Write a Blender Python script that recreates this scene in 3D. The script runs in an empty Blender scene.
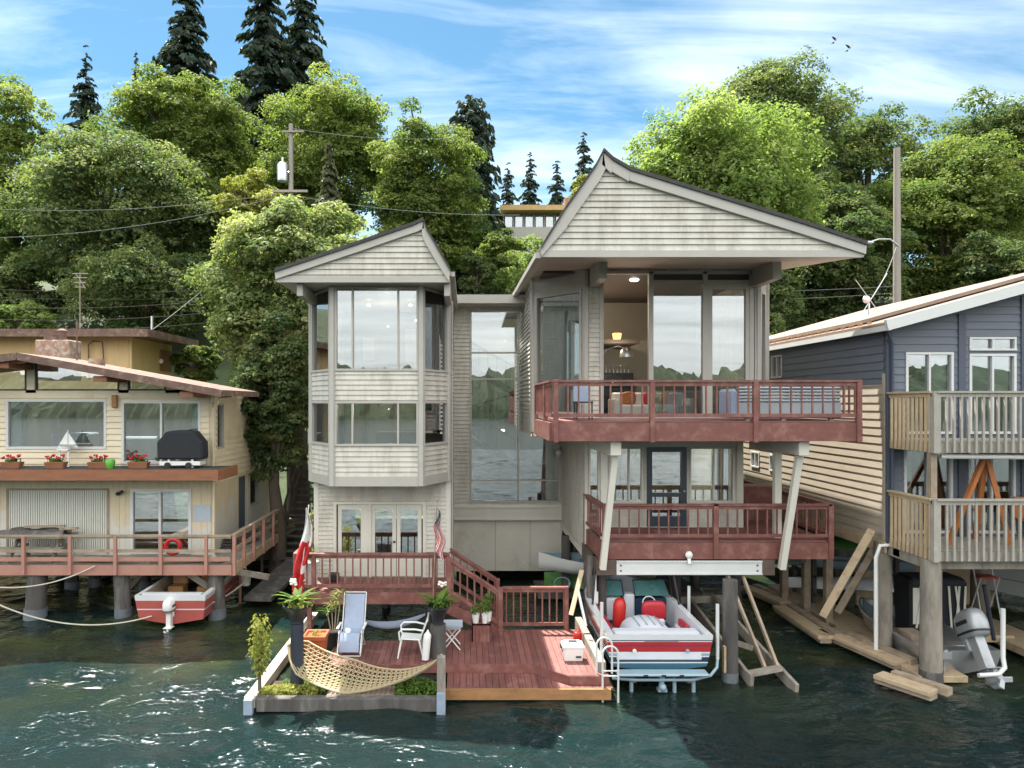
import bpy, math, random
import numpy as np
from mathutils import Vector, Matrix, noise

S = bpy.context.scene
COL = S.collection
R = math.radians
random.seed(7)

# ------------------------------------------------------------------ camera
cam = bpy.data.cameras.new('camera')
camo = bpy.data.objects.new('camera', cam); COL.objects.link(camo)
camo.location = (0, 0, 6.5)
camo.rotation_euler = (R(90), 0, 0)
cam.sensor_width = 36
cam.lens = 36*690/1024
cam.shift_x = 47/1024
cam.shift_y = 19/1024
cam.clip_start = .1
cam.clip_end = 6000
S.camera = camo

# ------------------------------------------------------------------ light
SUN_TO = Vector((-.24, .45, 1)).normalized()          # towards the sun: behind the houses, a little left
EL = math.asin(SUN_TO.z)
AZ = math.atan2(SUN_TO.x, SUN_TO.y)
w = bpy.data.worlds.new('World'); S.world = w; w.use_nodes = True
nt = w.node_tree; nt.nodes.clear()
N = nt.nodes.new; Lk = nt.links.new
out = N('ShaderNodeOutputWorld'); bg = N('ShaderNodeBackground'); bg.inputs['Strength'].default_value = .125
sky = N('ShaderNodeTexSky'); sky.sky_type = 'NISHITA'; sky.sun_disc = False
sky.sun_elevation = EL; sky.sun_rotation = AZ
sky.air_density = 1.0; sky.dust_density = .25; sky.ozone_density = 3.0; sky.altitude = 600
tc = N('ShaderNodeTexCoord'); sep = N('ShaderNodeSeparateXYZ'); Lk(tc.outputs['Generated'], sep.inputs[0])
def mth(op, a, b=None, clamp=False):
    n = N('ShaderNodeMath'); n.operation = op; n.use_clamp = clamp
    for i, q in enumerate((a, b)):
        if q is None: continue
        if isinstance(q, (int, float)): n.inputs[i].default_value = q
        else: Lk(q, n.inputs[i])
    return n.outputs[0]
zc = mth('ADD', mth('MAXIMUM', sep.outputs[2], 0.0), .16)
cmb = N('ShaderNodeCombineXYZ')
Lk(mth('DIVIDE', sep.outputs[0], zc), cmb.inputs[0]); Lk(mth('DIVIDE', sep.outputs[1], zc), cmb.inputs[1])
mp = N('ShaderNodeMapping'); mp.inputs['Scale'].default_value = (.55, 1.15, 1); mp.inputs['Rotation'].default_value = (0, 0, R(24))
Lk(cmb.outputs[0], mp.inputs[0])
n1 = N('ShaderNodeTexNoise'); n1.inputs['Scale'].default_value = 1.15; n1.inputs['Detail'].default_value = 9; n1.inputs['Roughness'].default_value = .55; n1.inputs['Distortion'].default_value = .55
Lk(mp.outputs[0], n1.inputs['Vector'])
mr = N('ShaderNodeMapRange'); mr.inputs[1].default_value = .43; mr.inputs[2].default_value = .64; mr.inputs[3].default_value = .01; mr.inputs[4].default_value = .30
n2 = N('ShaderNodeTexNoise'); n2.inputs['Scale'].default_value = 3.4; n2.inputs['Detail'].default_value = 8; n2.inputs['Roughness'].default_value = .6; n2.inputs['Distortion'].default_value = .9
mp2 = N('ShaderNodeMapping'); mp2.inputs['Scale'].default_value = (.35, 1.3, 1); mp2.inputs['Rotation'].default_value = (0, 0, R(-18)); Lk(cmb.outputs[0], mp2.inputs[0]); Lk(mp2.outputs[0], n2.inputs['Vector'])
Lk(mth('ADD', mth('MULTIPLY', n1.outputs['Fac'], .62), mth('MULTIPLY', n2.outputs['Fac'], .38)), mr.inputs[0])
# a bright veil of high cloud over the open lake (the half of the sky away from the hill)
lake = N('ShaderNodeMapRange'); lake.inputs[1].default_value = .22; lake.inputs[2].default_value = -.3; lake.inputs[3].default_value = 0; lake.inputs[4].default_value = .86
Lk(sep.outputs[1], lake.inputs[0])
low = N('ShaderNodeMapRange'); low.inputs[1].default_value = .30; low.inputs[2].default_value = .0; low.inputs[3].default_value = 0; low.inputs[4].default_value = .07
Lk(sep.outputs[2], low.inputs[0])
cf = mth('ADD', mth('MAXIMUM', mr.outputs[0], lake.outputs[0]), low.outputs[0], True)
mx = N('ShaderNodeMix'); mx.data_type = 'RGBA'
tint = N('ShaderNodeMix'); tint.data_type = 'RGBA'; tint.blend_type = 'MULTIPLY'; tint.inputs[0].default_value = 1
tint.inputs[7].default_value = (.235, .345, .325, 1)
Lk(sky.outputs[0], tint.inputs[6])
hzn = N('ShaderNodeMapRange'); hzn.inputs[1].default_value = .0; hzn.inputs[2].default_value = .4; hzn.inputs[3].default_value = .60; hzn.inputs[4].default_value = 1.0; Lk(sep.outputs[2], hzn.inputs[0])
cv = N('ShaderNodeVectorMath'); cv.operation = 'SCALE'; cv.inputs[0].default_value = (5.6, 5.6, 5.45)
Lk(mth('MULTIPLY', hzn.outputs[0], mth('ADD', mth('MULTIPLY', n2.outputs['Fac'], .9), .55)), cv.inputs['Scale'])
Lk(cf, mx.inputs[0]); Lk(tint.outputs[2], mx.inputs[6]); Lk(cv.outputs[0], mx.inputs[7])
Lk(mx.outputs[2], bg.inputs['Color']); Lk(bg.outputs[0], out.inputs['Surface'])
sl = bpy.data.lights.new('sun', 'SUN'); sl.energy = 3.4; sl.angle = R(.53); sl.color = (1, .95, .86)
so = bpy.data.objects.new('sun', sl); COL.objects.link(so); so.rotation_euler = SUN_TO.to_track_quat('Z', 'Y').to_euler()
so.location = (-20, 40, 80)
S.view_settings.view_transform = 'Standard'; S.view_settings.look = 'None'
S.view_settings.exposure = 2.12; S.view_settings.gamma = 1
S.render.engine = 'CYCLES'
S.cycles.max_bounces = 8; S.cycles.transparent_max_bounces = 12
S.cycles.caustics_reflective = False; S.cycles.caustics_refractive = False
S.cycles.sample_clamp_indirect = 6

# ------------------------------------------------------------------ mesh helpers
class MB:
    def __init__(s): s.v = []; s.f = []; s.m = []
    def add(s, vs, fs, mi=0):
        b = len(s.v); s.v += [tuple(q) for q in vs]
        for f in fs: s.f.append([b+i for i in f]); s.m.append(mi)
        return s
    def box(s, x0, x1, y0, y1, z0, z1, mi=0):
        v = [(x, y, z) for z in (z0, z1) for y in (y0, y1) for x in (x0, x1)]
        return s.add(v, [(0,2,3,1),(4,5,7,6),(0,1,5,4),(2,6,7,3),(0,4,6,2),(1,3,7,5)], mi)
    def beam(s, p, q, w, h, up=(0,0,1), mi=0):
        p = Vector(p); q = Vector(q); d = (q-p).normalized(); up = Vector(up)
        if abs(d.dot(up)) > .98: up = Vector((0,1,0))
        a = d.cross(up).normalized(); b = a.cross(d).normalized()
        v = [c + a*(i*w/2) + b*(j*h/2) for c in (p, q) for (i, j) in ((-1,-1),(1,-1),(1,1),(-1,1))]
        return s.add(v, [(0,1,2,3),(7,6,5,4),(0,4,5,1),(1,5,6,2),(2,6,7,3),(3,7,4,0)], mi)
    def tube(s, pts, r, n=8, mi=0, closed=False):
        pts = [Vector(p) for p in pts]; k = len(pts)
        rs = r if isinstance(r, (list, tuple)) else [r]*k
        a = None; rings = []
        for i in range(k):
            if closed: d = (pts[(i+1) % k]-pts[i-1]).normalized()
            else: d = (pts[min(i+1, k-1)]-pts[max(i-1, 0)]).normalized()
            if a is None:
                a = d.orthogonal().normalized()
            else:
                a = (a - d*a.dot(d)).normalized()
            b = d.cross(a)
            rings.append([pts[i]+(a*math.cos(t)+b*math.sin(t))*rs[i] for t in [2*math.pi*j/n for j in range(n)]])
        vs = [p for rg in rings for p in rg]; fs = []
        for i in range(k if closed else k-1):
            i2 = (i+1) % k
            for j in range(n): fs.append((i*n+j, i*n+(j+1) % n, i2*n+(j+1) % n, i2*n+j))
        if not closed: fs += [tuple(range(n))[::-1], tuple((k-1)*n+j for j in range(n))]
        return s.add(vs, fs, mi)
    def lathe(s, cx, cy, prof, n=20, mi=0, z0=0):
        vs = []; fs = []
        for (r, z) in prof:
            for j in range(n):
                t = 2*math.pi*j/n; vs.append((cx+r*math.cos(t), cy+r*math.sin(t), z0+z))
        for i in range(len(prof)-1):
            for j in range(n): fs.append((i*n+j, i*n+(j+1) % n, (i+1)*n+(j+1) % n, (i+1)*n+j))
        fs += [tuple(range(n))[::-1], tuple((len(prof)-1)*n+j for j in range(n))]
        return s.add(vs, fs, mi)
    def pole(s, a, b, r0, r1, n=16, k=14, mi=0):
        a = Vector(a); b = Vector(b); d = (b-a).normalized(); u = d.orthogonal().normalized(); v = d.cross(u); sd = a.x*3.7+a.y*1.3
        ph = [noise.noise((j*1.7, sd, 0)) for j in range(n)]; vs = []; fs = []
        for i in range(k+1):
            f = i/k; r = r0+(r1-r0)*f; c = a.lerp(b, f)
            for j in range(n):
                t = 6.28318*j/n; q = r*(1+.07*ph[j]+.05*noise.noise((math.cos(t)*2, math.sin(t)*2, f*6+sd)))
                vs.append(c+(u*math.cos(t)+v*math.sin(t))*q)
        for i in range(k):
            for j in range(n): fs.append((i*n+j, i*n+(j+1) % n, (i+1)*n+(j+1) % n, (i+1)*n+j))
        fs += [tuple(range(n))[::-1], tuple(k*n+j for j in range(n))]
        return s.add(vs, fs, mi)
    def ell(s, c, r, nu=14, nv=9, mi=0, e=1.0):
        vs = []; fs = []
        sg = lambda q: math.copysign(abs(q)**e, q)
        for i in range(nv+1):
            ph = -math.pi/2+math.pi*i/nv
            for j in range(nu):
                t = 2*math.pi*j/nu
                vs.append((c[0]+r[0]*sg(math.cos(ph))*sg(math.cos(t)), c[1]+r[1]*sg(math.cos(ph))*sg(math.sin(t)), c[2]+r[2]*sg(math.sin(ph))))
        for i in range(nv):
            for j in range(nu): fs.append((i*nu+j, i*nu+(j+1) % nu, (i+1)*nu+(j+1) % nu, (i+1)*nu+j))
        return s.add(vs, fs, mi)
    def prism(s, poly, vec, mi=0):
        vec = Vector(vec); poly = [Vector(p) for p in poly]; n = len(poly)
        vs = poly+[p+vec for p in poly]
        fs = [tuple(range(n)), tuple(range(2*n-1, n-1, -1))]+[(i, n+i, n+(i+1) % n, (i+1) % n) for i in range(n)]
        return s.add(vs, fs, mi)
    def loft(s, secs, mi=0, cap=True):
        n = len(secs[0]); vs = [p for q in secs for p in q]; fs = []
        for i in range(len(secs)-1):
            for j in range(n): fs.append((i*n+j, i*n+(j+1) % n, (i+1)*n+(j+1) % n, (i+1)*n+j))
        if cap: fs += [tuple(range(n))[::-1], tuple((len(secs)-1)*n+j for j in range(n))]
        return s.add(vs, fs, mi)
    def grid(s, fn, nu, nv, mi=None):
        vs = [fn(i/nu, j/nv) for i in range(nu+1) for j in range(nv+1)]
        b = len(s.v); s.v += [tuple(q) for q in vs]
        for i in range(nu):
            for j in range(nv):
                s.f.append([b+i*(nv+1)+j, b+i*(nv+1)+j+1, b+(i+1)*(nv+1)+j+1, b+(i+1)*(nv+1)+j])
                s.m.append(mi((i+.5)/nu, (j+.5)/nv) if mi else 0)
        return s

class Fr:                                   # a wall line seen from outside, A left, B right
    def __init__(s, A, B):
        s.A = Vector((A[0], A[1], 0)); d = Vector((B[0]-A[0], B[1]-A[1], 0)); s.L = d.length; s.u = d.normalized()
        s.n = Vector((s.u.y, -s.u.x, 0))
    def p(s, u, o, z): q = s.A+s.u*u+s.n*o; return (q.x, q.y, z)
    def ux(s, x): return (x-s.A.x)/s.u.x
def fbox(mb, fr, u0, u1, o0, o1, z0, z1, mi=0):
    v = [fr.p(u, o, z) for z in (z0, z1) for o in (o1, o0) for u in (u0, u1)]
    mb.add(v, [(0,2,3,1),(4,5,7,6),(0,1,5,4),(2,6,7,3),(0,4,6,2),(1,3,7,5)], mi)
def free(u0, u1, za, zb, holes):
    iv = [(u0, u1)]
    zm = (za+zb)/2
    for (a, b, c, d) in holes:
        if c < zm < d:
            nv = []
            for (p, q) in iv:
                if b <= p or a >= q: nv.append((p, q)); continue
                if a > p: nv.append((p, a))
                if b < q: nv.append((b, q))
            iv = nv
    return iv
def siding(mb, fr, u0, u1, z0, z1, holes=(), h=.15, t=.032, mi=0, base=0., lf=None, rf=None):
    br = set([z0, z1]); k = math.floor(z0/h)
    while k*h < z1: br.add(k*h) if k*h > z0 else None; k += 1
    for q in holes:
        for z in q[2:]:
            if z0 < z < z1: br.add(z)
    br = sorted(br)
    off = lambda z, kk: base+.004+t*(1-(z-kk*h)/h)
    for za, zb in zip(br, br[1:]):
        if zb-za < 1e-5: continue
        kk = math.floor((za+zb)/2/h)
        oa, ob = off(za, kk), off(zb, kk)
        for (a, b) in free(u0, u1, za, zb, holes):
            a0, a1 = (lf(za), lf(zb)) if lf else (a, a)
            b0, b1 = (rf(za), rf(zb)) if rf else (b, b)
            if b0-a0 < .01: continue
            mb.add([fr.p(a0, oa, za), fr.p(b0, oa, za), fr.p(b1, ob, zb), fr.p(a1, ob, zb)], [(0,1,2,3)], mi)
            mb.add([fr.p(a0, 0, za), fr.p(b0, 0, za), fr.p(b0, oa, za), fr.p(a0, oa, za)], [(0,1,2,3)], mi)
def core(mb, fr, u0, u1, z0, z1, holes=(), th=.14, mi=0):
    br = sorted(set([z0, z1]+[z for q in holes for z in q[2:] if z0 < z < z1]))
    for za, zb in zip(br, br[1:]):
        for (a, b) in free(u0, u1, za, zb, holes): fbox(mb, fr, a, b, -th, 0, za, zb, mi)

def wpos(o):
    v = Vector((0, 0, 0))
    while o: v += o.location; o = o.parent
    return v
def tag(o, label=None, cat=None, group=None, kind=None):
    if label: o['label'] = label
    if cat: o['category'] = cat
    if group: o['group'] = group
    if kind: o['kind'] = kind
    return o
def E(name, loc, label, cat, group=None):
    o = bpy.data.objects.new(name, None); COL.objects.link(o); o.location = loc; o.empty_display_size = .2
    return tag(o, label, cat, group)
def O(name, mb, mats, parent=None, smooth=None, bevel=0, label=None, loc=None):
    """loc None: vertices are world coordinates; otherwise vertices are local to the parent/loc"""
    me = bpy.data.meshes.new(name)
    me.from_pydata(mb.v, [], mb.f)
    if not isinstance(mats, (list, tuple)): mats = [mats]
    for m in mats: me.materials.append(m)
    if len(mats) > 1: me.polygons.foreach_set('material_index', mb.m)
    if smooth is not None:
        me.polygons.foreach_set('use_smooth', [True]*len(me.polygons)); me.set_sharp_from_angle(angle=R(smooth))
    o = bpy.data.objects.new(name, me); COL.objects.link(o)
    if parent: o.parent = parent
    if loc == 'local': pass
    elif parent:
        me.transform(Matrix.Translation(-wpos(parent)))
    else:                                                   # put the origin at the base centre
        a = np.array(mb.v); c = Vector(((a[:,0].min()+a[:,0].max())/2, (a[:,1].min()+a[:,1].max())/2, a[:,2].min()))
        me.transform(Matrix.Translation(-c)); o.location = c
    if bevel:
        b = o.modifiers.new('bevel', 'BEVEL'); b.width = bevel; b.segments = 1; b.limit_method = 'ANGLE'; b.angle_limit = R(50)
    if label: o['label'] = label
    return o
def kids(o): return [c for c in bpy.data.objects if c.parent == o]
def dup(o, loc, rz=0, label=None):
    tree = {}
    for c in bpy.data.objects:
        if c.parent: tree.setdefault(c.parent, []).append(c)
    def cp(q, par):
        c = q.copy(); COL.objects.link(c)
        if par: c.parent = par
        for k in tree.get(q, []): cp(k, c)
        return c
    r = cp(o, None); r.location = loc; r.rotation_euler = (0, 0, rz)
    if label: r['label'] = label
    return r
def P(px, py, D): return Vector(((px-465)*D/690, D, 6.5-(py-403)*D/690))

# ------------------------------------------------------------------ materials
def mat(name, col, rough=.6, var=.12, scale=2.5, stretch=(1,1,1), bump=0., bscale=60, col2=None, p2=(.55,.7), s2=1.2, metal=0., spec=.5,
        plank=None, pvar=.15, coat=0., st2=(1,1,1), zmix=None):
    m = bpy.data.materials.new(name); m.use_nodes = True; t = m.node_tree; t.nodes.clear()
    N = t.nodes.new; L = t.links.new
    o = N('ShaderNodeOutputMaterial'); b = N('ShaderNodeBsdfPrincipled'); L(b.outputs[0], o.inputs[0])
    tc = N('ShaderNodeTexCoord')
    mp = N('ShaderNodeMapping'); mp.inputs['Scale'].default_value = stretch; L(tc.outputs['Object'], mp.inputs[0])
    n = N('ShaderNodeTexNoise'); n.inputs['Scale'].default_value = scale; n.inputs['Detail'].default_value = 8; n.inputs['Roughness'].default_value = .65
    L(mp.outputs[0], n.inputs['Vector'])
    r = N('ShaderNodeMapRange'); r.inputs[1].default_value = .28; r.inputs[2].default_value = .72; r.inputs[3].default_value = 1-var; r.inputs[4].default_value = 1+var
    L(n.outputs['Fac'], r.inputs[0]); val = r.outputs[0]
    if plank:
        ax, wd = plank
        sp = N('ShaderNodeSeparateXYZ'); L(tc.outputs['Object'], sp.inputs[0])
        d = N('ShaderNodeMath'); d.operation = 'DIVIDE'; L(sp.outputs[ax], d.inputs[0]); d.inputs[1].default_value = wd
        f = N('ShaderNodeMath'); f.operation = 'FLOOR'; L(d.outputs[0], f.inputs[0])
        wn = N('ShaderNodeTexWhiteNoise'); wn.noise_dimensions = '1D'; L(f.outputs[0], wn.inputs['W'])
        r2 = N('ShaderNodeMapRange'); r2.inputs[3].default_value = 1-pvar; r2.inputs[4].default_value = 1+pvar; L(wn.outputs['Value'], r2.inputs[0])
        mm = N('ShaderNodeMath'); mm.operation = 'MULTIPLY'; L(val, mm.inputs[0]); L(r2.outputs[0], mm.inputs[1]); val = mm.outputs[0]
    c = N('ShaderNodeVectorMath'); c.operation = 'SCALE'; c.inputs[0].default_value = col; L(val, c.inputs['Scale']); cout = c.outputs[0]
    if col2:
        mp2 = N('ShaderNodeMapping'); mp2.inputs['Scale'].default_value = st2; L(tc.outputs['Object'], mp2.inputs[0])
        n2 = N('ShaderNodeTexNoise'); n2.inputs['Scale'].default_value = s2; n2.inputs['Detail'].default_value = 10; n2.inputs['Roughness'].default_value = .7; L(mp2.outputs[0], n2.inputs['Vector'])
        r3 = N('ShaderNodeMapRange'); r3.inputs[1].default_value = p2[0]; r3.inputs[2].default_value = p2[1]; L(n2.outputs['Fac'], r3.inputs[0])
        if zmix:
            sz = N('ShaderNodeSeparateXYZ'); L(tc.outputs['Object'], sz.inputs[0]); za = N('ShaderNodeMath'); za.operation = 'MULTIPLY_ADD'; L(sz.outputs[2], za.inputs[0]); za.inputs[1].default_value = zmix[0]; za.inputs[2].default_value = zmix[1]
            zb = N('ShaderNodeMath'); zb.operation = 'ADD'; L(za.outputs[0], zb.inputs[0]); L(n2.outputs['Fac'], zb.inputs[1]); L(zb.outputs[0], r3.inputs[0])
        mx = N('ShaderNodeMix'); mx.data_type = 'RGBA'; L(r3.outputs[0], mx.inputs[0]); L(cout, mx.inputs[6]); mx.inputs[7].default_value = (*col2, 1); cout = mx.outputs[2]
    L(cout, b.inputs['Base Color'])
    b.inputs['Roughness'].default_value = rough; b.inputs['Metallic'].default_value = metal; b.inputs['Specular IOR Level'].default_value = spec
    if coat: b.inputs['Coat Weight'].default_value = coat; b.inputs['Coat Roughness'].default_value = .06
    if bump:
        nb = N('ShaderNodeTexNoise'); nb.inputs['Scale'].default_value = bscale; nb.inputs['Detail'].default_value = 4; L(mp.outputs[0], nb.inputs['Vector'])
        bp = N('ShaderNodeBump'); bp.inputs['Strength'].default_value = bump; bp.inputs['Distance'].default_value = .02; L(nb.outputs['Fac'], bp.inputs['Height']); L(bp.outputs[0], b.inputs['Normal'])
    return m
def emit(name, col, s):
    m = bpy.data.materials.new(name); m.use_nodes = True; t = m.node_tree; t.nodes.clear()
    o = t.nodes.new('ShaderNodeOutputMaterial'); e = t.nodes.new('ShaderNodeEmission'); e.inputs[0].default_value = (*col, 1); e.inputs[1].default_value = s
    t.links.new(e.outputs[0], o.inputs[0]); return m
def glass(name, refl, tint=(.8,.86,.86), wav=.0):
    m = bpy.data.materials.new(name); m.use_nodes = True; t = m.node_tree; t.nodes.clear(); N = t.nodes.new; L = t.links.new
    o = N('ShaderNodeOutputMaterial'); mx = N('ShaderNodeMixShader'); tr = N('ShaderNodeBsdfTransparent'); gl = N('ShaderNodeBsdfGlossy')
    tr.inputs[0].default_value = (*tint, 1); gl.inputs['Roughness'].default_value = .0; gl.inputs['Color'].default_value = (.95, .97, 1, 1)
    fr = N('ShaderNodeFresnel'); fr.inputs[0].default_value = 1.5
    a = N('ShaderNodeMath'); a.operation = 'ADD'; a.use_clamp = True; a.inputs[1].default_value = refl; L(fr.outputs[0], a.inputs[0])
    L(a.outputs[0], mx.inputs[0]); L(tr.outputs[0], mx.inputs[1]); L(gl.outputs[0], mx.inputs[2]); L(mx.outputs[0], o.inputs[0])
    tc = N('ShaderNodeTexCoord'); n = N('ShaderNodeTexNoise'); n.inputs['Scale'].default_value = .9; n.inputs['Detail'].default_value = 1; L(tc.outputs['Object'], n.inputs['Vector'])
    b = N('ShaderNodeBump'); b.inputs['Strength'].default_value = .025+wav; b.inputs['Distance'].default_value = .02; L(n.outputs['Fac'], b.inputs['Height']); L(b.outputs[0], gl.inputs['Normal'])
    return m
def leafmat(name, c1, c2, trans=.4):
    m = bpy.data.materials.new(name); m.use_nodes = True; t = m.node_tree; t.nodes.clear(); N = t.nodes.new; L = t.links.new
    o = N('ShaderNodeOutputMaterial'); at = N('ShaderNodeAttribute'); at.attribute_name = 'tint'
    mx = N('ShaderNodeMix'); mx.data_type = 'RGBA'; L(at.outputs['Fac'], mx.inputs[0]); mx.inputs[6].default_value = (*c1, 1); mx.inputs[7].default_value = (*c2, 1)
    b = N('ShaderNodeBsdfPrincipled'); L(mx.outputs[2], b.inputs['Base Color']); b.inputs['Roughness'].default_value = .6; b.inputs['Specular IOR Level'].default_value = .12
    tl = N('ShaderNodeBsdfTranslucent'); v = N('ShaderNodeVectorMath'); v.operation = 'MULTIPLY'; v.inputs[1].default_value = (1.3, 1.45, .75); L(mx.outputs[2], v.inputs[0]); L(v.outputs[0], tl.inputs[0])
    ms = N('ShaderNodeMixShader'); ms.inputs[0].default_value = trans; L(b.outputs[0], ms.inputs[1]); L(tl.outputs[0], ms.inputs[2]); L(ms.outputs[0], o.inputs[0])
    return m

m_white = mat('white_siding_paint', (.585,.56,.495), .6, .10, 1.5, (1,1,5), .15, 30, col2=(.33,.305,.245), p2=(.44,.76), s2=1.5, st2=(2.2,2.2,.5))
m_trim = mat('grey_trim_paint', (.43,.415,.375), .5, .06, 2, bump=.1)
m_trimw = mat('white_trim_paint', (.66,.635,.56), .45, .05, 2, bump=.08)
m_soffit = mat('soffit_paint', (.55,.50,.42), .6, .05, 2)
m_shingle = mat('dark_roof_shingle', (.06,.058,.055), .9, .3, 6, bump=.5, bscale=25)
m_red = mat("red_deck_paint", (.19,.070,.058), .6, .25, 3, bump=.25, bscale=30, col2=(.27,.15,.12), p2=(.5,.72), s2=3)
m_redboard = mat('red_deck_boards', (.18,.070,.060), .6, .28, 2, (3,1,1), .25, 30, plank=(0,.145), pvar=.2, col2=(.32,.15,.13), p2=(.55,.75), s2=2.5)
m_redboardy = mat('red_deck_boards_across', (.20,.076,.068), .6, .28, 2, (1,3,1), .25, 30, plank=(1,.145), pvar=.2, col2=(.30,.14,.12), p2=(.55,.75), s2=2.5)
m_pile = mat('creosoted_pile_wood', (.085,.078,.074), .85, .35, 4, (1,1,.15), .5, 20, col2=(.20,.19,.17), p2=(.5,.7), s2=3, st2=(1,1,.2))
m_pilegrey = mat('grey_weathered_wood', (.27,.24,.20), .85, .3, 4, (1,1,.2), .5, 20, col2=(.14,.12,.10), p2=(.5,.7), s2=3, st2=(1,1,.25))
m_wood = mat('new_lumber', (.52,.40,.26), .75, .3, 5, (.6,.6,.6), .35, 30, col2=(.27,.20,.13), p2=(.46,.68), s2=3)
m_woodold = mat('old_lumber', (.33,.26,.19), .8, .25, 5, (.5,.5,.5), .3, 30, col2=(.18,.14,.10), p2=(.5,.7), s2=3)
m_orangewood = mat('wet_orange_timber', (.33,.17,.07), .6, .25, 4, (.5,2,2), .2, 30, col2=(.2,.1,.05), p2=(.5,.7), s2=3)
m_brownfascia = mat('brown_stained_timber', (.25,.10,.05), .55, .2, 4, (.4,2,2), .15, 30)
m_pinkrail = mat('faded_pink_deck_paint', (.40,.20,.155), .7, .15, 3, bump=.2, bscale=30, col2=(.27,.20,.15), p2=(.52,.75), s2=3)
m_cream = mat('cream_siding_paint', (.73,.63,.46), .6, .08, 1.5, (1,1,4), .15, 30, col2=(.50,.40,.25), p2=(.55,.8), s2=1, st2=(1,1,.4))
m_tan = mat('tan_board_siding', (.62,.52,.36), .65, .1, 1.5, (4,4,.5), .15, 30, col2=(.60,.57,.51), p2=(.52,.60), s2=1.1, zmix=(-.22,.70))
m_ochre = mat('ochre_board_siding', (.64,.46,.23), .65, .1, 1.5, (4,4,.5), .15, 30)
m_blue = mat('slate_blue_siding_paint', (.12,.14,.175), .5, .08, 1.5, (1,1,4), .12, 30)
m_bluetrim = mat('slate_blue_trim_paint', (.07,.085,.12), .5, .06, 2)
m_sidelit = mat('painted_sunlit_siding', (.40,.345,.27), .6, .08, 1.5, (1,1,4), .15, 30, col2=(.30,.25,.19), p2=(.5,.75), s2=1.5, st2=(.5,.5,3))  # sunlit tone of the side wall put into the colour
m_conc = mat('pale_panel', (.72,.69,.60), .8, .08, 1.2, bump=.15, col2=(.36,.34,.29), p2=(.52,.85), s2=.8)
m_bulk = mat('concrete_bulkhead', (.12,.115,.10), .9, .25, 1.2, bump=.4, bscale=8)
m_rustroof = mat('rusty_roof_edge', (.15,.09,.07), .85, .3, 3, bump=.4, bscale=15, col2=(.30,.23,.18), p2=(.5,.7), s2=4)
m_metalw = mat('white_painted_metal', (.62,.63,.62), .35, .05, 2)
m_alu = mat('aluminium', (.62,.63,.64), .35, .08, 3, metal=.9)
m_dark = mat('black_plastic', (.018,.018,.02), .5, .1, 3)
m_black = mat('black_fabric', (.014,.016,.022), .75, .2, 5, bump=.3)
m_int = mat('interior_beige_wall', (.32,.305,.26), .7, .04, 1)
m_intdim = mat('dim_interior_wall', (.13,.115,.09), .7, .1, 1)  # darker copy of the interior wall that dims rooms by colour
m_intdark = mat('interior_dark_ceiling', (.085,.065,.055), .6, .1, 2)
m_floor = mat('interior_wood_floor', (.22,.14,.08), .5, .12, 3)
m_bluefab = mat('pale_blue_sling_fabric', (.30,.36,.48), .7, .08, 8, bump=.1)
m_greyfab = mat('grey_quilted_fabric', (.36,.40,.43), .7, .08, 4, bump=.2)
m_rope = mat('cream_cotton_rope', (.44,.36,.22), .85, .12, 12)
m_moor = mat('mooring_rope', (.52,.48,.40), .85, .12, 12)
m_plwhite = mat('white_plastic', (.75,.75,.73), .35, .03, 3)
m_terra = mat('terracotta_plastic', (.42,.10,.035), .45, .12, 4)
m_bluepot = mat('glazed_blue_pot', (.03,.036,.055), .5, .15, 5)
m_darkpot = mat('black_pot', (.02,.022,.028), .4, .15, 5)
m_soil = mat('soil', (.07,.045,.03), .95, .3, 8, bump=.6)
m_bluepaint = mat('blue_painted_end', (.27,.34,.42), .6, .15, 6)
m_algae = mat('pale_waterline_wood', (.13,.15,.17), .8, .3, 5)
m_redflag = mat('red_cloth', (.50,.025,.03), .7, .06, 5)
m_whiteflag = mat('white_cloth', (.75,.74,.72), .7, .04, 5)
m_navyflag = mat('navy_cloth', (.02,.03,.10), .7, .06, 5)
m_redpl = mat('red_plastic', (.50,.02,.015), .35, .06, 4)
m_gelwhite = mat('white_gelcoat', (.66,.68,.70), .2, .04, 2, coat=.3)
m_gelred = mat('red_gelcoat', (.42,.035,.045), .2, .05, 2, coat=.3)
m_gelpink = mat('sun_faded_red_gelcoat', (.42,.10,.085), .4, .1, 2)
m_gelteal = mat('teal_gelcoat', (.05,.14,.20), .2, .05, 2, coat=.3)
m_gelnavy = mat('navy_gelcoat', (.02,.045,.09), .2, .05, 2, coat=.3)
m_gelgrey = mat('grey_blue_gelcoat', (.26,.36,.42), .3, .05, 2)
m_vinyl = mat('pale_grey_vinyl', (.62,.65,.70), .4, .05, 4)
m_redvinyl = mat('red_vinyl', (.42,.02,.03), .4, .05, 4)
m_green = mat('green_hull_paint', (.10,.28,.07), .4, .1, 3)
m_utilpole = mat('utility_pole_wood', (.30,.27,.24), .85, .2, 3, (1,1,.15), .4, 20)
m_wire = mat('cable', (.05,.05,.055), .6, .05, 2)
m_wirelight = mat('grey_cable', (.22,.23,.23), .6, .05, 2)
m_orange = mat('orange_stained_timber', (.42,.15,.045), .5, .15, 4)
m_bark = mat('bark', (.11,.085,.065), .9, .3, 4, (1,1,.3), .6, 12)
m_brick = mat('brick_and_stone', (.30,.20,.15), .9, .35, 7, bump=.5, bscale=12, col2=(.42,.38,.33), p2=(.5,.6), s2=6)
m_sticker = mat('pale_blue_notice', (.42,.48,.54), .5, .05, 6)
m_corr = mat('white_corrugated_sheet', (.66,.66,.60), .5, .06, 2, (3,3,.4), col2=(.5,.47,.38), p2=(.58,.8), s2=1.2)
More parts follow.
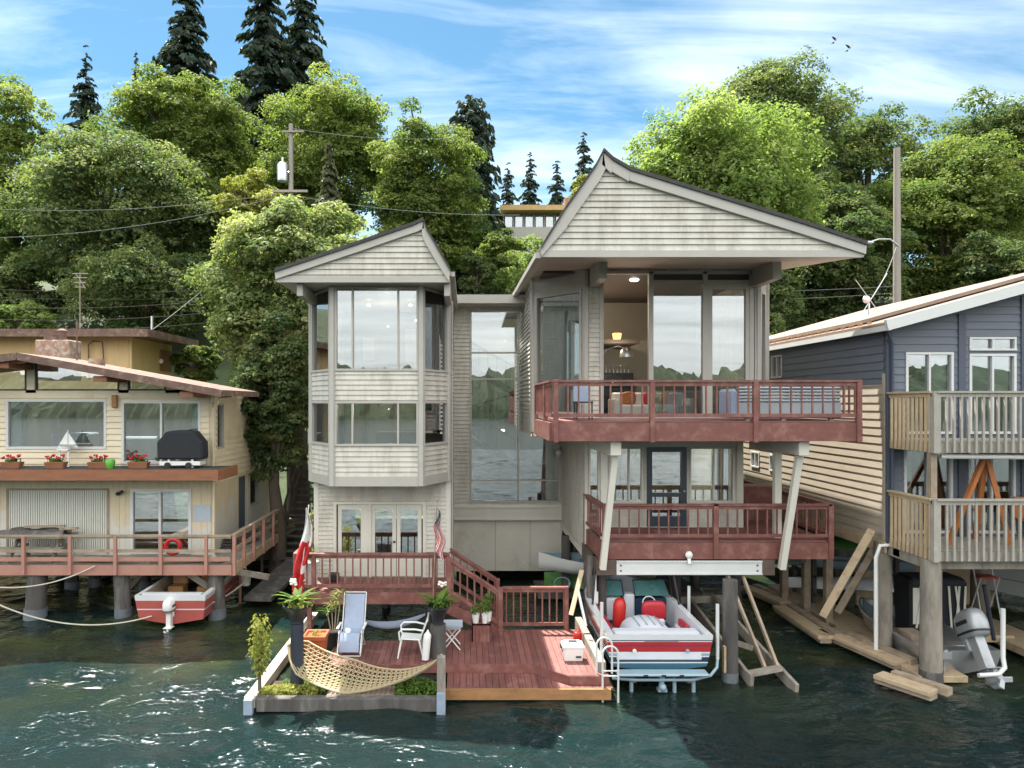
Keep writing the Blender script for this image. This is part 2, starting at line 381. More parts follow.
m_amber = mat('amber_glass_lamp', (.3,.16,.05), .3, .1, 4)
m_glass = glass('window_glass', .20)
m_glasslo = glass('low_window_glass', .34)
m_glassclear = glass('clear_glass', .06)
m_wshield = mat('tinted_windshield', (.10,.27,.27), .06)
m_wshield.node_tree.nodes['Principled BSDF'].inputs['Alpha'].default_value = .62
m_lamp = emit('lamp_glow', (1, .78, .5), 5)
m_grass = leafmat('grass_blades', (.05,.11,.02), (.14,.17,.04), .35)
m_lf_maple = leafmat('maple_leaves', (.080,.135,.042), (.27,.30,.095), .5)
m_lf_dark = leafmat('dark_maple_leaves', (.064,.110,.050), (.235,.26,.11), .48)
m_lf_light = leafmat('light_ash_leaves', (.15,.225,.065), (.36,.41,.17), .5)
m_lf_silver = leafmat('silver_green_leaves', (.10,.155,.055), (.42,.425,.21), .45)
m_lf_con = leafmat('fir_needles', (.026,.046,.036), (.07,.095,.065), .15)
m_lf_cedar = leafmat('grey_cedar_needles', (.08,.10,.055), (.16,.165,.10), .2)
m_lf_plant = leafmat('garden_leaves', (.05,.12,.02), (.16,.24,.05), .35)
m_lf_yel = leafmat('yellow_green_leaves', (.17,.20,.04), (.38,.37,.11), .42)
m_pet_red = mat('red_petals', (.55,.015,.03), .5, .2, 20)
m_pet_white = mat('white_petals', (.75,.73,.62), .5, .1, 20)

# ------------------------------------------------------------------ water, hill, far shore
def water_mat():
    m = bpy.data.materials.new('lake_water'); m.use_nodes = True; t = m.node_tree; t.nodes.clear(); N = t.nodes.new; L = t.links.new
    o = N('ShaderNodeOutputMaterial'); b = N('ShaderNodeBsdfPrincipled'); L(b.outputs[0], o.inputs[0])
    tc = N('ShaderNodeTexCoord')
    n0 = N('ShaderNodeTexNoise'); n0.inputs['Scale'].default_value = .35; n0.inputs['Detail'].default_value = 6; L(tc.outputs['Object'], n0.inputs['Vector'])
    r0 = N('ShaderNodeMapRange'); r0.inputs[1].default_value = .42; r0.inputs[2].default_value = .66; L(n0.outputs['Fac'], r0.inputs[0])
    # shallower, greener bed close to the shore
    sp = N('ShaderNodeSeparateXYZ'); L(tc.outputs['Object'], sp.inputs[0])
    r1 = N('ShaderNodeMapRange'); r1.inputs[1].default_value = 13; r1.inputs[2].default_value = 21; L(sp.outputs[1], r1.inputs[0])
    mm = N('ShaderNodeMath'); mm.operation = 'MULTIPLY'; L(r0.outputs[0], mm.inputs[0]); L(r1.outputs[0], mm.inputs[1])
    mx = N('ShaderNodeMix'); mx.data_type = 'RGBA'; mx.inputs[6].default_value = (.007,.0185,.0185, 1); mx.inputs[7].default_value = (.05,.06,.016, 1); L(mm.outputs[0], mx.inputs[0])
    L(mx.outputs[2], b.inputs['Base Color']); b.inputs['Roughness'].default_value = .06; b.inputs['IOR'].default_value = 1.33
    h = None
    for sc, st, wgt, ds in ((.5, (1,1.8,1), 2.6, .8), (1.7, (1,1.7,1), .9, .8), (5.5, (1,1.6,1), .35, .8), (14, (1,1.4,1), .10, .5)):
        mp = N('ShaderNodeMapping'); mp.inputs['Scale'].default_value = st; mp.inputs['Rotation'].default_value = (0,0,R(12*sc)); L(tc.outputs['Object'], mp.inputs[0])
        n = N('ShaderNodeTexNoise'); n.inputs['Scale'].default_value = sc; n.inputs['Detail'].default_value = 3; n.inputs['Roughness'].default_value = .5; n.inputs['Distortion'].default_value = ds; L(mp.outputs[0], n.inputs['Vector'])
        q = N('ShaderNodeMath'); q.operation = 'MULTIPLY_ADD'; L(n.outputs['Fac'], q.inputs[0]); q.inputs[1].default_value = wgt
        if h: L(h, q.inputs[2])
        else: q.inputs[2].default_value = 0
        h = q.outputs[0]
    bp = N('ShaderNodeBump'); bp.inputs['Strength'].default_value = 1; bp.inputs['Distance'].default_value = .062; L(h, bp.inputs['Height']); L(bp.outputs[0], b.inputs['Normal'])
    return m
def wave_grid(x0, x1, y0, y1, d):
    rng = np.random.default_rng(11)
    X = np.arange(x0, x1+d/2, d); Y = np.arange(y0, y1+d/2, d); gx, gy = np.meshgrid(X, Y, indexing='ij'); h = np.zeros_like(gx)
    for i in range(90):
        lam = .42*(5.2/.42)**rng.random(); k = 2*math.pi/lam; th = rng.normal(1.35, .62)
        h += .0034*lam**.65*rng.uniform(.4, 1.3)*np.sin(k*(gx*math.cos(th)+gy*math.sin(th))+rng.uniform(0, 6.28)+1.2*np.sin(gx*.21*rng.uniform(.5, 1.5)+gy*.17))
    h = h*(1+.35*np.sin(gx*.13+1)*np.sin(gy*.19)); h = h+4*np.maximum(h, 0)**2
    e = np.minimum(np.minimum(gx-x0, x1-gx), np.minimum(gy-y0, y1-gy)); h *= np.clip(e/3, 0, 1)
    return X, Y, gx, gy, h
m_water = water_mat()
WX0, WX1, WY0, WY1 = -34, 36, -48, 40
X, Y, gx, gy, hh = wave_grid(WX0, WX1, WY0, WY1, .125)
nx, nyy = gx.shape
V = np.stack([gx, gy, hh], -1).reshape(-1, 3); ii = np.arange(nx*nyy).reshape(nx, nyy)
F = np.stack([ii[:-1,:-1], ii[1:,:-1], ii[1:,1:], ii[:-1,1:]], -1).reshape(-1, 4)
ring = [(-3000,-3000,0),(3000,-3000,0),(3000,60,0),(-3000,60,0)]
me_v = np.concatenate([V, np.array(ring+[(WX0,WY0,0),(WX1,WY0,0),(WX1,WY1,0),(WX0,WY1,0)], float)])
n0 = len(V); F = np.concatenate([F, np.array([(n0,n0+1,n0+5,n0+4),(n0+1,n0+2,n0+6,n0+5),(n0+2,n0+3,n0+7,n0+6),(n0+3,n0,n0+4,n0+7)])])
def npsurf(name, V, F, m):
    me = bpy.data.meshes.new(name); me.vertices.add(len(V)); me.vertices.foreach_set('co', V.astype(np.float32).ravel())
    me.loops.add(F.size); me.loops.foreach_set('vertex_index', F.astype(np.int32).ravel())
    me.polygons.add(len(F)); me.polygons.foreach_set('loop_start', np.arange(0, F.size, 4, dtype=np.int32)); me.polygons.foreach_set('loop_total', np.full(len(F), 4, dtype=np.int32))
    me.polygons.foreach_set('use_smooth', [True]*len(F)); me.materials.append(m); me.update(calc_edges=True)
    o = bpy.data.objects.new(name, me); COL.objects.link(o); return o
tag(npsurf('water', me_v, F, m_water), kind='structure')

def hz(x, y):
    k = [(28.5,-1.2),(30,.3),(31,1.2),(36,4.5),(44,9),(50,12.5),(62,18.5),(80,21),(140,22),(900,26)]
    z = np.interp(y, [q[0] for q in k], [q[1] for q in k])
    return z + (1.2*noise.noise((x*.06, y*.06, 3.3)) + .4*noise.noise((x*.3, y*.3, 1)))*min(1, max(0, (y-30)/10))
xs = sorted(set([-900,-600,-400,-250,-150,-100]+list(range(-80, 101, 2))+[120,160,250,400,600,900]))
ys = [28.5,29.5,30,31,32.5]+list(range(34, 82, 2))+[90,110,140,200,300,500,900]
mb = MB(); ny = len(ys)
mb.add([(x, y, hz(x, y)) for x in xs for y in ys], [(i*ny+j, (i+1)*ny+j, (i+1)*ny+j+1, i*ny+j+1) for i in range(len(xs)-1) for j in range(ny-1)])
m_hill = mat('hillside_ivy_and_soil', (.06,.09,.035), .9, .4, 1.2, bump=1, bscale=5, col2=(.06,.05,.03), p2=(.5,.7), s2=.6)
tag(O('hill', mb, m_hill, loc='local', smooth=60), kind='structure')

def far_hz(x): return 19+8*noise.noise((x*.0075, 0, 5))+5*noise.noise((x*.03, 2, 5))
mb = MB(); X = [-900+2.2*i for i in range(819)]; rg = random.Random(3)
rows = [(-262, 0), (-266, .28), (-285, .62), (-305, .93), (-320, 1.0), (-330, 0)]
V = [(x, y+rg.uniform(-2,2), max(0, far_hz(x)*f+(rg.uniform(-1.5,3.5) if .2 < f < .9 else rg.uniform(-1,6.5) if f > .9 else 0)) - (.5 if f == 0 else 0)) for x in X for (y, f) in rows]
mb.add(V, [(i*6+j, (i+1)*6+j, (i+1)*6+j+1, i*6+j+1) for i in range(len(X)-1) for j in range(5)])
m_far = mat('far_wooded_shore', (.026,.040,.018), .9, .9, .35, col2=(.20,.18,.15), p2=(.63,.66), s2=.16)
tag(O('far_shore_hills', mb, m_far, loc='local'), kind='structure')

# ------------------------------------------------------------------ foliage
def npmesh(name, V, F, tint, mat_, parent):
    me = bpy.data.meshes.new(name); nv, nf = len(V), len(F); k = F.shape[1]
    me.vertices.add(nv); me.vertices.foreach_set('co', V.astype(np.float32).ravel())
    me.loops.add(nf*k); me.loops.foreach_set('vertex_index', F.astype(np.int32).ravel())
    me.polygons.add(nf); me.polygons.foreach_set('loop_start', np.arange(0, nf*k, k, dtype=np.int32)); me.polygons.foreach_set('loop_total', np.full(nf, k, dtype=np.int32))
    a = me.attributes.new('tint', 'FLOAT', 'POINT'); a.data.foreach_set('value', tint.astype(np.float32))
    me.materials.append(mat_); me.update(calc_edges=True); me.validate()
    o = bpy.data.objects.new(name, me); COL.objects.link(o)
    if parent: o.parent = parent
    return o
def unit(a): return a/np.maximum(1e-6, np.linalg.norm(a, axis=1, keepdims=True))
def leaves(pos, nrm, size, rng, tint, asp=.55):
    """one rhombic, slightly folded leaf (or leaf spray) per point"""
    n = len(pos); nrm = unit(nrm)
    t = unit(np.cross(nrm, rng.normal(size=(n, 3)))); b = np.cross(nrm, t)
    s = (size*rng.uniform(.6, 1.35, n))[:, None]
    V = np.empty((n, 4, 3)); V[:, 0] = pos-t*s*.5; V[:, 2] = pos+t*s*.5
    V[:, 1] = pos+b*s*asp*.5+nrm*s*.10; V[:, 3] = pos-b*s*asp*.5+nrm*s*.10
    F = np.arange(n*4).reshape(n, 4)
    return V.reshape(-1, 3), F, np.repeat(tint, 4)
def tree(name, label, cat, base, top, rx, ry, zlow, seed, lmat, nl=22000, leaf=.34, ncl=90, flat=.55, group=None, rc=(.14,.26), wob=.22, tw=1.0, power=2.3, lean=0, lo_narrow=.75):
    """base: trunk foot; crown from zlow to top, half widths rx, ry"""
    rng = np.random.default_rng(seed)
    root = E(name, base, label, cat, group)
    bx, by, bz = base; cz = (zlow+top)/2; hzz = (top-zlow)/2
    d = unit(rng.normal(size=(ncl, 3))); rho = rng.uniform(.35, 1, ncl)**.45
    wobv = 1+wob*rng.uniform(-1, .45, ncl)
    C = d*rho[:, None]*wobv[:, None]
    w = np.where(C[:, 2] < 0, 1-(1-lo_narrow)*(-C[:, 2]), 1)
    C = C*np.stack([rx*.82*w, ry*.82*w, np.full(ncl, hzz*.86)], 1)+np.array([lean, 0, cz-bz])
    rcl = (rx+ry+hzz)/3*rng.uniform(*rc, ncl)
    per = rng.multinomial(nl, rcl**2/np.sum(rcl**2))
    idx = np.repeat(np.arange(ncl), per)
    dd = unit(rng.normal(size=(nl, 3))); flip = (dd[:, 2] < -.1) & (rng.random(nl) < .72); dd[flip, 2] *= -1
    rr = rng.uniform(.45, 1.0, nl)**.6+np.abs(rng.normal(0, .10, nl))
    tw_d = unit(rng.normal(size=(ncl*9, 3))+np.array([0, 0, .35])); isw = rng.random(nl) < .30
    dd = np.where(isw[:, None], unit(tw_d[idx*9+rng.integers(0, 9, nl)]+rng.normal(0, .10, (nl, 3))), dd); rr = np.where(isw, rng.uniform(.7, 1.5, nl), rr)
    sc = np.stack([np.ones(nl), np.ones(nl), np.full(nl, flat)], 1)
    pos = C[idx]+dd*sc*(rcl[idx]*rr)[:, None]
    pos[:, 2] -= .22*(np.hypot(dd[:, 0], dd[:, 1])**2)*rcl[idx]*rr
    nrm = dd*.75+np.array([0, 0, .55])+rng.normal(0, .45, (nl, 3))
    tc = rng.uniform(0, 1, ncl)**1.3
    tint = np.clip(tc[idx]*.65+rng.uniform(-.15, .5, nl), 0, 1)
    V, F, T = leaves(pos, nrm, leaf, rng, tint)
    npmesh('crown', V, F, T, lmat, root)
    tr = MB(); r0 = max(.12, .035*(top-bz))*tw
    tp = Vector((lean, 0, (cz-bz)+hzz*.35))
    pts = [Vector((0, 0, -1.2)), Vector((lean*.1, .1, (zlow-bz)*.5)), Vector((lean*.4-.15, 0, zlow-bz+hzz*.2)), tp]
    tr.tube(pts, [r0*1.15, r0*.85, r0*.6, r0*.15], 9)
    for i in rng.choice(ncl, min(ncl, 16), replace=False):
        c = Vector(C[i]); f = min(.85, max(.25, (c.z-.8)/max(.5, tp.z)*.75)); s = pts[2].lerp(tp, max(0, (f-.4)/.6)) if f > .4 else pts[1].lerp(pts[2], f/.4)
        mid = s.lerp(c, .5)+Vector((0, 0, .08*(c-s).length))
        tr.tube([s, mid, c], [r0*.32, r0*.2, r0*.06], 6)
    O('trunk', tr, m_bark, root, smooth=60, loc='local')
    return root
def conifer(name, label, cat, base, top, hw, seed, lmat, group=None, levels=46, seg=9, droop=.35, power=.85, zfrac=.12, ragged=.35, lw=.42, gap=.0, sk=1., nq=4):
    rng = np.random.default_rng(seed); root = E(name, base, label, cat, group)
    H = top-base[2]; pos = []; dirs = []; sz = []; tint = []
    for i in range(levels):
        t = (i+rng.uniform(-.3, .3))/levels; t = min(max(t, 0), 1); z = H*(zfrac+(1-zfrac)*t)
        L = hw*((1-t)**power)*1.0+.12
        nb = rng.integers(5, 8) if t < .9 else 4
        if rng.random() < gap: nb = 2
        a0 = rng.uniform(0, 6.28); z0 = z
        for k in range(nb):
            z = z0+rng.normal(0, .6)*H/levels
            a = a0+6.283*k/nb+rng.normal(0, .25); Lb = L*rng.uniform(1-ragged, 1.12)
            dv = np.array([math.cos(a), math.sin(a), 0]); sd = np.array([-dv[1], dv[0], 0])
            for j in range(seg):
                f = (j+.6)/seg; lift = .10*Lb*f-droop*Lb*f*f
                wd = lw*Lb*(1-f)*.9*f*2+.05
                for q in range(nq):
                    p = dv*Lb*f+sd*rng.normal(0, wd*.55)+np.array([0, 0, z+lift+rng.normal(0, .05*Lb)-.02*Lb])
                    pos.append(p); dirs.append(dv*.5+sd*rng.normal(0, .9)+np.array([0, 0, -.5-rng.uniform(0, .5)])); sz.append(Lb*.17*rng.uniform(.7, 1.4)+.10*sk); tint.append(rng.random()*.8+.2*f)
    pos = np.array(pos); dirs = unit(np.array(dirs)); sz = np.array(sz); n = len(pos)
    b = unit(np.cross(dirs, rng.normal(size=(n, 3)))); s = sz[:, None]
    V = np.empty((n, 4, 3)); V[:, 0] = pos-dirs*s*.7; V[:, 2] = pos+dirs*s*.9; V[:, 1] = pos+b*s*.30; V[:, 3] = pos-b*s*.30
    npmesh('crown', V.reshape(-1, 3), np.arange(n*4).reshape(n, 4), np.repeat(np.array(tint), 4), lmat, root)
    tr = MB(); r0 = max(.06, H*.016); tr.tube([(0,0,-1),(0,0,H*.5),(0,0,H*.99)], [r0, r0*.6, .02], 8)
    O('trunk', tr, m_bark, root, smooth=60, loc='local')
    return root

def T(cx, top, hw, low, D, seed, lmat, label, nl=22000, leaf=.34, gz=None, **k):
    nl = int(nl*2.3); leaf *= .72; k.setdefault('wob', .28); k.setdefault('rc', (.09,.26)); k['ncl'] = int(k.get('ncl', 90)*1.35)
    c = P(cx, 0, D); zt = P(0, top, D).z; zl = P(0, low, D).z; rx = hw*D/690
    g = hz(c.x, D) if gz is None else gz
    return tree(k.pop('name', 'maple_tree'), label, k.pop('cat', 'tree'), (c.x, D, g), zt, rx, k.pop('ry', rx*.85), max(zl, g-.5), seed, lmat, nl, leaf, **k)
GR = 'broadleaf trees on the hillside'
T(12, 74, 62, 330, 52, 1, m_lf_maple, 'tall maple at the left end of the tree line with sky above its ragged top', 24000, .36, group=GR, ncl=110)
T(180, 50, 84, 240, 54, 2, m_lf_maple, 'round topped bright maple in front of the tall pointed firs', 32000, .36, group=GR, ncl=130)
T(112, 112, 118, 320, 46, 3, m_lf_dark, 'broad drooping dark maple behind the brown roofed cabin', 42000, .34, group=GR, ncl=170, flat=.5)
T(332, 70, 88, 250, 55, 4, m_lf_maple, 'broad maple behind the utility pole that carries a transformer', 32000, .36, group=GR, ncl=130)
T(426, 98, 72, 300, 48, 5, m_lf_maple, 'yellow green maple rising behind the smaller grey gable', 30000, .32, group=GR, ncl=110)
T(298, 168, 108, 430, 29.5, 6, m_lf_silver, 'pale silvery leaved tree close beside the bay window tower', 36000, .27, group=GR, ncl=150, lo_narrow=.6, ry=3.0)
T(278, 300, 44, 505, 25.8, 61, m_lf_dark, 'dark ivy covered shrub tree between the cabin and the bay window tower', 16000, .22, name='shrub_tree', ncl=70, ry=1.2, gz=1.0)
T(716, 92, 108, 300, 40, 7, m_lf_light, 'light lime green ash tree right behind the large grey gable', 40000, .32, group=GR, name='ash_tree', ncl=170, flat=.85, rc=(.12,.22))
T(775, 42, 92, 330, 52, 8, m_lf_dark, 'tallest dark domed maple beneath the two flying birds', 36000, .36, group=GR, ncl=140)
T(868, 76, 70, 310, 54, 9, m_lf_dark, 'maple with blue sky gaps behind the bare wooden pole', 20000, .36, group=GR, ncl=100)
T(1000, 76, 80, 330, 56, 10, m_lf_dark, 'tall maple at the right end of the tree line', 28000, .38, group=GR, ncl=120)
T(945, 128, 90, 340, 48, 11, m_lf_maple, 'spreading maple above the slate blue house roof', 36000, .34, group=GR, ncl=150)
T(835, 170, 75, 345, 45, 12, m_lf_dark, 'low dark maple crown behind the street lamp arm', 26000, .32, group=GR, ncl=110)
T(150, 240, 100, 345, 42, 13, m_lf_dark, 'low shaded maple crown right behind the ochre flat roofed building', 22000, .30, group=GR, ncl=100)
T(15, 245, 60, 350, 44, 18, m_lf_dark, 'shaded maple crown above the cut off left end of the ochre building', 14000, .32, group=GR, ncl=80)
T(20, 296, 42, 350, 39, 14, m_lf_light, 'pale yellowish bush at the left edge above the ochre building', 8000, .24, name='bush', cat='bush', ncl=45)
T(195, 342, 28, 385, 33, 15, m_lf_maple, 'clipped green bush beside the right end of the ochre building', 7000, .17, name='bush', cat='bush', ncl=40)
T(245, 165, 48, 250, 47, 16, m_lf_yel, 'yellow green bush below the transformer pole', 9000, .28, name='bush', cat='bush', ncl=50)
T(500, 226, 38, 300, 52, 17, m_lf_maple, 'green shrub below the small modern house on the hill', 12000, .26, name='bush', cat='bush', ncl=60)
T(478, 246, 24, 310, 46, 19, m_lf_dark, 'dark round shrub just right of the smaller grey gable', 7000, .22, name='bush', cat='bush', ncl=40)
T(532, 229, 40, 310, 44, 20, m_lf_light, 'pale green shrub just left of the large grey gable', 9000, .22, name='bush', cat='bush', ncl=50)
T(585, 168, 22, 240, 64, 21, m_lf_yel, 'yellowish shrub at the left tip of the large grey gable', 6000, .26, name='bush', cat='bush', ncl=40)
T(745, 250, 70, 350, 38, 22, m_lf_dark, 'dark shrubbery tree behind the lime green ash and the blue roof', 16000, .28, group=GR, ncl=80)
T(1010, 220, 70, 330, 43, 23, m_lf_dark, 'low shaded maple crown at the right edge above the blue roof', 16000, .30, group=GR, ncl=80)
T(60, 70, 50, 300, 66, 24, m_lf_dark, 'distant dark tree filling behind the left maples', 12000, .42, group=GR, ncl=70) if 0 else None
def C_(cx, top, hw, D, seed, label, lmat=None, **k):
    c = P(cx, 0, D)
    return conifer('fir_tree', label, 'conifer', (c.x, D, hz(c.x, D)), P(0, top, D).z, hw*D/690, seed, lmat or m_lf_con, **k)
GC = 'conifers on the skyline'
C_(86, 50, 40, 78, 31, 'small solitary pointed spruce on the skyline left of the tallest firs', group=GC, levels=30, zfrac=.3, power=.9)
C_(187, -46, 66, 74, 32, 'tall dark fir rising right behind the round topped maple', group=GC, levels=40, power=.8, ragged=.5, lw=.38, droop=.5, nq=7)
C_(266, -60, 62, 74, 33, 'very tall dark fir at the left of the touching pair', group=GC, levels=42, power=.75, ragged=.5, lw=.38, droop=.5, nq=7)
C_(303, -48, 50, 77, 34, 'very tall narrow fir at the right of the touching pair', group=GC, levels=42, power=.7, ragged=.5, lw=.38, droop=.5, nq=7)
C_(136, 48, 12, 76, 35, 'thin fir tip poking above the maple between two firs', group=GC, levels=30)
C_(471, 98, 36, 58, 36, 'dense dark columnar conifer beside the yellow green maple', group=GC, levels=44, power=.28, droop=.1, zfrac=.02, lw=.6)
C_(329, 138, 30, 44, 37, 'grey green drooping cedar below the utility pole', m_lf_cedar, group=GC, levels=34, power=.75, droop=.6, lw=.6)
C_(508, 164, 22, 96, 38, 'far fir left of the one with the thin mast', group=GC, levels=30, power=.7)
C_(530, 152, 22, 98, 39, 'far fir standing behind the middle of the modern house', group=GC, levels=30, power=.7)
C_(557, 158, 22, 96, 40, 'far fir behind the right half of the modern house', group=GC, levels=30, power=.7, ragged=.5)
C_(584, 132, 26, 92, 41, 'far spreading fir just left of the large gable tip', group=GC, levels=30, power=.6, ragged=.5)
C_(487, 168, 16, 98, 42, 'far fir beside the columnar conifer', group=GC, levels=26, power=.7)

# ------------------------------------------------------------------ houses up the hill
D = 62; a = P(503, 232, D); b = P(568, 207, D)
h = E('hillside_house', (a.x+3, D, hz(a.x+3, D)), 'small modern flat roofed house with a window band up on the hill between the gables', 'house')
mb = MB(); mb.box(a.x, b.x, D, D+8, a.z-3, a.z+.45); mb.box(a.x+.1, b.x-.1, D+.5, D+8, a.z+.45, b.z-.5); O('wall', mb, m_trim, h)
mb = MB(); mb.box(a.x-.3, b.x+.5, D-.7, D+8.5, b.z-.45, b.z); O('roof', mb, mat('golden_fascia', (.55,.36,.14), .6), h)
for i in range(6):
    x0 = a.x+.15+i*(b.x-a.x-.3)/6; x1 = x0+(b.x-a.x-.3)/6-.14
    f = MB(); fr = Fr((x0, D+.5), (x1, D+.5))
    for q in ((0, .07), (fr.L-.07, fr.L)): fbox(f, fr, q[0], q[1], 0, .08, a.z+.5, b.z-.52)
    wn = O('window', f, m_bluetrim, h); p = MB(); fbox(p, fr, .07, fr.L-.07, .01, .03, a.z+.5, b.z-.52); O('pane', p, m_glass, wn)
mb = MB(); c = P(571, 205, D); mb.box(c.x-.3, c.x+.3, D+2, D+2.6, b.z-.2, b.z+1.4); O('chimney', mb, m_brick, h)
D = 60; c = P(238, 174, D)
h = E('hillside_cottage', (c.x, D, hz(c.x, D)), 'barely visible pale roofed cottage among the trees left of the transformer pole', 'house')
mb = MB(); mb.box(c.x-1.4, c.x+1.4, D, D+4, c.z-4, c.z-.1); O('wall', mb, m_trim, h)
mb = MB(); mb.box(c.x-1.7, c.x+1.7, D-.4, D+4.3, c.z-.1, c.z+.12); O('roof', mb, m_trimw, h)

# ------------------------------------------------------------------ utility poles, wires, street lamp, birds
D = 36; t = P(291, 124, D)
u = E('utility_pole', (t.x, D, hz(t.x, D)), 'wooden utility pole with a pale transformer can among the left trees', 'utility pole')
mb = MB(); mb.tube([(t.x, D, hz(t.x, D)-1), (t.x, D, t.z)], [.16, .11], 10); O('pole', mb, m_utilpole, u, smooth=50)
mb = MB(); q = P(283, 182, D); mb.lathe(q.x, D-.1, [(.0,0),(.26,.0),(.28,.1),(.28,.85),(.2,.95),(.05,1.0)], 14, z0=q.z); mb.tube([(q.x, D-.1, q.z+.95), (q.x, D-.1, q.z+1.25)], .05, 6); mb.tube([(q.x+.2, D, q.z+.5), (t.x, D, q.z+.5)], .05, 6); O('transformer', mb, m_alu, u, smooth=40)
mb = MB(); q = P(291, 192, D); mb.box(t.x-.9, t.x+.9, D-.2, D-.08, q.z-.06, q.z+.06); mb.box(t.x-.4, t.x+.7, D-.2, D-.08, t.z-.5, t.z-.4); O('crossarm', mb, m_utilpole, u)
D2 = 37; t2 = P(897, 148, D2)
u2 = E('utility_pole', (t2.x, D2, hz(t2.x, D2)), 'tall bare wooden utility pole rising behind the slate blue roof', 'utility pole')
mb = MB(); mb.tube([(t2.x, D2, hz(t2.x, D2)-1), (t2.x, D2, t2.z)], [.22, .16], 10); O('pole', mb, m_utilpole, u2, smooth=50)
mb = MB(); q = P(897, 243, D2)
mb.tube([(t2.x, D2-.15, q.z-.2), (t2.x-.5, D2-.2, q.z+.15), (t2.x-1.1, D2-.2, q.z+.15), (t2.x-1.5, D2-.2, q.z+.02)], .045, 7); O('lamp_arm', mb, m_alu, u2, smooth=50)
mb = MB(); mb.ell((t2.x-1.65, D2-.2, q.z-.02), (.3,.12,.09)); O('lamp_head', mb, m_metalw, u2, smooth=60)
def wire(p, q, sag, label, r=.012, m=None, cat='cable', name='cable', group='overhead wires', n=18):
    p, q = Vector(p), Vector(q)
    mb = MB(); mb.tube([p.lerp(q, i/n)-Vector((0, 0, sag*4*(i/n)*(1-i/n))) for i in range(n+1)], r, 5)
    return tag(O(name, mb, m or m_wirelight, smooth=60), label, cat, group)
wire(P(-40, 207, 36), P(289, 192, 36), .5, 'grey overhead wire running left from the transformer pole crossarm, upper one')
wire(P(-40, 238, 36), P(289, 194, 36), .6, 'grey overhead wire dipping left from the transformer pole, lower one')
wire(P(-30, 288, 38), P(300, 285, 38), .3, 'dark overhead wire crossing low in front of the left trees', m=m_wire)
wire(P(-30, 296, 38), P(300, 292, 38), .3, 'second dark overhead wire crossing low in front of the left trees', m=m_wire)
for py_, nm_ in ((306,'third'),(318,'fourth'),(328,'lowest')): wire(P(-30, py_, 34), P(225, py_-7, 34), .25, nm_+' dark overhead wire from the top in front of the shaded left maples', m=m_wire)
wire(P(291, 195, 36), P(520, 215, 37), .3, 'overhead wire passing behind the smaller gable', r=.014)
wire(P(291, 128, 36), P(470, 137, 37), .3, 'thin high overhead wire right of the transformer pole', r=.012)
wire(P(291, 200, 36), P(152, 330, 29.5), .4, 'service wire dropping from the transformer pole to the ochre building')
wire(P(600, 290, 37), P(897, 286, 37), .2, 'overhead wire low on the right behind the house, upper of two')
wire(P(600, 300, 37), P(897, 293, 37), .2, 'overhead wire low on the right behind the house, lower of two')
wire(P(897, 245, 37), P(868, 303, 25), .3, 'service wire dropping from the bare pole to the blue house roof', r=.014)
for (px, py, D_, s, lb) in ((836, 40, 60, .24, 'dark flying bird above the domed maple, the higher one'), (850, 48, 60, .26, 'dark flying bird above the domed maple, the lower one')):
    c = P(px, py, D_); mb = MB()
    mb.ell((0,0,0), (.09*s*2, .25*s*2, .09*s*2), 8, 6)
    mb.add([(-.05,-.15,.03),(-.05,.15,.03),(-.5*s*2,.12,.22),(-.85*s*2,-.05,.30),(-.45*s*2,-.12,.20)], [(0,1,2,3,4)]); mb.add([(.05,-.15,.03),(.05,.15,.03),(.4*s*2,.12,.30),(.6*s*2,-.05,.62),(.35*s*2,-.12,.30)], [(0,1,2,3,4)])
    mb.add([(-.05,.3,0),(.05,.3,0),(.12,.6,0),(-.12,.6,0)], [(0,1,2,3)])
    mb.v = [(c.x+v[0], c.y+v[1], c.z+v[2]) for v in mb.v]
    tag(O('bird', mb, m_wire), lb, 'bird', 'birds in flight')
c = P(80, 285, 33)
mb = MB(); mb.tube([(c.x, 33, c.z-4.2), (c.x, 33, c.z+.6)], .02, 6)
for i, z in enumerate((.55, .35, .12, -.1)): mb.tube([(c.x-.38+.05*i, 33, c.z+z), (c.x+.38-.05*i, 33, c.z+z)], .018, 5)
mb.tube([(c.x-.2, 33.0, c.z+.55), (c.x+.25, 33.0, c.z-.15)], .016, 5)
tag(O('antenna', mb, m_utilpole), 'old roof television antenna standing above the ochre building', 'antenna')

# ------------------------------------------------------------------ the main house
H = E('lake_house', (2, 24, 0), 'grey white siding lake house with two upswept gables and red decks over the water', 'house')
def window(fr, u0, u1, z0, z1, mull=(), trans=(), fw=.07, fm=None, gm=None, parent=None, o0=-.10, o1=.045, label=None, name='window', mw=None):
    f = MB(); mw = mw or fw*.8
    fbox(f, fr, u0, u1, o0, o1, z1-fw, z1); fbox(f, fr, u0, u1, o0, o1+.012, z0, z0+fw)
    for a in (u0, u1-fw): fbox(f, fr, a, a+fw, o0, o1-.003, z0+fw, z1-fw)
    for u in mull: fbox(f, fr, u-mw/2, u+mw/2, o0+.01, o1-.006, z0+fw, z1-fw)
    for z in trans: fbox(f, fr, u0+fw, u1-fw, o0+.012, o1-.012, z-mw/2, z+mw/2)
    w = O(name, f, fm or m_trim, parent or H, label=label)
    p = MB(); fbox(p, fr, u0+fw*.5, u1-fw*.5, -.045, -.033, z0+fw*.5, z1-fw*.5)
    O('pane', p, gm or m_glass, w); return w
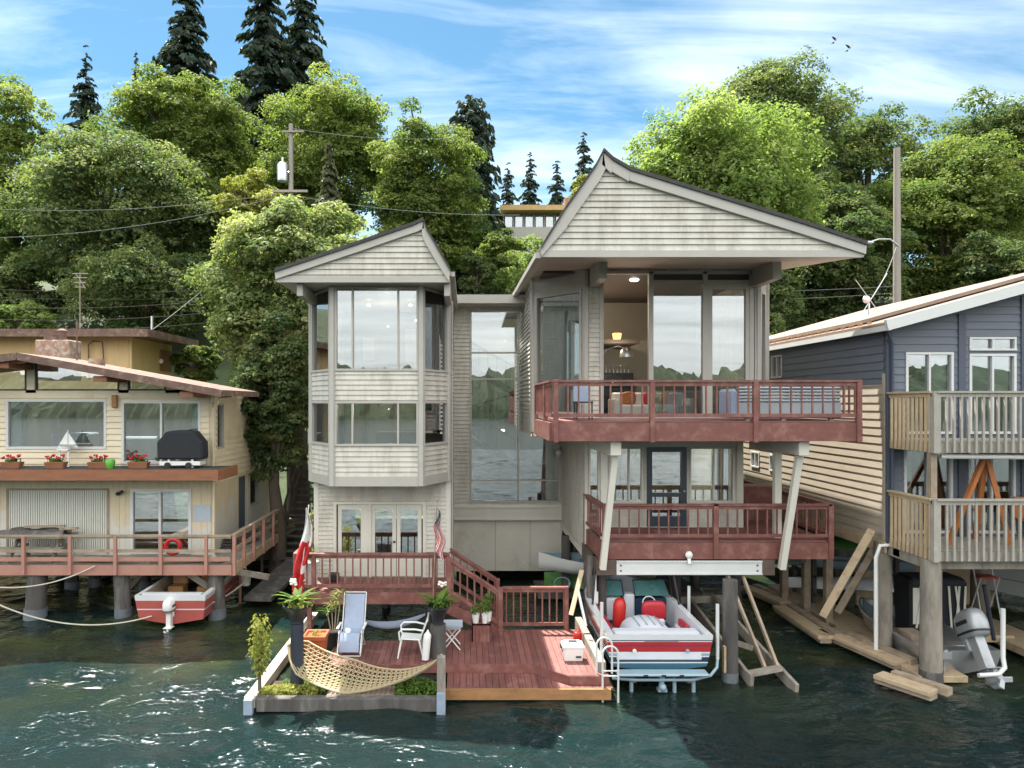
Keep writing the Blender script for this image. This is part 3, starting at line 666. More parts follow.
def railing(parent, p, q, z0, h, posts, m=None, bal=.26, bw=.037, post_w=.11, post_low=None, top_w=.13, ends=True, name='railing', skip_posts=False, bot=.14, th=.05, z1=None):
    """rail from p to q (x,y); z1: floor height at q (for a stair)"""
    m = m or m_red; z1 = z0 if z1 is None else z1
    P0 = Vector((p[0], p[1], z0)); P1 = Vector((q[0], q[1], z1)); L = (P1-P0).length; up = Vector((0, 0, 1))
    mb = MB()
    mb.beam(P0+up*(h-th/2), P1+up*(h-th/2), top_w, th)
    mb.beam(P0+up*(h-th-.05), P1+up*(h-th-.05), .04, .085)
    mb.beam(P0+up*bot, P1+up*bot, .04, .085)
    n = max(2, round(L/bal))
    for i in range(n):
        c = P0.lerp(P1, (i+.5)/n); d = (P1-P0).normalized(); sd = Vector((-d.y, d.x, 0)).normalized()*.0
        mb.beam(c+up*(bot-.045)+sd, c+up*(h-th-.002)+sd, bw, bw, up=(P1-P0))
    r = O(name, mb, m, parent)
    for t in posts:
        c = P0.lerp(P1, t); mb = MB(); lo = -.1 if post_low is None else post_low
        mb.beam(c+up*lo, c+up*(h+.006), post_w, post_w, up=Vector((P1-P0).x and (P1.x-P0.x, P1.y-P0.y, 0) or (0,1,0)))
        O('post', mb, m, parent, bevel=.006)
    return r
def boards_x(mb, x0, x1, y0, y1, z, w=.14, gap=.008, th=.035):      # boards running along y, laid across x
    n = int((x1-x0)/(w+gap))
    s = (x1-x0)/n
    for i in range(n): mb.box(x0+i*s, x0+(i+1)*s-gap, y0, y1, z-th, z)
def boards_y(mb, x0, x1, y0, y1, z, w=.14, gap=.008, th=.035):
    n = max(1, int((y1-y0)/(w+gap))); s = (y1-y0)/n
    for i in range(n): mb.box(x0, x1, y0+i*s, y0+(i+1)*s-gap, z-th, z)

# ---- bay window tower
g = Fr((-4.42,20.3), (-.44,20.3))
ux = g.ux
door_hole = (ux(-3.78), ux(-1.24), 1.38, 3.52)
mb = MB(); siding(mb, g, .12, g.L-.12, 1.05, 4.3, [door_hole], h=.125, t=.03); core(mb, g, 0, g.L, 1.05, 4.3, [door_hole])
for (A, B) in (((-.44,20.3),(-.44,27)), ((-4.42,27),(-4.42,20.3))):
    f = Fr(A, B); siding(mb, f, .12, f.L, 1.05, 9.7, h=.125); core(mb, f, .14, f.L, 1.05, 9.7)
O('tower_wall', mb, m_white, H)
mb = MB(); fbox(mb, g, -.02, .12, -.01, .035, 1.05, 4.25); fbox(mb, g, g.L-.12, g.L+.02, -.01, .035, 1.05, 4.25)
fbox(mb, g, door_hole[0]-.09, door_hole[0], 0, .04, 1.38, 3.6); fbox(mb, g, door_hole[1], door_hole[1]+.09, 0, .04, 1.38, 3.6); fbox(mb, g, door_hole[0], door_hole[1], 0, .04, 3.52, 3.6)
O('corner_trim', mb, m_trimw, H)
mb = MB(); mb.tube([(-.385,20.36,1.0),(-.385,20.36,9.0),(-.385,20.3,9.5)], .035, 8); O('downpipe', mb, m_trim, H, smooth=50)
for i, (a, b, knob) in enumerate(((-3.74,-2.83,0),(-2.76,-2.03,1),(-2.01,-1.28,0))):
    z0, z1 = 1.40, 3.50; f = MB(); u0, u1 = ux(a), ux(b)
    ga, gb, gz0, gz1 = u0+.11, u1-.11, 2.02, 3.37
    if i == 0: gb = u1-.24
    for q in ((u0, u1, gz1, z1), (u0, u1, z0, gz0), (u0, ga, gz0, gz1), (gb, u1, gz0, gz1)): fbox(f, g, q[0], q[1], -.06, -.01, q[2], q[3])
    fbox(f, g, ga-.02, gb+.02, -.01, .002, z0+.14, gz0-.12)
    d = O('door', f, m_trimw, H, label='white glazed leaf of the French doors')
    p = MB(); fbox(p, g, ga, gb, -.04, -.03, gz0, gz1); O('pane', p, m_glasslo, d)
    if knob: p = MB(); c = g.p(u1-.05, .03, 2.42); p.ell(c, (.035,.05,.035)); O('handle', p, m_dark, d, smooth=60)
mb = MB(); fbox(mb, g, ux(-2.83), ux(-2.76), -.08, .03, 1.38, 3.52); O('door_post', mb, m_trimw, H)
# bay
bay = [(-4.49,20.2), (-3.64,18.9), (-1.2,18.9), (-.50,20.2)]
facets = [Fr(bay[i], bay[i+1]) for i in range(3)]
mb = MB()
for f in facets:
    siding(mb, f, .09, f.L-.09, 4.48, 5.32, h=.14); core(mb, f, 0, f.L, 4.24, 5.32, th=.1)
O('bay_siding', mb, m_white, H)
mb = MB()
for f in facets:
    siding(mb, f, .09, f.L-.09, 6.55, 7.38, h=.14); core(mb, f, 0, f.L, 6.55, 7.38, th=.1)
O('bay_siding', mb, m_white, H)
mb = MB()
for f in facets: fbox(mb, f, -.01, f.L+.01, 0, .04, 4.22, 4.49)
for i, (x, y) in enumerate(bay):
    r = .085 if 0 < i < 3 else .07
    mb.lathe(x, y, [(r*1.3,4.23),(r*1.3,9.72)], 6)
mb.prism([(x, y, 4.24) for (x, y) in bay], (0, 0, .05))
O('bay_trim', mb, m_trim, H)
for k, f in enumerate(facets):
    ms = [f.ux(-3.08), f.ux(-1.83)] if k == 1 else []
    window(f, .07, f.L-.07, 5.32, 6.55, ms, fw=.06); window(f, .07, f.L-.07, 7.38, 9.70, ms, fw=.06)
mb = MB(); mb.prism([(-4.3,20.2,6.9),(-3.6,19.1,6.9),(-1.25,19.1,6.9),(-.7,20.2,6.9),(-.7,26.5,6.9),(-4.3,26.5,6.9)], (0,0,.12)); mb.prism([(-4.3,20.2,4.8),(-3.6,19.1,4.8),(-1.25,19.1,4.8),(-.7,20.2,4.8),(-.7,26.5,4.8),(-4.3,26.5,4.8)], (0,0,.1))
O('floor', mb, m_floor, H)
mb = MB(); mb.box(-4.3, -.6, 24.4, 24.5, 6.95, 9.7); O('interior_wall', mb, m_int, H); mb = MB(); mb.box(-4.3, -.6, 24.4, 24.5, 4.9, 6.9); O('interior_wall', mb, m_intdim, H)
mb = MB(); mb.box(-.95, -.9, 20.3, 22.4, 7.03, 9.0); mb.box(-2.1, -1.5, 24.3, 24.4, 7.02, 9.1); mb.box(-3.6,-3.2,24.3,24.4,8.0,8.8); O('interior_door', mb, m_trimw, H)
mb = MB(); mb.box(-4.0, -3.4, 23.2, 23.9, 4.9, 6.1); mb.box(-2.9,-1.4,22.5,23.6,4.9,5.55); mb.box(-3.4,-2.0,21.5,22.4,7.02,7.7); O('interior_furniture', mb, m_intdark, H)
for c in ((-3.0,21.5,9.55), (-1.7,21.5,9.55), (-1.6,22.6,9.2)):
    mb = MB(); mb.ell(c, (.05,.05,.03)); O('ceiling_lamp', mb, m_lamp, H, smooth=60)
mb = MB(); mb.ell((-2.5,19.6,4.2), (.10,.10,.06)); mb.lathe(-2.5,19.6,[(.06,4.2),(.06,4.26)],10); O('soffit_light', mb, m_plwhite, H, smooth=60)
for s in (0, 1):
    mb = MB(); n = 10
    x0, y0 = (-4.30,20.05) if s == 0 else (-.72,20.1)
    mb.grid(lambda u, v: (x0+(.28*u if s == 0 else -.25*u), y0+.05*math.sin(u*22)-.35*u*(1), 5.35+v*1.2), 14, 1); O('curtain', mb, m_whiteflag, H)

def gable_roof(name_sfx, topline, zb, Df, Db, back_top, xl, xr, fascia=.27, h=.17, zbb=None):
    """topline: (x,z) from left eave tip over the apex to right eave tip at the front; back_top the same at the back"""
    n = len(topline)
    ap0 = max(range(n), key=lambda i: topline[i][1])
    # skin of the roof
    mb = MB(); secs = []
    for f in (0, .08, .16, .19, .25, .30, 1):
        e = 1-(1-f)**2.2; t_ = min(1, max(0, (f-.17)/.12)); e2 = (t_*t_*(3-2*t_)) if zbb else e
        sec = [((a[0]*(1-e2)+b[0]*e2) if i_ > ap0 else (a[0]*(1-e)+b[0]*e), Df-.17+(Db-Df)*f, a[1]*(1-e)+b[1]*e) for i_, (a, b) in enumerate(zip(topline, back_top))]
        secs.append(sec+[(x, y, z+.09) for (x, y, z) in sec[::-1]])
    mb.loft(secs); O('roof', mb, m_shingle, H)
    lf = lambda z: np.interp(z, [q[1] for q in tl], [q[0] for q in tl])
    ap = max(range(n), key=lambda i: topline[i][1])
    tl = topline[:ap+1]; tr = topline[ap:]
    rf = lambda z: np.interp(z, [q[1] for q in tr[::-1]], [q[0] for q in tr[::-1]])
    fr = Fr((0, Df), (1, Df))
    mb = MB(); siding(mb, fr, 0, 1, zb+.02, topline[ap][1]-.15, h=h, lf=lambda z: lf(z)+.02, rf=lambda z: rf(z)-.02, t=.036)
    O('gable_siding', mb, m_white, H)
    mb = MB()                                             # rake fascia: strips of constant depth below the top line
    for side in (tl, tr):
        for (a, b) in zip(side, side[1:]):
            fa = min(fascia, max(.03, a[1]-zb)); fb_ = min(fascia, max(.03, b[1]-zb))
            d = Vector((b[0]-a[0], b[1]-a[1])).normalized(); nrm = Vector((d.y, -d.x))
            mult = lambda q, ff: (q[0]+nrm.x*ff*.25, q[1]-ff*(1/max(.55, abs(d.x))))
            q = [(a[0], a[1]), (b[0], b[1]), mult(b, fb_*.8), mult(a, fa*.8)]
            q = [(x, max(z, zb+.001)) for x, z in q]
            mb.prism([(x, Df-.12, z) for x, z in q], (0, .085, 0))
    mb.box(xl+.02, xr-.02, Df-.06, Df+.05, zb-.02, zb+.14)
    O('fascia', mb, m_trim, H)
    # closed body under the roof, soffit
    mb = MB()
    secs = []
    for f in (0.006, .08, .16, .19, .25, .30, 1):
        e = 1-(1-f)**2.2; t_ = min(1, max(0, (f-.17)/.12)); e2 = (t_*t_*(3-2*t_)) if zbb else e
        s = [((a[0]*(1-e2)+b[0]*e2) if i_ > ap0 else (a[0]*(1-e)+b[0]*e), Df+(Db-Df)*f, (a[1]*(1-e)+b[1]*e)-.02) for i_, (a, b) in enumerate(zip(topline, back_top))]
        z = zb if zbb is None else min(zbb, zb+(zbb-zb)*(f*(Db-Df)/2.2))
        secs.append([(s[0][0]+.01, s[0][1], z)]+s+[(s[-1][0]-.01, s[-1][1], z)])
    mb.loft(secs); O('soffit', mb, m_soffit, H)

tl1 = [(-5.01,9.95), (-2.84,10.67), (-1.83,11.02), (-1.36,11.18), (-1.10,11.30), (-1.02,11.06), (-.74,10.58), (-.39,9.97)]
bk1 = [(-4.85,9.92), (-2.84,10.42), (-1.83,10.65), (-1.36,10.76), (-1.10,10.82), (-1.0,10.75), (-.74,10.45), (-.39,9.95)]
gable_roof('tower', tl1, 9.71, 18.3, 27.5, bk1, -5.0, -.39, fascia=.22, h=.15)
for x in (-4.42, -.48):
    mb = MB(); mb.box(x-.08, x+.08, 18.45, 20.3, 9.36, 9.705); O('roof_beam', mb, m_trim, H, bevel=.01)
mb = MB(); mb.beam((-.33,18.3,9.92), (-.30,27,9.90), .12, .12); O('gutter', mb, m_trim, H)

# ---- link
l = Fr((-.44,24.8), (3.48,24.8)); lu = l.ux
hole = (lu(.17), lu(3.42), 2.92, 9.84)
mb = MB(); siding(mb, l, 0, l.L, 2.84, 10.0, [hole], h=.14); core(mb, l, 0, l.L, 2.6, 10.0, [hole], th=.12); O('link_wall', mb, m_white, H)
mb = MB(); fbox(mb, l, 0, l.L, 0, .07, 2.38, 2.85); fbox(mb, l, 0, l.L, .07, .10, 2.74, 2.80); mb.box(-.44,3.48,24.7,30,2.3,2.38); O('base_trim', mb, m_trimw, H)
mb = MB(); mb.box(-.44, 3.5, 24.92, 25.1, .44, 2.31); O('foundation_panel', mb, m_conc, H)
mb = MB()
for x in (1.1, 2.35): mb.box(x-.012, x+.012, 24.908, 24.93, .46, 2.24)
mb.box(-.4, 3.4, 24.90, 24.93, 2.23, 2.3); O('panel_batten', mb, m_trim, H)
window(l, hole[0], hole[1], hole[2], hole[3], [lu(1.92)], [3.72, 7.36, 8.31], fw=.07)
mb = MB(); mb.box(-.5, 2.6, 24.2, 30, 10.06, 10.26); O('link_roof', mb, m_shingle, H)
mb = MB(); mb.box(-.5, 2.3, 24.05, 24.2, 9.98, 10.28); mb.box(-.5, 2.3, 24.22, 24.8, 9.93, 10.04); O('link_fascia', mb, m_trim, H)
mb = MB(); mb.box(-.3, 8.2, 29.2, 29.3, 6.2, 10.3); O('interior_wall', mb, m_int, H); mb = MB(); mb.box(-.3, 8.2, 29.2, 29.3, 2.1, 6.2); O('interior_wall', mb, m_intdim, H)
# stairs seen through the link glass
mb = MB()
for (a, b) in (((.0,27.4,8.0),(3.2,27.4,6.2)), ((.0,28.3,5.3),(3.2,28.3,6.2)), ((.0,27.4,5.2),(3.2,27.4,3.4))):
    mb.beam(a, b, .9, .22)
    for i in range(9):
        c = Vector(a).lerp(Vector(b), (i+.5)/9); mb.box(c.x-.02, c.x+.02, 26.98, 27.02, c.z+.1, c.z+.95)
    mb.beam(Vector(a)+Vector((0,-.4,1)), Vector(b)+Vector((0,-.4,1)), .06, .08)
O('staircase', mb, m_intdark, H)
mb = MB(); mb.ell((1.5,27.5,5.4), (.08,.08,.05)); O('ceiling_lamp', mb, m_lamp, H, smooth=60)

# ---- wing: upper storey
W1 = Fr((2.12,26.5), (2.12,21.5)); W2 = Fr((2.12,21.5), (3.5,20.0)); W3 = Fr((3.5,20.0), (8.5,20.0)); W4 = Fr((8.5,20.0), (8.92,20.45)); W5 = Fr((8.92,20.45), (8.92,28.5))
zt = 10.37
h2 = (.10, W2.L-.12, 6.15, 9.82); u3 = W3.ux
h3 = (u3(3.96), u3(8.38), 6.08, 10.30); h4 = (.12, W4.L-.10, 6.1, 9.75)
mb = MB()
siding(mb, W1, 0, W1.L-.08, 5.46, zt, h=.14); core(mb, W1, 0, W1.L, 5.46, zt)
for f, hh in ((W2, h2), (W3, h3), (W4, h4)):
    siding(mb, f, .06, f.L-.06, 5.6, zt, [hh], h=.14); core(mb, f, 0, f.L, 5.6, zt, [hh], th=.12)
siding(mb, W5, .06, W5.L, 5.46, zt, h=.14); core(mb, W5, 0, W5.L, 5.46, zt)
O('wing_wall', mb, m_white, H)
for (x, y) in ((2.12,21.5),(3.5,20),(8.5,20),(8.92,20.45)): mb = MB(); mb.lathe(x, y, [(.10,5.6),(.10,zt)], 6); O('corner_post', mb, m_trim, H)
mb = MB()
fbox(mb, W2, .08, W2.L-.1, 0, .03, 9.82, zt); O('header_trim', mb, m_trim, H)
mb = MB(); fbox(mb, W4, .08, W4.L-.08, 0, .03, 9.75, zt); O('header_trim', mb, m_trim, H)
mb = MB(); fbox(mb, W3, u3(3.9), u3(3.97), 0, .06, 6.1, zt); O('corner_trim', mb, m_trim, H)
mb = MB(); fbox(mb, W3, u3(8.36), W3.L-.02, .0, .05, 6.1, zt); O('corner_trim', mb, m_trim, H)
window(W2, *h2, fw=.09, gm=m_glass, o1=.05)
# sliding wall of glass: an open bay on the left, two tall lights right of it
f = MB(); U0, U1 = h3[0], h3[1]
for (a, b) in ((U0, U0+.05), (u3(5.32), u3(5.45)), (u3(6.88), u3(7.02)), (u3(8.24), U1)): fbox(f, W3, a, b, -.10, .05, 6.08, 10.30)
fbox(f, W3, U0, U1, -.1, .055, 6.02, 6.12); fbox(f, W3, U0, U1, -.1, .05, 10.24, 10.32)
fbox(f, W3, u3(5.45), u3(8.24), -.09, .03, 9.98, 10.06)
fbox(f, W3, u3(7.02), u3(7.16), -.08, .035, 6.12, 9.98); fbox(f, W3, u3(8.12), u3(8.24), -.08, .035, 6.12, 9.98); fbox(f, W3, u3(7.16), u3(8.12), -.08, .035, 9.80, 9.98)
wn = O('window', f, m_trim, H, label='tall sliding glass wall with its left bay open')
p = MB(); fbox(p, W3, u3(5.45), u3(6.88), -.04, -.03, 6.12, 9.98); fbox(p, W3, u3(7.16), u3(8.12), -.035, -.025, 6.12, 9.8); O('pane', p, m_glass, wn)
p = MB(); fbox(p, W3, u3(5.45), u3(8.24), -.06, -.05, 10.06, 10.24); O('transom', p, m_intdark, wn)
window(W4, *h4, fw=.07)
for f, hh in ((W2, h2), (W4, h4)):
    mb = MB(); a_, b_ = hh[0]+.05, hh[1]-.05
    mb.grid(lambda u, v: f.p(a_+(b_-a_)*u, -.28+.03*math.sin(u*40), hh[2]+.05+(hh[3]-hh[2]-.1)*v), 40, 1); O('curtain', mb, m_whiteflag, H)  # white sheets added behind the angled panes so they read pale
# interior of the wing
mb = MB(); mb.prism([(2.3,26.4,5.9),(2.3,21.6,5.9),(3.55,20.2,5.9),(8.45,20.2,5.9),(8.8,20.6,5.9),(8.8,26.4,5.9)], (0,0,.12)); O('floor', mb, m_floor, H)
mb = MB(); mb.box(2.25, 8.8, 26.2, 26.3, 6.0, zt); mb.box(2.25,2.3,21.7,26.2,6.0,zt); mb.box(5.0,8.8,25.9,26.2,6.02,7.4); O('interior_wall', mb, m_int, H)
mb = MB(); mb.box(2.3, 8.8, 20.25, 26.2, 10.30, 10.36); mb.box(3.6,6.0,23.6,26.2,8.55,8.68); O('interior_ceiling', mb, m_intdark, H)
mb = MB(); mb.box(3.8, 6.2, 25.4, 26.15, 6.02, 7.6)
for z in (6.3, 6.7, 7.1): mb.box(3.85, 6.15, 25.3, 25.4, z, z+.04)
O('bar_cabinet', mb, mat('dark_blue_cabinet', (.025,.03,.045), .4), H)
mb = MB(); rb = random.Random(5)
for i in range(16):
    x = 3.95+i*.135; mb.lathe(x, 25.25, [(.035,7.61),(.035,7.61+.16),(.012,7.61+.22),(.012,7.61+.28)], 8)
    if i % 2: mb.lathe(x, 25.36, [(.035,7.14),(.035,7.28),(.012,7.33),(.012,7.38)], 8)
O('bottles', mb, m_glasslo, H, smooth=50)
mb = MB(); mb.lathe(5.35, 24.3, [(.12,8.7),(.16,8.95)], 14); O('table_lamp', mb, emit('orange_shade', (1,.35,.08), 1.3), H)
mb = MB(); mb.ell((5.2,21.2,10.28), (.14,.14,.04)); O('ceiling_lamp', mb, m_lamp, H, smooth=60)
for nm, pts, lab in (('sofa', ((4.4,6.8),), 'white sofa behind the upper deck railing'),):
    s = E('sofa', (5.9,22.4,6.02), 'white sofa with orange cushions inside the tall glass wall', 'sofa')
    mb = MB(); mb.box(4.9,7.3,22.2,23.0,6.1,6.45); mb.box(4.9,7.3,22.95,23.2,6.1,6.85); mb.box(4.8,5.0,22.2,23.2,6.05,6.65); mb.box(7.2,7.4,22.2,23.2,6.05,6.65); O('frame', mb, m_plwhite, s, bevel=.05)
    for x, mm in ((5.4, m_orange), (6.1, m_redvinyl), (6.7, m_orange)):
        mb = MB(); mb.ell((x,22.75,6.66), (.24,.12,.22), e=.6); O('cushion', mb, mm, s, smooth=60)
s = E('arc_lamp', (4.0,21.9,6.02), 'chrome dome arc lamp leaning over in the open bay of the upper room', 'lamp')
mb = MB(); mb.lathe(4.0,21.9,[(.2,6.02),(.2,6.1)],16); mb.tube([(4.0,21.9,6.1),(4.02,21.9,7.2),(4.15,21.9,7.8),(4.5,21.9,8.2),(4.85,21.9,8.3),(5.05,21.9,8.25)], .022, 7); O('stand', mb, m_alu, s, smooth=50)
mb = MB(); mb.lathe(5.12,21.9,[(.22,7.95),(.22,8.03),(.18,8.17),(.1,8.26),(.02,8.29)],18); O('lamp_shade', mb, m_alu, s, smooth=50)

tl2 = [(2.00,10.54), (2.65,11.59), (3.45,12.72), (3.65,13.11), (3.90,12.88), (4.35,12.62), (6.68,11.90), (8.91,11.21), (10.58,10.66)]
sc2 = 17.0/18.3; tl2 = [(x*sc2, 6.5+(z-6.5)*sc2) for x, z in tl2]
bk2 = [(1.78,10.50), (2.70,11.45), (3.35,12.0), (3.55,12.15), (3.80,12.10), (4.25,11.98), (6.1,11.4), (7.7,10.95), (8.98,10.6)]
gable_roof('wing', tl2, 6.5+3.88*sc2, 17.0, 29.5, bk2, 2.0*sc2, 10.56*sc2, fascia=.28, h=.153, zbb=10.38)
for x in (3.72, 8.42):
    mb = MB(); mb.box(x-.12, x+.12, 18.6, 20.1, 9.85, 10.375); O('roof_beam', mb, m_trim, H, bevel=.01)
mb = MB(); mb.beam((1.80,17.0,10.14), (1.70,29.4,10.40), .13, .14); O('gutter', mb, m_trim, H)

# ---- wing: lower storey
L1 = Fr((3.48,26.5), (3.48,20.0)); L2 = Fr((3.48,20.0), (8.03,20.0)); L3 = Fr((8.03,20.0), (8.03,28)); u2 = L2.ux
hs = [(u2(3.58), u2(3.90), 2.95, 5.22), (u2(4.16), u2(5.16), 3.62, 5.22), (u2(5.26), u2(6.42), 2.92, 5.22), (u2(6.50), u2(7.80), 3.62, 5.22)]
mb = MB(); siding(mb, L1, .0, L1.L-.06, 2.2, 5.46, h=.125, t=.03); core(mb, L1, 0, L1.L, 2.2, 5.46)
siding(mb, L2, .06, L2.L-.06, 2.2, 5.56, hs, h=.125, t=.03); core(mb, L2, 0, L2.L, 2.2, 5.56, hs, th=.12)
siding(mb, L3, .06, L3.L, 2.2, 5.46); core(mb, L3, 0, L3.L, 2.2, 5.46)
O('wing_wall', mb, m_white, H)
mb = MB(); mb.box(2.12, 8.9, 20.05, 28, 5.50, 5.58); mb.box(3.48,8.03,20.1,28,2.1,2.2); O('soffit', mb, m_soffit, H)
mb = MB(); fbox(mb, L2, -.02, .08, 0, .05, 2.2, 5.5); fbox(mb, L2, L2.L-.16, L2.L+.02, 0, .05, 2.2, 5.5); fbox(mb, L2, u2(3.92), u2(4.15), 0, .045, 2.9, 5.4); fbox(mb, L2, u2(3.55), u2(7.86), 0, .04, 5.24, 5.42); fbox(mb, L2, u2(4.1), u2(5.25), 0, .05, 3.52, 3.62); fbox(mb, L2, u2(6.43), u2(7.86), 0, .05, 3.52, 3.62)
fbox(mb, L1, 0, L1.L, 0, .04, 2.0, 2.22); O('corner_trim', mb, m_trimw, H)
window(L2, *hs[0], fw=.05, fm=m_trimw, gm=m_glasslo); window(L2, *hs[1], fw=.05, mull=[u2(4.75)], fm=m_trimw, gm=m_glasslo); window(L2, *hs[3], fw=.05, mull=[u2(7.2)], fm=m_trimw, gm=m_glasslo)
m_doorblue = mat('dark_blue_door_paint', (.035,.05,.07), .4, .08, 3)
f = MB(); a, b, c, d = hs[2]; fbox(f, L2, a, a+.16, -.08, .03, c, d); fbox(f, L2, b-.16, b, -.08, .03, c, d); fbox(f, L2, a+.16, b-.16, -.08, .03, d-.14, d); fbox(f, L2, a+.16, b-.16, -.08, .03, c, c+.3)
fbox(f, L2, a+.16, b-.16, -.07, .02, 3.78, 3.9)
dr = O('door', f, m_doorblue, H, label='dark blue glazed door onto the middle deck')
p = MB(); fbox(p, L2, a+.16, b-.16, -.04, -.03, c+.3, d-.14); O('pane', p, m_glasslo, dr)
p = MB(); q = L2.p(b-.08, .05, 3.95); p.ell(q, (.04,.05,.04)); O('handle', p, m_alu, dr, smooth=60)
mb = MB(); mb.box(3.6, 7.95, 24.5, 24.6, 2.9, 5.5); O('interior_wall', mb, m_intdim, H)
for x in (7.3, 7.55, 4.35):
    mb = MB(); mb.grid(lambda u, v: (x+u*.22, 20.3+.04*math.sin(u*16), 3.5+v*1.7), 10, 1); O('curtain', mb, m_whiteflag, H)
mb = MB(); c = P(636, 455, 20.6); mb.tube([(c.x, 20.6, c.z+.05), (c.x, 20.6, 5.4)], .012, 5); mb.lathe(c.x, 20.6, [(.17,-.1),(.13,.02),(.03,.07)], 14, z0=c.z-.02)
pl = O('pendant_lamp', mb, m_plwhite, H, smooth=50)
mb = MB(); c = P(558, 453, 24.6); mb.ell((3.34, 24.6, c.z), (.13,.13,.13)); mb.tube([(3.34,24.6,c.z+.12),(3.34,24.6,c.z+.28),(3.47,24.6,c.z+.3)], .03, 6); O('globe_light', mb, m_plwhite, H, smooth=60)

# ---- upper deck
d = MB(); boards_y(d, 2.14, 9.66, 16.86, 20.0, 6.06); boards_y(d, 2.14, 3.4, 20.0, 20.55, 6.06); dk = O('deck_floor', d, m_redboardy, H)
d = MB(); d.box(2.12, 9.67, 16.78, 16.86, 5.57, 6.02); d.box(2.06, 2.14, 16.86, 20.6, 5.57, 6.02); d.box(9.6, 9.67, 16.86, 20.6, 5.57, 6.02); d.box(2.14,9.6,16.84,16.92,5.62,6.0); O('deck_fascia', d, m_red, dk)
d = MB()
for y in np.arange(17.3, 20, .6): d.box(2.2, 9.58, y, y+.05, 5.72, 6.02)
O('joist', d, m_red, dk)
railing(dk, (2.12,16.80), (9.62,16.80), 6.06, 1.0, [.012, .325, .66, .995], post_low=-.52, post_w=.12)
railing(dk, (2.12,16.9), (2.12,20.55), 6.06, 1.0, [.35, .99], post_low=-.3)
railing(dk, (9.62,16.9), (9.62,20.7), 6.06, 1.0, [.99], post_low=-.3)
for x in (3.72, 8.36):
    mb = MB(); mb.box(x-.13, x+.13, 17.0, 20.0, 5.2, 5.565); O('deck_beam', mb, m_trimw, H, bevel=.01)
    mb = MB(); mb.beam((x+.05,17.35,5.2), (x-.16,17.86,2.2), .16, .17); O('deck_strut', mb, m_trimw, H, bevel=.01)
    mb = MB(); mb.box(x-.09, x+.09, 18.4, 18.58, 2.75, 5.2); O('deck_post', mb, m_trimw, H, bevel=.01)

# ---- middle deck
d = MB(); boards_y(d, 3.66, 9.58, 18.06, 19.98, 2.9); boards_y(d, 8.05, 9.58, 20.0, 24, 2.9); dk = O('deck_floor', d, m_redboardy, H)
d = MB(); d.box(3.64, 9.6, 17.98, 18.06, 2.43, 2.86); d.box(3.50, 3.64, 18.0, 20.2, 2.43, 2.86); d.box(9.52, 9.6, 18.06, 24, 2.43, 2.86); O('deck_fascia', d, m_red, dk)
d = MB()
for y in np.arange(18.4, 20.2, .5): d.box(3.7, 9.5, y, y+.05, 2.58, 2.86)
d.box(3.9, 9.4, 19.0, 19.2, 2.1, 2.57)
O('joist', d, m_pile, dk)
railing(dk, (3.64,18.0), (9.55,18.0), 2.9, .97, [.002, .49, .997], post_low=-.46, post_w=.13)
railing(dk, (3.58,18.1), (3.50,20.1), 2.9, .97, [.97], post_low=-.46)
railing(dk, (9.55,18.1), (9.55,23.8), 2.9, .97, [.5, .99], post_low=-.4)
railing(dk, (8.08,23.6), (9.5,23.6), 2.9, .97, [.02], post_low=-.4)
mb = MB(); mb.box(8.2,8.28,20.6,23.4,2.95,3.85); mb.box(8.3, 9.4, 20.9, 20.96, 2.95, 3.95); mb.box(8.2,9.45,20.85,21.6,3.9,3.98); O('privacy_screen', mb, m_red, dk)
mb = MB(); mb.box(3.94, 7.72, 17.93, 17.975, 2.04, 2.40); mb.box(3.94,7.72,17.90,17.93,2.36,2.40); mb.box(3.94,7.72,17.90,17.93,2.04,2.08); sb = O('steel_beam', mb, m_metalw, H)
mb = MB()
for x in (4.05, 7.6):
    for z in (2.14, 2.28): mb.lathe(x, 0, [(.025,0),(.025,.02)], 8)
mb = MB()
for x in (4.05, 7.6):
    for z in (2.14, 2.28): mb.tube([(x, 17.935, z), (x, 17.915, z)], .025, 8)
O('bolt', mb, m_pile, sb)
mb = MB(); m_bb = mat('brown_beam', (.10,.07,.055), .7, .2); mb.box(3.42, 3.94, 17.95, 18.3, 2.02, 2.42); mb.box(3.42,3.7,18.3,20.2,2.02,2.42); O('deck_beam', mb, m_bb, H); mb = MB(); mb.box(7.72, 8.06, 17.95, 18.3, 2.02, 2.42); mb.box(7.8,8.06,18.3,24,2.02,2.42); O('deck_beam', mb, m_bb, H)
mb = MB(); c = P(689, 555, 17.9); mb.ell((c.x,17.9,c.z), (.1,.07,.1)); mb.tube([(c.x,17.9,c.z-.1),(c.x,17.85,c.z-.22)], .05, 8); O('flood_light', mb, m_plwhite, H, smooth=60)

# ---- ground deck with stair
d = MB(); boards_x(d, -4.62, -.42, 18.84, 20.3, 1.38, w=.13); gd = O('deck_floor', d, m_redboard, H)
d = MB(); d.box(-4.66, -.42, 18.76, 18.84, 1.03, 1.34); d.box(-4.7, -4.62, 18.76, 20.4, 1.03, 1.34); d.box(-4.4,-.5,19.4,19.5,1.0,1.33); O('deck_fascia', d, m_red, gd)
railing(gd, (-4.62,18.8), (-.45,18.8), 1.38, 1.03, [.0, .12, .905, .995], post_low=-.34, bal=.21, top_w=.16)
railing(gd, (-4.62,18.85), (-4.62,20.4), 1.38, 1.03, [.98], post_low=-.34, bal=.21)
p = MB(); p.box(-4.3,-4.18,18.76,18.88,.3,1.05); O('post', p, m_red, gd)
for x in (-3.2, -1.0):
    p = MB(); p.lathe(x, 19.9, [(.14,-.3),(.12,1.05)], 10); O('pile', p, m_pile, H, smooth=50)
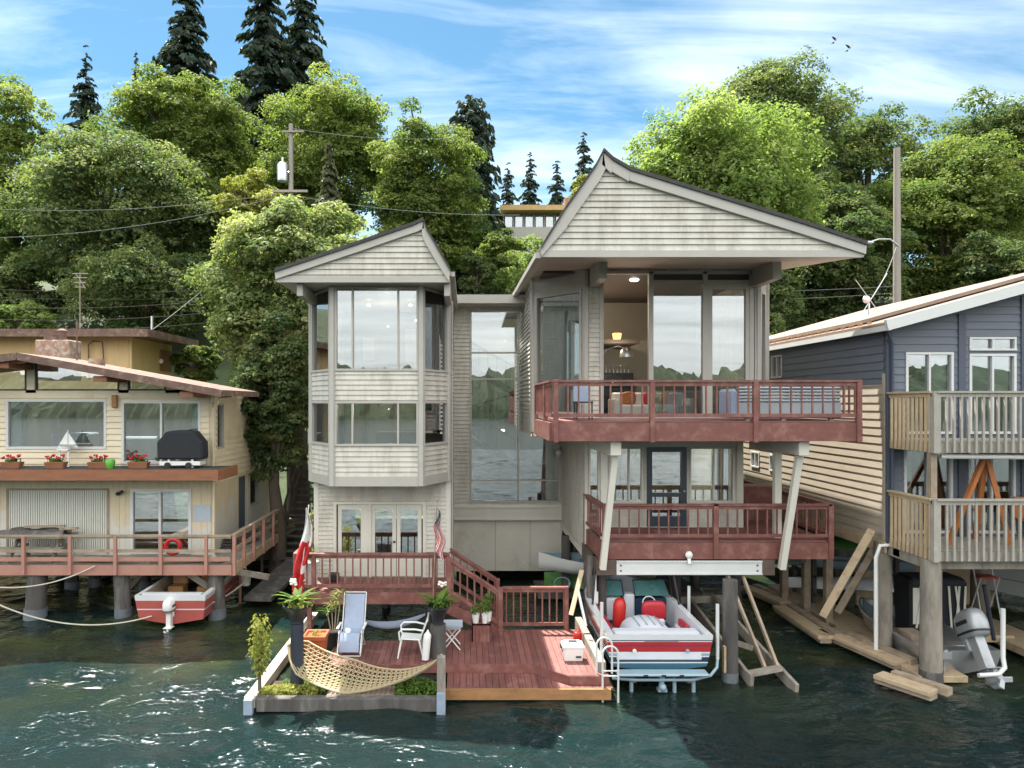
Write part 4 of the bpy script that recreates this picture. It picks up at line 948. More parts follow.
# stair: from the ground deck down to the dock
st = MB()
for i in range(5):
    x = -.40+.27*i; z = 1.2-.17*i; st.box(x, x+.27, 18.15, 19.3, z-.04, z)
stq = O('stair_tread', st, m_redboardy, H)
for y_ in (18.12, 19.33): st = MB(); st.beam((-.45,y_,1.12), (.98,y_,.42), .05, .28); O('stringer', st, m_red, stq)
railing(stq, (-.42,18.1), (.93,18.1), 1.38, 1.06, [], z1=.50, bal=.24, bot=.2)
railing(stq, (-.42,19.35), (.93,19.35), 1.38, 1.06, [.99], z1=.50, bal=.24, bot=.2)
for x, z0, z1 in ((-.42, 1.0, 2.46), (.93, .48, 1.66)):
    p = MB(); p.box(x-.06, x+.06, 18.04, 18.16, z0, z1); O('post', p, m_red, stq)
# piles and bulkhead below the house
for (x, y, z0, z1, r) in ((3.62,20.2,-1,2.1,.15), (3.40,18.5,-1,2.42,.14), (3.68,18.55,-1,2.42,.13), (3.9,24,-1,2.1,.15), (3.35,22.9,-1,2.1,.15), (6.2,20.3,-1,2.1,.15), (8.0,20.4,-1,2.1,.15), (8.0,24,-1,2.1,.15), (6.2,24.2,-1,2.1,.15), (-4.2,22,-1,1.1,.14), (-2.5,22,-1,1.1,.14), (-.8,22,-1,1.1,.14)):
    p = MB(); p.pole((x, y, z0), (x, y, z1), r*1.05, r); O('pile', p, m_pile, H, smooth=50)
for (px, D) in ((784,22), (806,21), (828,20)):
    c = P(px, 0, D); p = MB(); p.box(c.x-.1, c.x+.1, D-.1, D+.1, -.6, 2.45); O('pile', p, m_woodold, H, bevel=.01)
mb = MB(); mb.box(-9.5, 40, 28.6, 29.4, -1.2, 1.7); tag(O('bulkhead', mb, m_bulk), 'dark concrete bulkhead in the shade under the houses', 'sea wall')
# the lit ceiling lamps of the rooms
for (x, y, z, e, c) in ((5.2,23.2,8.2,16,(1,.86,.66)), (3.2,23.5,9.6,40,(1,.86,.66)), (-2.5,22.4,9.0,7,(1,.88,.7)), (1.6,27.8,9.0,15,(1,.88,.7)), (-2.5,22.5,6.3,25,(1,.88,.7)), (5.8,22.5,5.2,40,(1,.88,.7))):
    ld = bpy.data.lights.new('room_lamp', 'POINT'); ld.energy = e; ld.color = c; ld.shadow_soft_size = .03
    lo = bpy.data.objects.new('room_lamp', ld); COL.objects.link(lo); lo.location = (x, y, z)

# ------------------------------------------------------------------ dock
K = E('swim_dock', (1, 16.5, 0), 'low red board dock with an angled step in front of the house', 'dock')
yf = lambda x: 15.86 if x < 1.54 else (15.86-(x-1.54)/.75*.66 if x < 2.29 else 15.2)
yb = lambda x: 17.42 if x < -1.0 else 18.28
mb = MB(); x = -3.2
while x < 2.95:
    mb.add([(x,yf(x),.5),(x+.137,yf(x+.137),.5),(x+.137,yb(x),.5),(x,yb(x),.5),(x,yf(x),.46),(x+.137,yf(x+.137),.46),(x+.137,yb(x),.46),(x,yb(x),.46)], [(0,1,2,3),(4,7,6,5),(0,4,5,1),(1,5,6,2),(2,6,7,3),(3,7,4,0)]); x += .145
mb.box(2.3, 3.17, 15.2, 15.34, .465, .502)
O('board_floor', mb, m_redboard, K)
mb = MB()
for p, q in (((-3.2,15.845),(1.54,15.845)), ((1.54,15.845),(2.29,15.185)), ((2.29,15.185),(3.17,15.185))): mb.beam((*p,.40), (*q,.40), .03, .19)
mb.beam((-3.21,15.85,.40),(-3.21,17.42,.40),.03,.19)
O('step_fascia', mb, m_red, K)
mb = MB(); x = -.40
while x < 3.1: mb.box(x, x+.137, 15.02, yf(x)-.02 if x < 1.5 else max(yf(x), yf(x+.137))-.02, .26, .30) if yf(x+.137)-15.02 > .06 else None; x += .145
O('lower_step', mb, m_redboard, K)
mb = MB(); mb.box(-.42, 3.17, 14.96, 15.02, .06, .29); O('edge_timber', mb, m_orangewood, K)
mb = MB(); mb.box(2.96, 3.14, 15.36, 18.6, .42, .74); O('edge_timber', mb, m_pilegrey, K, bevel=.015)
mb = MB(); mb.box(-3.1, 2.95, 15.95, 16.15, .1, .455); mb.box(-3.1, 2.95, 17.1, 17.3, .1, .455); mb.box(-.3,3.0,15.1,15.3,.02,.25); O('float_beam', mb, m_pile, K)
railing(K, (1.0,18.3), (2.72,18.3), .5, 1.13, [.98], bal=.2, post_low=-.1)

# ladder on the dock corner
K2 = E('swim_ladder', (3.05, 15.1, .3), 'white tubular swim ladder with hooped handles at the dock corner', 'ladder')
mb = MB()
for y in (15.3, 15.04):
    x0, x1 = (2.92, 3.26)
    zt_ = 1.30 if y > 15.2 else 1.20
    dx = 0 if y > 15.2 else .08
    mb.tube([(x0+dx,y,.5)]+[(x0+dx,y,zt_-.17)]+[((x0+x1)/2+dx-.17*math.cos(t),y,zt_-.17+.17*math.sin(t)) for t in np.linspace(.3,2.84,7)]+[(x1+dx,y,zt_-.17),(x1+dx,y,.5),(x1+dx,y,-.35 if y < 15.2 else .5)], .022, 8)
O('handrail', mb, m_metalw, K2, smooth=50)
for z in (.55, .66):
    mb = MB(); mb.tube([(3.0,15.04,z),(3.34,15.04,z)], .018, 6); O('rung', mb, m_metalw, K2, smooth=50)
mb = MB(); mb.tube([(3.0,15.04,.5),(3.0,15.04,-.4)], .022, 8); mb.tube([(3.0,15.04,-.1),(3.34,15.04,-.1)], .018, 6); O('leg', mb, m_metalw, K2, smooth=50)

# ------------------------------------------------------------------ floating planter raft
F_ = E('planted_raft', (-2.5, 15.5, 0), 'timber framed planted raft with a pale sunlit left beam under the rope hammock', 'raft')
mb = MB(); mb.beam((-4.53,14.5,.2),(-4.46,20.4,.2),.24,.24); O('side_beam', mb, mat('sunbleached_timber', (.46,.40,.31), .8, .15, 4, (3,.3,1), .2, 30), F_, bevel=.01)
mb = MB(); mb.box(-4.38, -.58, 14.46, 14.66, .02, .30); O('front_beam', mb, m_pile, F_, bevel=.012)
for x in (-4.53, -.50):
    mb = MB(); mb.box(x-.09, x+.09, 14.38, 14.5, -.2, .30 if x < -1 else .42); O('end_cap', mb, m_bluepaint, F_)
mb = MB(); mb.box(-.59, -.41, 14.5, 14.64, -.2, 1.16); mb.box(-.56,-.44,14.66,15.9,.2,.36); O('corner_post', mb, m_pilegrey, F_, bevel=.01)
mb = MB(); mb.box(-4.40, -.6, 14.68, 15.8, -.02, .14); O('planting_bed', mb, m_soil, F_)
mb = MB(); boards_x(mb, -2.95, -1.5, 14.70, 15.2, .26, w=.09); O('slat_floor', mb, m_woodold, F_)
def patch(name, label, cat, x0, x1, y0, y1, z, n, h, lm, seed, leaf=.07, kind='stuff'):
    rng = np.random.default_rng(seed)
    pos = np.stack([rng.uniform(x0, x1, n), rng.uniform(y0, y1, n), z+rng.uniform(0, 1, n)**1.5*h], 1)
    cx, cy = (x0+x1)/2, (y0+y1)/2
    pos[:, 2] -= h*.7*(((pos[:, 0]-cx)/(x1-x0)*2)**2+((pos[:, 1]-cy)/(y1-y0)*2)**2)*.5
    V, F, T_ = leaves(pos, rng.normal(0, .5, (n, 3))+np.array([0, -.2, 1]), leaf, rng, rng.random(n))
    o = npmesh(name, V, F, T_, lm, None); return tag(o, label, cat, kind=kind)
patch('ground_cover', 'yellow flowering ground cover at the raft corner by the sapling', 'ground cover', -4.4, -3.2, 14.66, 15.05, .22, 2200, .22, m_lf_yel, 1)
patch('ground_cover', 'green low plants on the raft near the hammock post', 'ground cover', -1.5, -.62, 14.66, 15.2, .20, 2200, .34, m_lf_plant, 2, .09)
patch('grass', 'bright grass growing inside the raft frame behind the hammock', 'grass', -4.1, -2.3, 15.0, 15.8, .16, 3000, .14, m_grass, 3)

# sapling
c = conifer('sapling', 'slim yellow green conifer sapling at the front left raft corner', 'sapling', (-4.42,14.85,.25), 1.80, .17, 77, m_lf_yel, levels=17, power=.75, zfrac=.25, droop=-1.9, seg=5, ragged=.4, lw=.10, sk=.3, nq=2)

# pile pedestals with urns
def leafy(root, name, c, n, L, lm, seed, w=.16, spread=1., up=.9, bend=.5):
    """strap leaves fanning out of a pot"""
    rng = random.Random(seed); vs = []; fs = []; tt = []
    for i in range(n):
        a = rng.uniform(0, 6.283); l = L*rng.uniform(.6, 1.1); u = up*rng.uniform(.5, 1.15); wd = w*l*rng.uniform(.7, 1.2)
        d = Vector((math.cos(a), math.sin(a), 0))*spread; s = Vector((-math.sin(a), math.cos(a), 0)); b = len(vs); t = rng.random()
        for j in range(6):
            f = j/5; p = Vector(c)+d*(l*f*(.35+.65*f))+Vector((0, 0, l*u*(f-bend*f*f)*1.3)); ww = wd*math.sin(math.pi*min(.97, .12+f*.86))*.5
            vs += [p-s*ww, p+s*ww]; tt += [t, t]
        for j in range(5): fs.append([b+2*j, b+2*j+1, b+2*j+3, b+2*j+2])
    V = np.array([tuple(v) for v in vs])-np.array(wpos(root))
    return npmesh(name, V, np.array(fs), np.array(tt), lm, root)
def blob_leaves(root, name, c, r, n, lm, seed, leaf=.09):
    rng = np.random.default_rng(seed); d = unit(rng.normal(size=(n, 3))); pos = np.array(c)-np.array(wpos(root))+d*np.array(r)*rng.uniform(.3, 1.05, (n, 1))
    V, F, T_ = leaves(pos, d+rng.normal(0, .5, (n, 3))+np.array([0, 0, .4]), leaf, rng, rng.random(n))
    return npmesh(name, V, F, T_, lm, root)
def flower(root, c, m, r=.07, seed=0):
    mb = MB(); rg = random.Random(seed)
    for i in range(9):
        p = (c[0]+rg.uniform(-r,r), c[1]+rg.uniform(-r,r), c[2]+rg.uniform(-r*.6,r*.8)); mb.ell(p, (r*.55,r*.55,r*.4), 7, 5)
    O('flower', mb, m, root, smooth=60)
def urn(px, D, zb, zt_, r, label, ped, plab, pcol, lm, seed, zped0):
    c = P(px, 0, D)
    mb = MB(); mb.pole((c.x, D, zped0), (c.x, D, zb-.02), ped, ped*.95); tag(O('pile_pedestal', mb, pcol, smooth=50), plab, 'pile')
    u = E('planter', (c.x, D, zb), label, 'planter')
    mb = MB(); h = zt_-zb; mb.lathe(c.x, D, [(r*.52,zb),(r*.5,zb+.03),(r*.62,zb+h*.4),(r*.95,zb+h*.82),(r*1.06,zb+h*.9),(r*1.06,zt_),(r*.95,zt_),(r*.93,zt_-.06)], 22); O('pot', mb, m_darkpot, u, smooth=40)
    mb = MB(); mb.lathe(c.x, D, [(r*.9,zt_-.08),(r*.4,zt_-.03)], 14); O('soil', mb, m_soil, u)
    leafy(u, 'foliage', (c.x, D, zt_-.05), 34, .56, lm, seed, .24)
    blob_leaves(u, 'foliage', (c.x+.05, D-.05, zt_+.05), (r*1.15, r*1.0, .16), 260, m_lf_yel if seed == 1 else m_lf_plant, seed)
    flower(u, (c.x+(-.06 if seed == 1 else .1), D-.05, zt_+.52), m_pet_white, .075, seed)
    return u
urn(297, 15.25, 1.66, 2.04, .29, 'black urn planter with a white flower on the blue pile at the left', .15, 'blue painted pile carrying the left urn planter at the hammock end', m_bluepot, m_lf_plant, 1, -.6)
urn(438, 16.3, 1.30, 1.72, .26, 'black urn planter with green leaves on the rough dark pile by the plastic chair', .20, 'rough dark wooden pile carrying the right urn planter on the dock', m_pile, m_lf_plant, 2, -.4)

# rope hammock
A = Vector((-.50,14.72,1.10)); B = Vector((-3.95,15.35,1.12))
mb = MB()
def hp(u, v):
    wd = 1.15*min(1, max(0, (1-u)/.09))**.7*min(1, max(0, (u-.02)/.55))**.75; p = A.lerp(B, u)
    s = Vector((.10, .55, .42 if u > .6 else .42*u/.6))*(wd*(v-.5))
    return p+s-Vector((0, 0, .75*(4*u*(1-u))**.85*(1-.20*abs(2*v-1)**2)))
nl, nc = 11, 26
for i in range(nl): mb.tube([hp(u, i/(nl-1)) for u in np.linspace(0, 1, 31)], .011 if 0 < i < nl-1 else .020, 4)
for k in range(-10, nc):
    for sgn in (1, -1):
        pts = []
        for j in range(nl):
            u = .10+.80*(k+ (j if sgn > 0 else nl-1-j))/nc
            if .10 <= u <= .90: pts.append(hp(u, j/(nl-1)))
        if len(pts) > 1: mb.tube(pts, .010, 3)
mb.tube([A, A+Vector((.0,-.03,-.25))], .03, 6); mb.ell(A+Vector((0,-.02,-.1)), (.06,.06,.16), 8, 6)
tag(O('rope_hammock', mb, m_rope, smooth=70), 'cream rope net hammock sagging between the left urn pile and the corner post', 'hammock')
# blue sling
A2 = Vector((-2.62,17.3,1.06)); B2 = Vector((-.98,17.0,1.30)); mb = MB()
mb.grid(lambda u, v: A2.lerp(B2, u)+Vector((0,-.05,.16))*((v-.5)*1.3*max(.1, math.sin(math.pi*u))**.5)-Vector((0,0,.26*4*u*(1-u)*(1-.25*abs(2*v-1)))), 22, 6)
tag(O('cloth_hammock', mb, m_bluefab, smooth=70), 'grey blue cloth hammock strung low behind the plastic chair', 'hammock')

# blue recliner
c = P(353, 0, 16.9)
r = E('recliner', (c.x, 16.7, .5), 'pale blue sling recliner chair facing the lake on the red dock', 'recliner')
def sling(pts, w):
    mb = MB(); v = []; 
    for p in pts: v += [(c.x-w/2, p[0], p[1]), (c.x+w/2, p[0], p[1])]
    for p in pts: v += [(c.x-w/2, p[0]+.012, p[1]-.015), (c.x+w/2, p[0]+.012, p[1]-.015)]
    n = len(pts); mb.add(v, [(2*i,2*i+1,2*i+3,2*i+2) for i in range(n-1)]+[(2*n+2*i,2*n+2*i+2,2*n+2*i+3,2*n+2*i+1) for i in range(n-1)]); return mb
O('backrest', sling([(16.95,.98),(17.10,1.22),(17.28,1.72)], .48), m_bluefab, r, smooth=50)
O('seat', sling([(16.95,.98),(16.75,.93),(16.5,1.0)], .48), m_bluefab, r, smooth=50); O('leg_rest', sling([(16.5,1.0),(16.35,.85),(16.28,.62)], .46), m_bluefab, r, smooth=50)
mb = MB()
for s in (-1, 1):
    x = c.x+s*.27
    mb.tube([(x,17.30,1.76),(x,16.96,.97),(x,16.5,1.0),(x,16.26,.58)], .015, 7); mb.tube([(x,17.1,.52),(x,16.5,1.05),(x,16.45,1.0)], .014, 6); mb.tube([(x,16.3,.52),(x,16.95,1.1)], .014, 6)
mb.tube([(c.x-.27,17.30,1.76),(c.x+.27,17.30,1.76)], .015, 7); mb.tube([(c.x-.27,16.3,.52),(c.x+.27,16.3,.52)], .014, 6); mb.tube([(c.x-.27,17.1,.52),(c.x+.27,17.1,.52)], .014, 6)
O('frame', mb, m_metalw, r, smooth=50)
for s in (-1, 1):
    mb = MB(); mb.box(c.x+s*.31-.03, c.x+s*.31+.03, 16.5, 16.98, 1.09, 1.115); O('armrest', mb, m_plwhite, r, bevel=.008)
# white armchair (turned to the left)
c = P(411, 0, 16.35); x, y = c.x, 16.45
r = E('armchair', (x, y, .5), 'white plastic armchair turned sideways on the dock by the dark pile', 'chair')
mb = MB(); mb.prism([(x-.24,y-.23,.93),(x+.22,y-.21,.90),(x+.22,y+.21,.90),(x-.24,y+.23,.93)], (0,0,.03)); O('seat', mb, m_plwhite, r, bevel=.01)
mb = MB()
for i in range(5): mb.beam((x+.22,y-.18+.09*i,.92),(x+.40,y-.20+.1*i,1.40),.06,.018,up=(1,0,.4))
mb.beam((x+.40,y-.24,1.40),(x+.40,y+.24,1.40),.03,.07); O('backrest', mb, m_plwhite, r)
for s in (-1, 1):
    mb = MB(); mb.tube([(x+.30,y+s*.25,1.15),(x+.1,y+s*.27,1.19),(x-.2,y+s*.27,1.19),(x-.27,y+s*.26,1.12),(x-.25,y+s*.25,.93)], .022, 7); O('armrest', mb, m_plwhite, r, smooth=50)
    for (xa, xb) in ((-.22,-.30), (.2,.30)):
        mb = MB(); mb.tube([(x+xa,y+s*.21,.92),(x+xb,y+s*.25,.5)], [.028,.018], 7); O('leg', mb, m_plwhite, r, smooth=50)
# folding side table
c = P(452, 0, 17.0); x = c.x
r = E('side_table', (x, 17, .5), 'pale folding side table half hidden behind the right urn', 'table')
mb = MB(); mb.box(x-.28, x+.26, 16.75, 17.2, 1.05, 1.10); mb.box(x-.25,x+.22,16.8,17.15,.98,1.05); O('tabletop', mb, m_sticker, r)
for s in (-1, 1):
    for a, b in ((-.2,.2), (.2,-.2)):
        mb = MB(); mb.tube([(x+a*s*1.0,16.97+s*.2,.98),(x+b*s*1.0,16.97+s*.2,.5)], .016, 6); O('leg', mb, m_plwhite, r, smooth=50)
c = P(425, 0, 16.0)
mb = MB(); mb.lathe(0,0,[(.02,0),(.085,.04),(.09,.5),(.085,.62),(.03,.68),(.02,.72)], 14); mb.v = [(c.x+v[0]+.09*v[2], 16.05+v[1], .5+v[2]) for v in mb.v]
tag(O('boat_fender', mb, m_plwhite, smooth=50), 'white cylindrical boat fender leaning on the dark pile under the right urn', 'fender')
# potted palm, terracotta planter
c = P(333, 0, 17.0); r = E('potted_palm', (c.x, 17.1, .5), 'tall spindly palm like plant in a black pot under the deck rail', 'potted plant')
mb = MB(); mb.lathe(c.x, 17.1, [(.15,.5),(.19,.85),(.2,.86),(.17,.82)], 16); O('pot', mb, m_darkpot, r, smooth=40)
mb = MB()
for k in range(4): mb.tube([(c.x-.06+.04*k,17.1,.8),(c.x-.14+.09*k,17.1+.03*k,1.2+.08*k),(c.x-.12+.1*k,17.05,1.35+.16*k)], .016, 5)
O('stem', mb, m_woodold, r)
for k in range(4): leafy(r, 'foliage', (c.x-.12+.1*k, 17.05, 1.3+.16*k), 22, .34, m_lf_yel if k % 2 else m_lf_plant, 40+k, .09, 1, .7, .75)
c = P(317, 0, 16.3); x = c.x; r = E('planter_box', (x, 16.2, .3), 'orange terracotta tapered planter box beside the left urn', 'planter')
mb = MB(); secs = [[(x-a,16.2-b,z),(x+a,16.2-b,z),(x+a,16.2+b,z),(x-a,16.2+b,z)] for a, b, z in ((.18,.18,.3),(.24,.24,1.0),(.27,.27,1.0),(.27,.27,1.1),(.22,.22,1.1),(.2,.2,1.04))]; mb.loft(secs); O('pot', mb, m_terra, r, bevel=.008)
blob_leaves(r, 'foliage', (x, 16.2, 1.1), (.15,.15,.08), 60, m_lf_yel, 8, .07)
# flags
c = P(301, 0, 18.7)
fl = E('flag', (-4.5, 18.72, 1.0), 'red and white flag hanging limp on a slanted staff at the left deck corner', 'flag')
top = P(308, 508, 18.7); bot = P(293, 590, 18.7)
mb = MB(); mb.tube([tuple(P(298, 610, 18.7)), tuple(top+Vector((.02,0,.08)))], .018, 6); O('staff', mb, m_plwhite, fl)
def drape(u, v):
    p = top.lerp(bot, v); wdt = (.08+.30*math.sin(min(1, v*1.25)*1.9)**.8)*(1-.25*v)
    return (p.x-.05+u*wdt+.05*math.sin(v*7), p.y-.06+.10*math.sin(u*11+v*3), p.z-.10*u+.05*math.sin(u*6))
for (nm, m, f) in (('cloth', m_redflag, 0), ('cloth', m_whiteflag, 1)):
    pass
mb = MB(); mb.grid(drape, 16, 30, mi=lambda u, v: (1 if (v < .46-.25*u+.2*u*u or (.62 < v < .74 and u > .55)) else 0))
O('cloth', mb, [m_redflag, m_whiteflag], fl, smooth=80)
fl = E('us_flag', (-.62, 18.75, 1.4), 'stars and stripes flag hanging limp on a short staff at the right deck corner', 'flag')
tp = P(437, 505, 18.72); bt = P(434, 590, 18.72)
mb = MB(); mb.tube([tuple(P(433, 600, 18.72)), tuple(tp+Vector((.0,0,.1)))], .014, 6); mb.ell(tuple(tp+Vector((0,0,.12))), (.03,.03,.03), 8, 6); O('staff', mb, m_woodold, fl)
def dr2(u, v):                                            # u along the fly (hangs down), v along the hoist
    return (tp.x+.015+.16*v*.5+.22*(v-.35)*(.25+.75*u)+.05*math.sin(u*9+v*4), tp.y-.05-.05*math.sin(v*15+u*4), tp.z-.02-.62*v*.75-1.08*u*(1-.1*v)-.12*u*v)
mb = MB(); mb.grid(dr2, 30, 26, mi=lambda u, v: ((2 if not (int(u*30) % 2 == 0 and int(v*26) % 2 == 0) else 1) if (u < .4 and v < 7/13) else (0 if int(v*13) % 2 == 0 else 1)))
O('cloth', mb, [m_redflag, m_whiteflag, m_navyflag], fl, smooth=80)
# climbing plant beside the tower door and small deck things
c = P(315, 0, 19.9); r = E('potted_plant', (c.x, 19.4, 1.38), 'tall upright green plant in a white pot at the tower corner', 'potted plant')
mb = MB(); mb.lathe(c.x, 19.4, [(.17,1.38),(.2,2.0),(.22,2.05),(.19,1.98)], 16); O('pot', mb, m_plwhite, r, smooth=40)
mb = MB(); mb.tube([(c.x,19.4,2),(c.x+.05,19.4,2.9),(c.x,19.4,3.6)], .015, 5); O('stem', mb, m_woodold, r)
for k in range(7): leafy(r, 'foliage', (c.x+.04*math.sin(k*2), 19.4, 2.0+.21*k), 16, .32-.015*k, m_lf_yel if k % 3 == 0 else m_lf_plant, 60+k, .13, .8, 1.2, .5)
mb = MB(); c = P(330, 0, 19.8); mb.box(c.x-.02, c.x+.25, 19.7, 19.95, 1.38, 1.62); tag(O('door_box', mb, m_dark, bevel=.03), 'small dark box on the ground deck beside the French doors', 'box')
# red crate planter with white pots under the stair
r = E('crate', (.4, 17.5, .5), 'red slatted wooden crate at the foot of the stair', 'crate')
mb = MB()
for i in range(5): mb.box(.17+.095*i, .17+.095*i+.088, 17.3, 17.34, .5, .95); mb.box(.17, .2, 17.3+.085*i, 17.38+.085*i, .5, .95); mb.box(.62,.65, 17.3+.085*i, 17.38+.085*i, .5, .95)
mb.box(.17,.65,17.3,17.72,.92,.95); O('slat', mb, m_red, r)
for i, (x, y, s) in enumerate(((.27,17.45,1.), (.50,17.42,.85), (.58,17.58,1.1))):
    u = E('flower_pot', (x, y, .95), ('white flower pot at the left on the red crate', 'small white flower pot at the front on the red crate', 'white flower pot with the tallest plant on the red crate')[i], 'flower pot', 'pots on the red crate')
    mb = MB(); mb.lathe(x, y, [(.07*s,.95),(.095*s,1.15),(.10*s,1.17),(.085*s,1.14)], 14); O('pot', mb, m_plwhite, u, smooth=40)
    blob_leaves(u, 'foliage', (x, y, 1.3+.08*i), (.14,.12,.18+.06*i), 110, m_lf_plant, 20+i, .08)
# cooler
def cooler(x, y, z, label):
    r = E('cooler', (x, y, z), label, 'cooler')
    mb = MB(); mb.loft([[(x-a,y-b,q),(x+a,y-b,q),(x+a,y+b,q),(x-a,y+b,q)] for a, b, q in ((.21,.15,z),(.24,.18,z+.30))]); O('body', mb, m_plwhite, r, bevel=.02)
    mb = MB(); mb.loft([[(x-a,y-b,q),(x+a,y-b,q),(x+a,y+b,q),(x-a,y+b,q)] for a, b, q in ((.255,.195,z+.305),(.255,.195,z+.36),(.16,.12,z+.42))]); l = O('lid', mb, m_plwhite, r, bevel=.015)
    mb = MB(); mb.box(x-.10,x+.10,y-.08,y+.08,z+.421,z+.428); O('lid_panel', mb, m_bluepot, l)
    mb = MB(); mb.box(x+.05,x+.17,y-.183,y-.176,z+.10,z+.14); O('badge', mb, m_dark, r)
    mb = MB(); mb.tube([(x-.26,y-.14,z+.22),(x-.28,y-.12,z+.34),(x-.28,y+.12,z+.34),(x-.26,y+.14,z+.22)], .012, 6); O('handle', mb, m_dark, r)
cooler(2.52, 16.15, .5, 'white cooler box with a dark lid panel on the red dock')
r = E('fuel_can', (2.83, 17.35, .5), 'small red fuel can by the dock edge timber', 'fuel can')
mb = MB(); mb.ell((2.83,17.35,.63), (.11,.09,.13), e=.6); O('body', mb, m_redpl, r, smooth=60)
mb = MB(); mb.tube([(2.78,17.35,.74),(2.80,17.35,.82),(2.88,17.35,.82),(2.9,17.35,.74)], .015, 6); O('handle', mb, m_redpl, r)
mb = MB(); mb.beam(P(571,615,17.4), P(582,570,17.9), .12, .03); tag(O('plank', mb, m_wood), 'pale yellow plank leaning against the dark house pile', 'plank')
mb = MB(); mb.tube([tuple(P(586,626,16.9)), tuple(P(578,590,17.2))], .035, 8); tag(O('pipe', mb, m_plwhite, smooth=50), 'white plastic pipe leaning at the dock edge beside the piles', 'pipe')
mb = MB(); mb.tube([(3.46,18.3,.1),(3.46,18.3,2.4)], .03, 8); mb.box(3.40,3.52,18.24,18.36,1.2,1.5); tag(O('water_pipe', mb, m_plwhite, smooth=50), 'thin white pipe running up the dark pile next to the boat', 'pipe')

# ------------------------------------------------------------------ motor boats
def hull(L, B, H0, H1, bands, floor=.42, bow=.45, capw=.15, transom_rake=.12, foredeck=.0):
    """stern at y=0, bow at y=L; bands: list of (fraction of freeboard, material index) from chine up"""
    mb = MB(); st = []
    ts = [0, .08, .2, .35, .5, .62, .72, .8, .87, .93, .97, 1.0]
    for t in ts:
        b = B/2*(1-max(0, (t-.38)/.62)**2.4*.985); k = .55*max(0, (t-.5)/.5)**2.2; s = H0+(H1-H0)*t**1.4
        ch = k+(.20+.25*max(0, t-.4))*(s-k)/H0*.8; cb = b*(.90-.35*max(0, t-.5))
        y = L*t; prof = [(0, k), (cb, min(ch, s-.1))]
        for f, mi in bands: prof.append((cb+(b-cb)*f**.8, min(ch, s-.1)+(s-min(ch, s-.1))*f))
        prof.append((b-.02, s+.03)); ib = max(.005, b-capw); fl = max(floor, k+.12)
        prof.append((ib, s+.03)); fl = min(fl, s-.02)
        prof.append((max(.004, ib-.05), fl)); prof.append((0, fl))
        st.append([(x, y+transom_rake*z*(1-t)*(1 if t == 0 else 0)*-1, z) for x, z in prof])
    n = len(st[0]); nb = len(bands); mats = [0]+[mi for f, mi in bands]+['cap', 'cap', 'in', 'fl']
    mats = [bands[0][1]]+[mi for f, mi in bands]+[90, 90, 91, 92]
    for sgn in (1, -1):
        b0 = len(mb.v); mb.v += [(sgn*x, y, z) for s in st for (x, y, z) in s]
        for i in range(len(st)-1):
            for j in range(n-1):
                q = [b0+i*n+j, b0+(i+1)*n+j, b0+(i+1)*n+j+1, b0+i*n+j+1]
                if foredeck and ts[i] >= foredeck and j >= n-3: continue
                mb.f.append(q if sgn > 0 else q[::-1]); mb.m.append(mats[j])
    if foredeck:
        i0 = [i for i, t in enumerate(ts) if t >= foredeck]
        a = [st[i][n-3] for i in i0]
        for p, q in zip(a, a[1:]): mb.add([(-p[0],p[1],p[2]),(p[0],p[1],p[2]),(q[0],q[1],q[2]),(-q[0],q[1],q[2])], [(0,1,2,3)], 90)
        p = a[0]; mb.add([(-p[0],p[1],floor),(p[0],p[1],floor),(p[0],p[1],p[2]),(-p[0],p[1],p[2])], [(0,1,2,3)], 91)
    s0 = st[0]                                            # transom
    for j in range(n-5+1):
        p, q = s0[j], s0[j+1]
        if q[1] > 1e9: break
        mb.add([(-p[0],p[1],p[2]),(p[0],p[1],p[2]),(q[0],q[1],q[2]),(-q[0],q[1],q[2])], [(0,1,2,3)], mats[j])
    return mb, st
def finish(mb, order):
    mb.m = [order.index(q) for q in mb.m]; return mb
X0, Y0, Z0 = 4.42, 15.75, .34
bt = E('motorboat', (X0, Y0, Z0), 'white motorboat with red and teal stripes hanging on the lift under the decks', 'motorboat')
hb, st = hull(5.6, 2.42, .88, 1.0, [(.10,2),(.14,0),(.30,3),(.34,0),(.42,1),(.47,0),(.66,4),(.68,3),(.80,4),(.83,0),(.86,3),(1.0,0)], floor=.30, capw=.17)
hb.v = [(v[0], v[1], v[2]) for v in hb.v]
order = [0, 1, 2, 3, 4, 90, 91, 92]
O('hull', finish(hb, order), [m_gelwhite, m_gelgrey, m_gelteal, m_gelnavy, m_gelred, m_gelwhite, m_vinyl, m_gelnavy], bt, smooth=35, loc='local')
def L_(mbv, mats, name, **k): return O(name, mbv, mats, bt, loc='local', **k)
mb = MB(); mb.box(-1.03,1.03,-.42,-.10,.06,.13); L_(mb, m_gelgrey, 'swim_platform', bevel=.03)
mb = MB()
for x in (-.4, 0, .4): mb.box(x-.05,x+.05,-.424,-.41,.07,.115)
L_(mb, m_dark, 'platform_slot')
mb = MB(); mb.loft([[(x, y, z) for x, z in ((-.98,.30),(-.98,.84+h),(.98,.84+h),(.98,.30))] for y, h in ((-.06,.03),(.18,.06),(.42,.05),(.5,-.02))]); L_(mb, m_vinyl, 'aft_deck', bevel=.03)
mb = MB(); q = 9
mb.loft([[(.56*math.cos(t)*(1.0), y, .34+(.52+.05*f)*max(0, math.sin(t))**.55) for t in np.linspace(0, math.pi, 13)] for y, f in ((.5,0),(.58,.6),(1.0,1),(1.42,.6),(1.5,0))]); eb = L_(mb, m_vinyl, 'engine_cover', smooth=50)
mb = MB()
for x in (-.27, -.09, .09, .27): mb.box(x-.012, x+.012, .62, 1.38, .905-abs(x)*.16, .922-abs(x)*.16)
O('seam', mb, m_gelgrey, eb, loc='local')
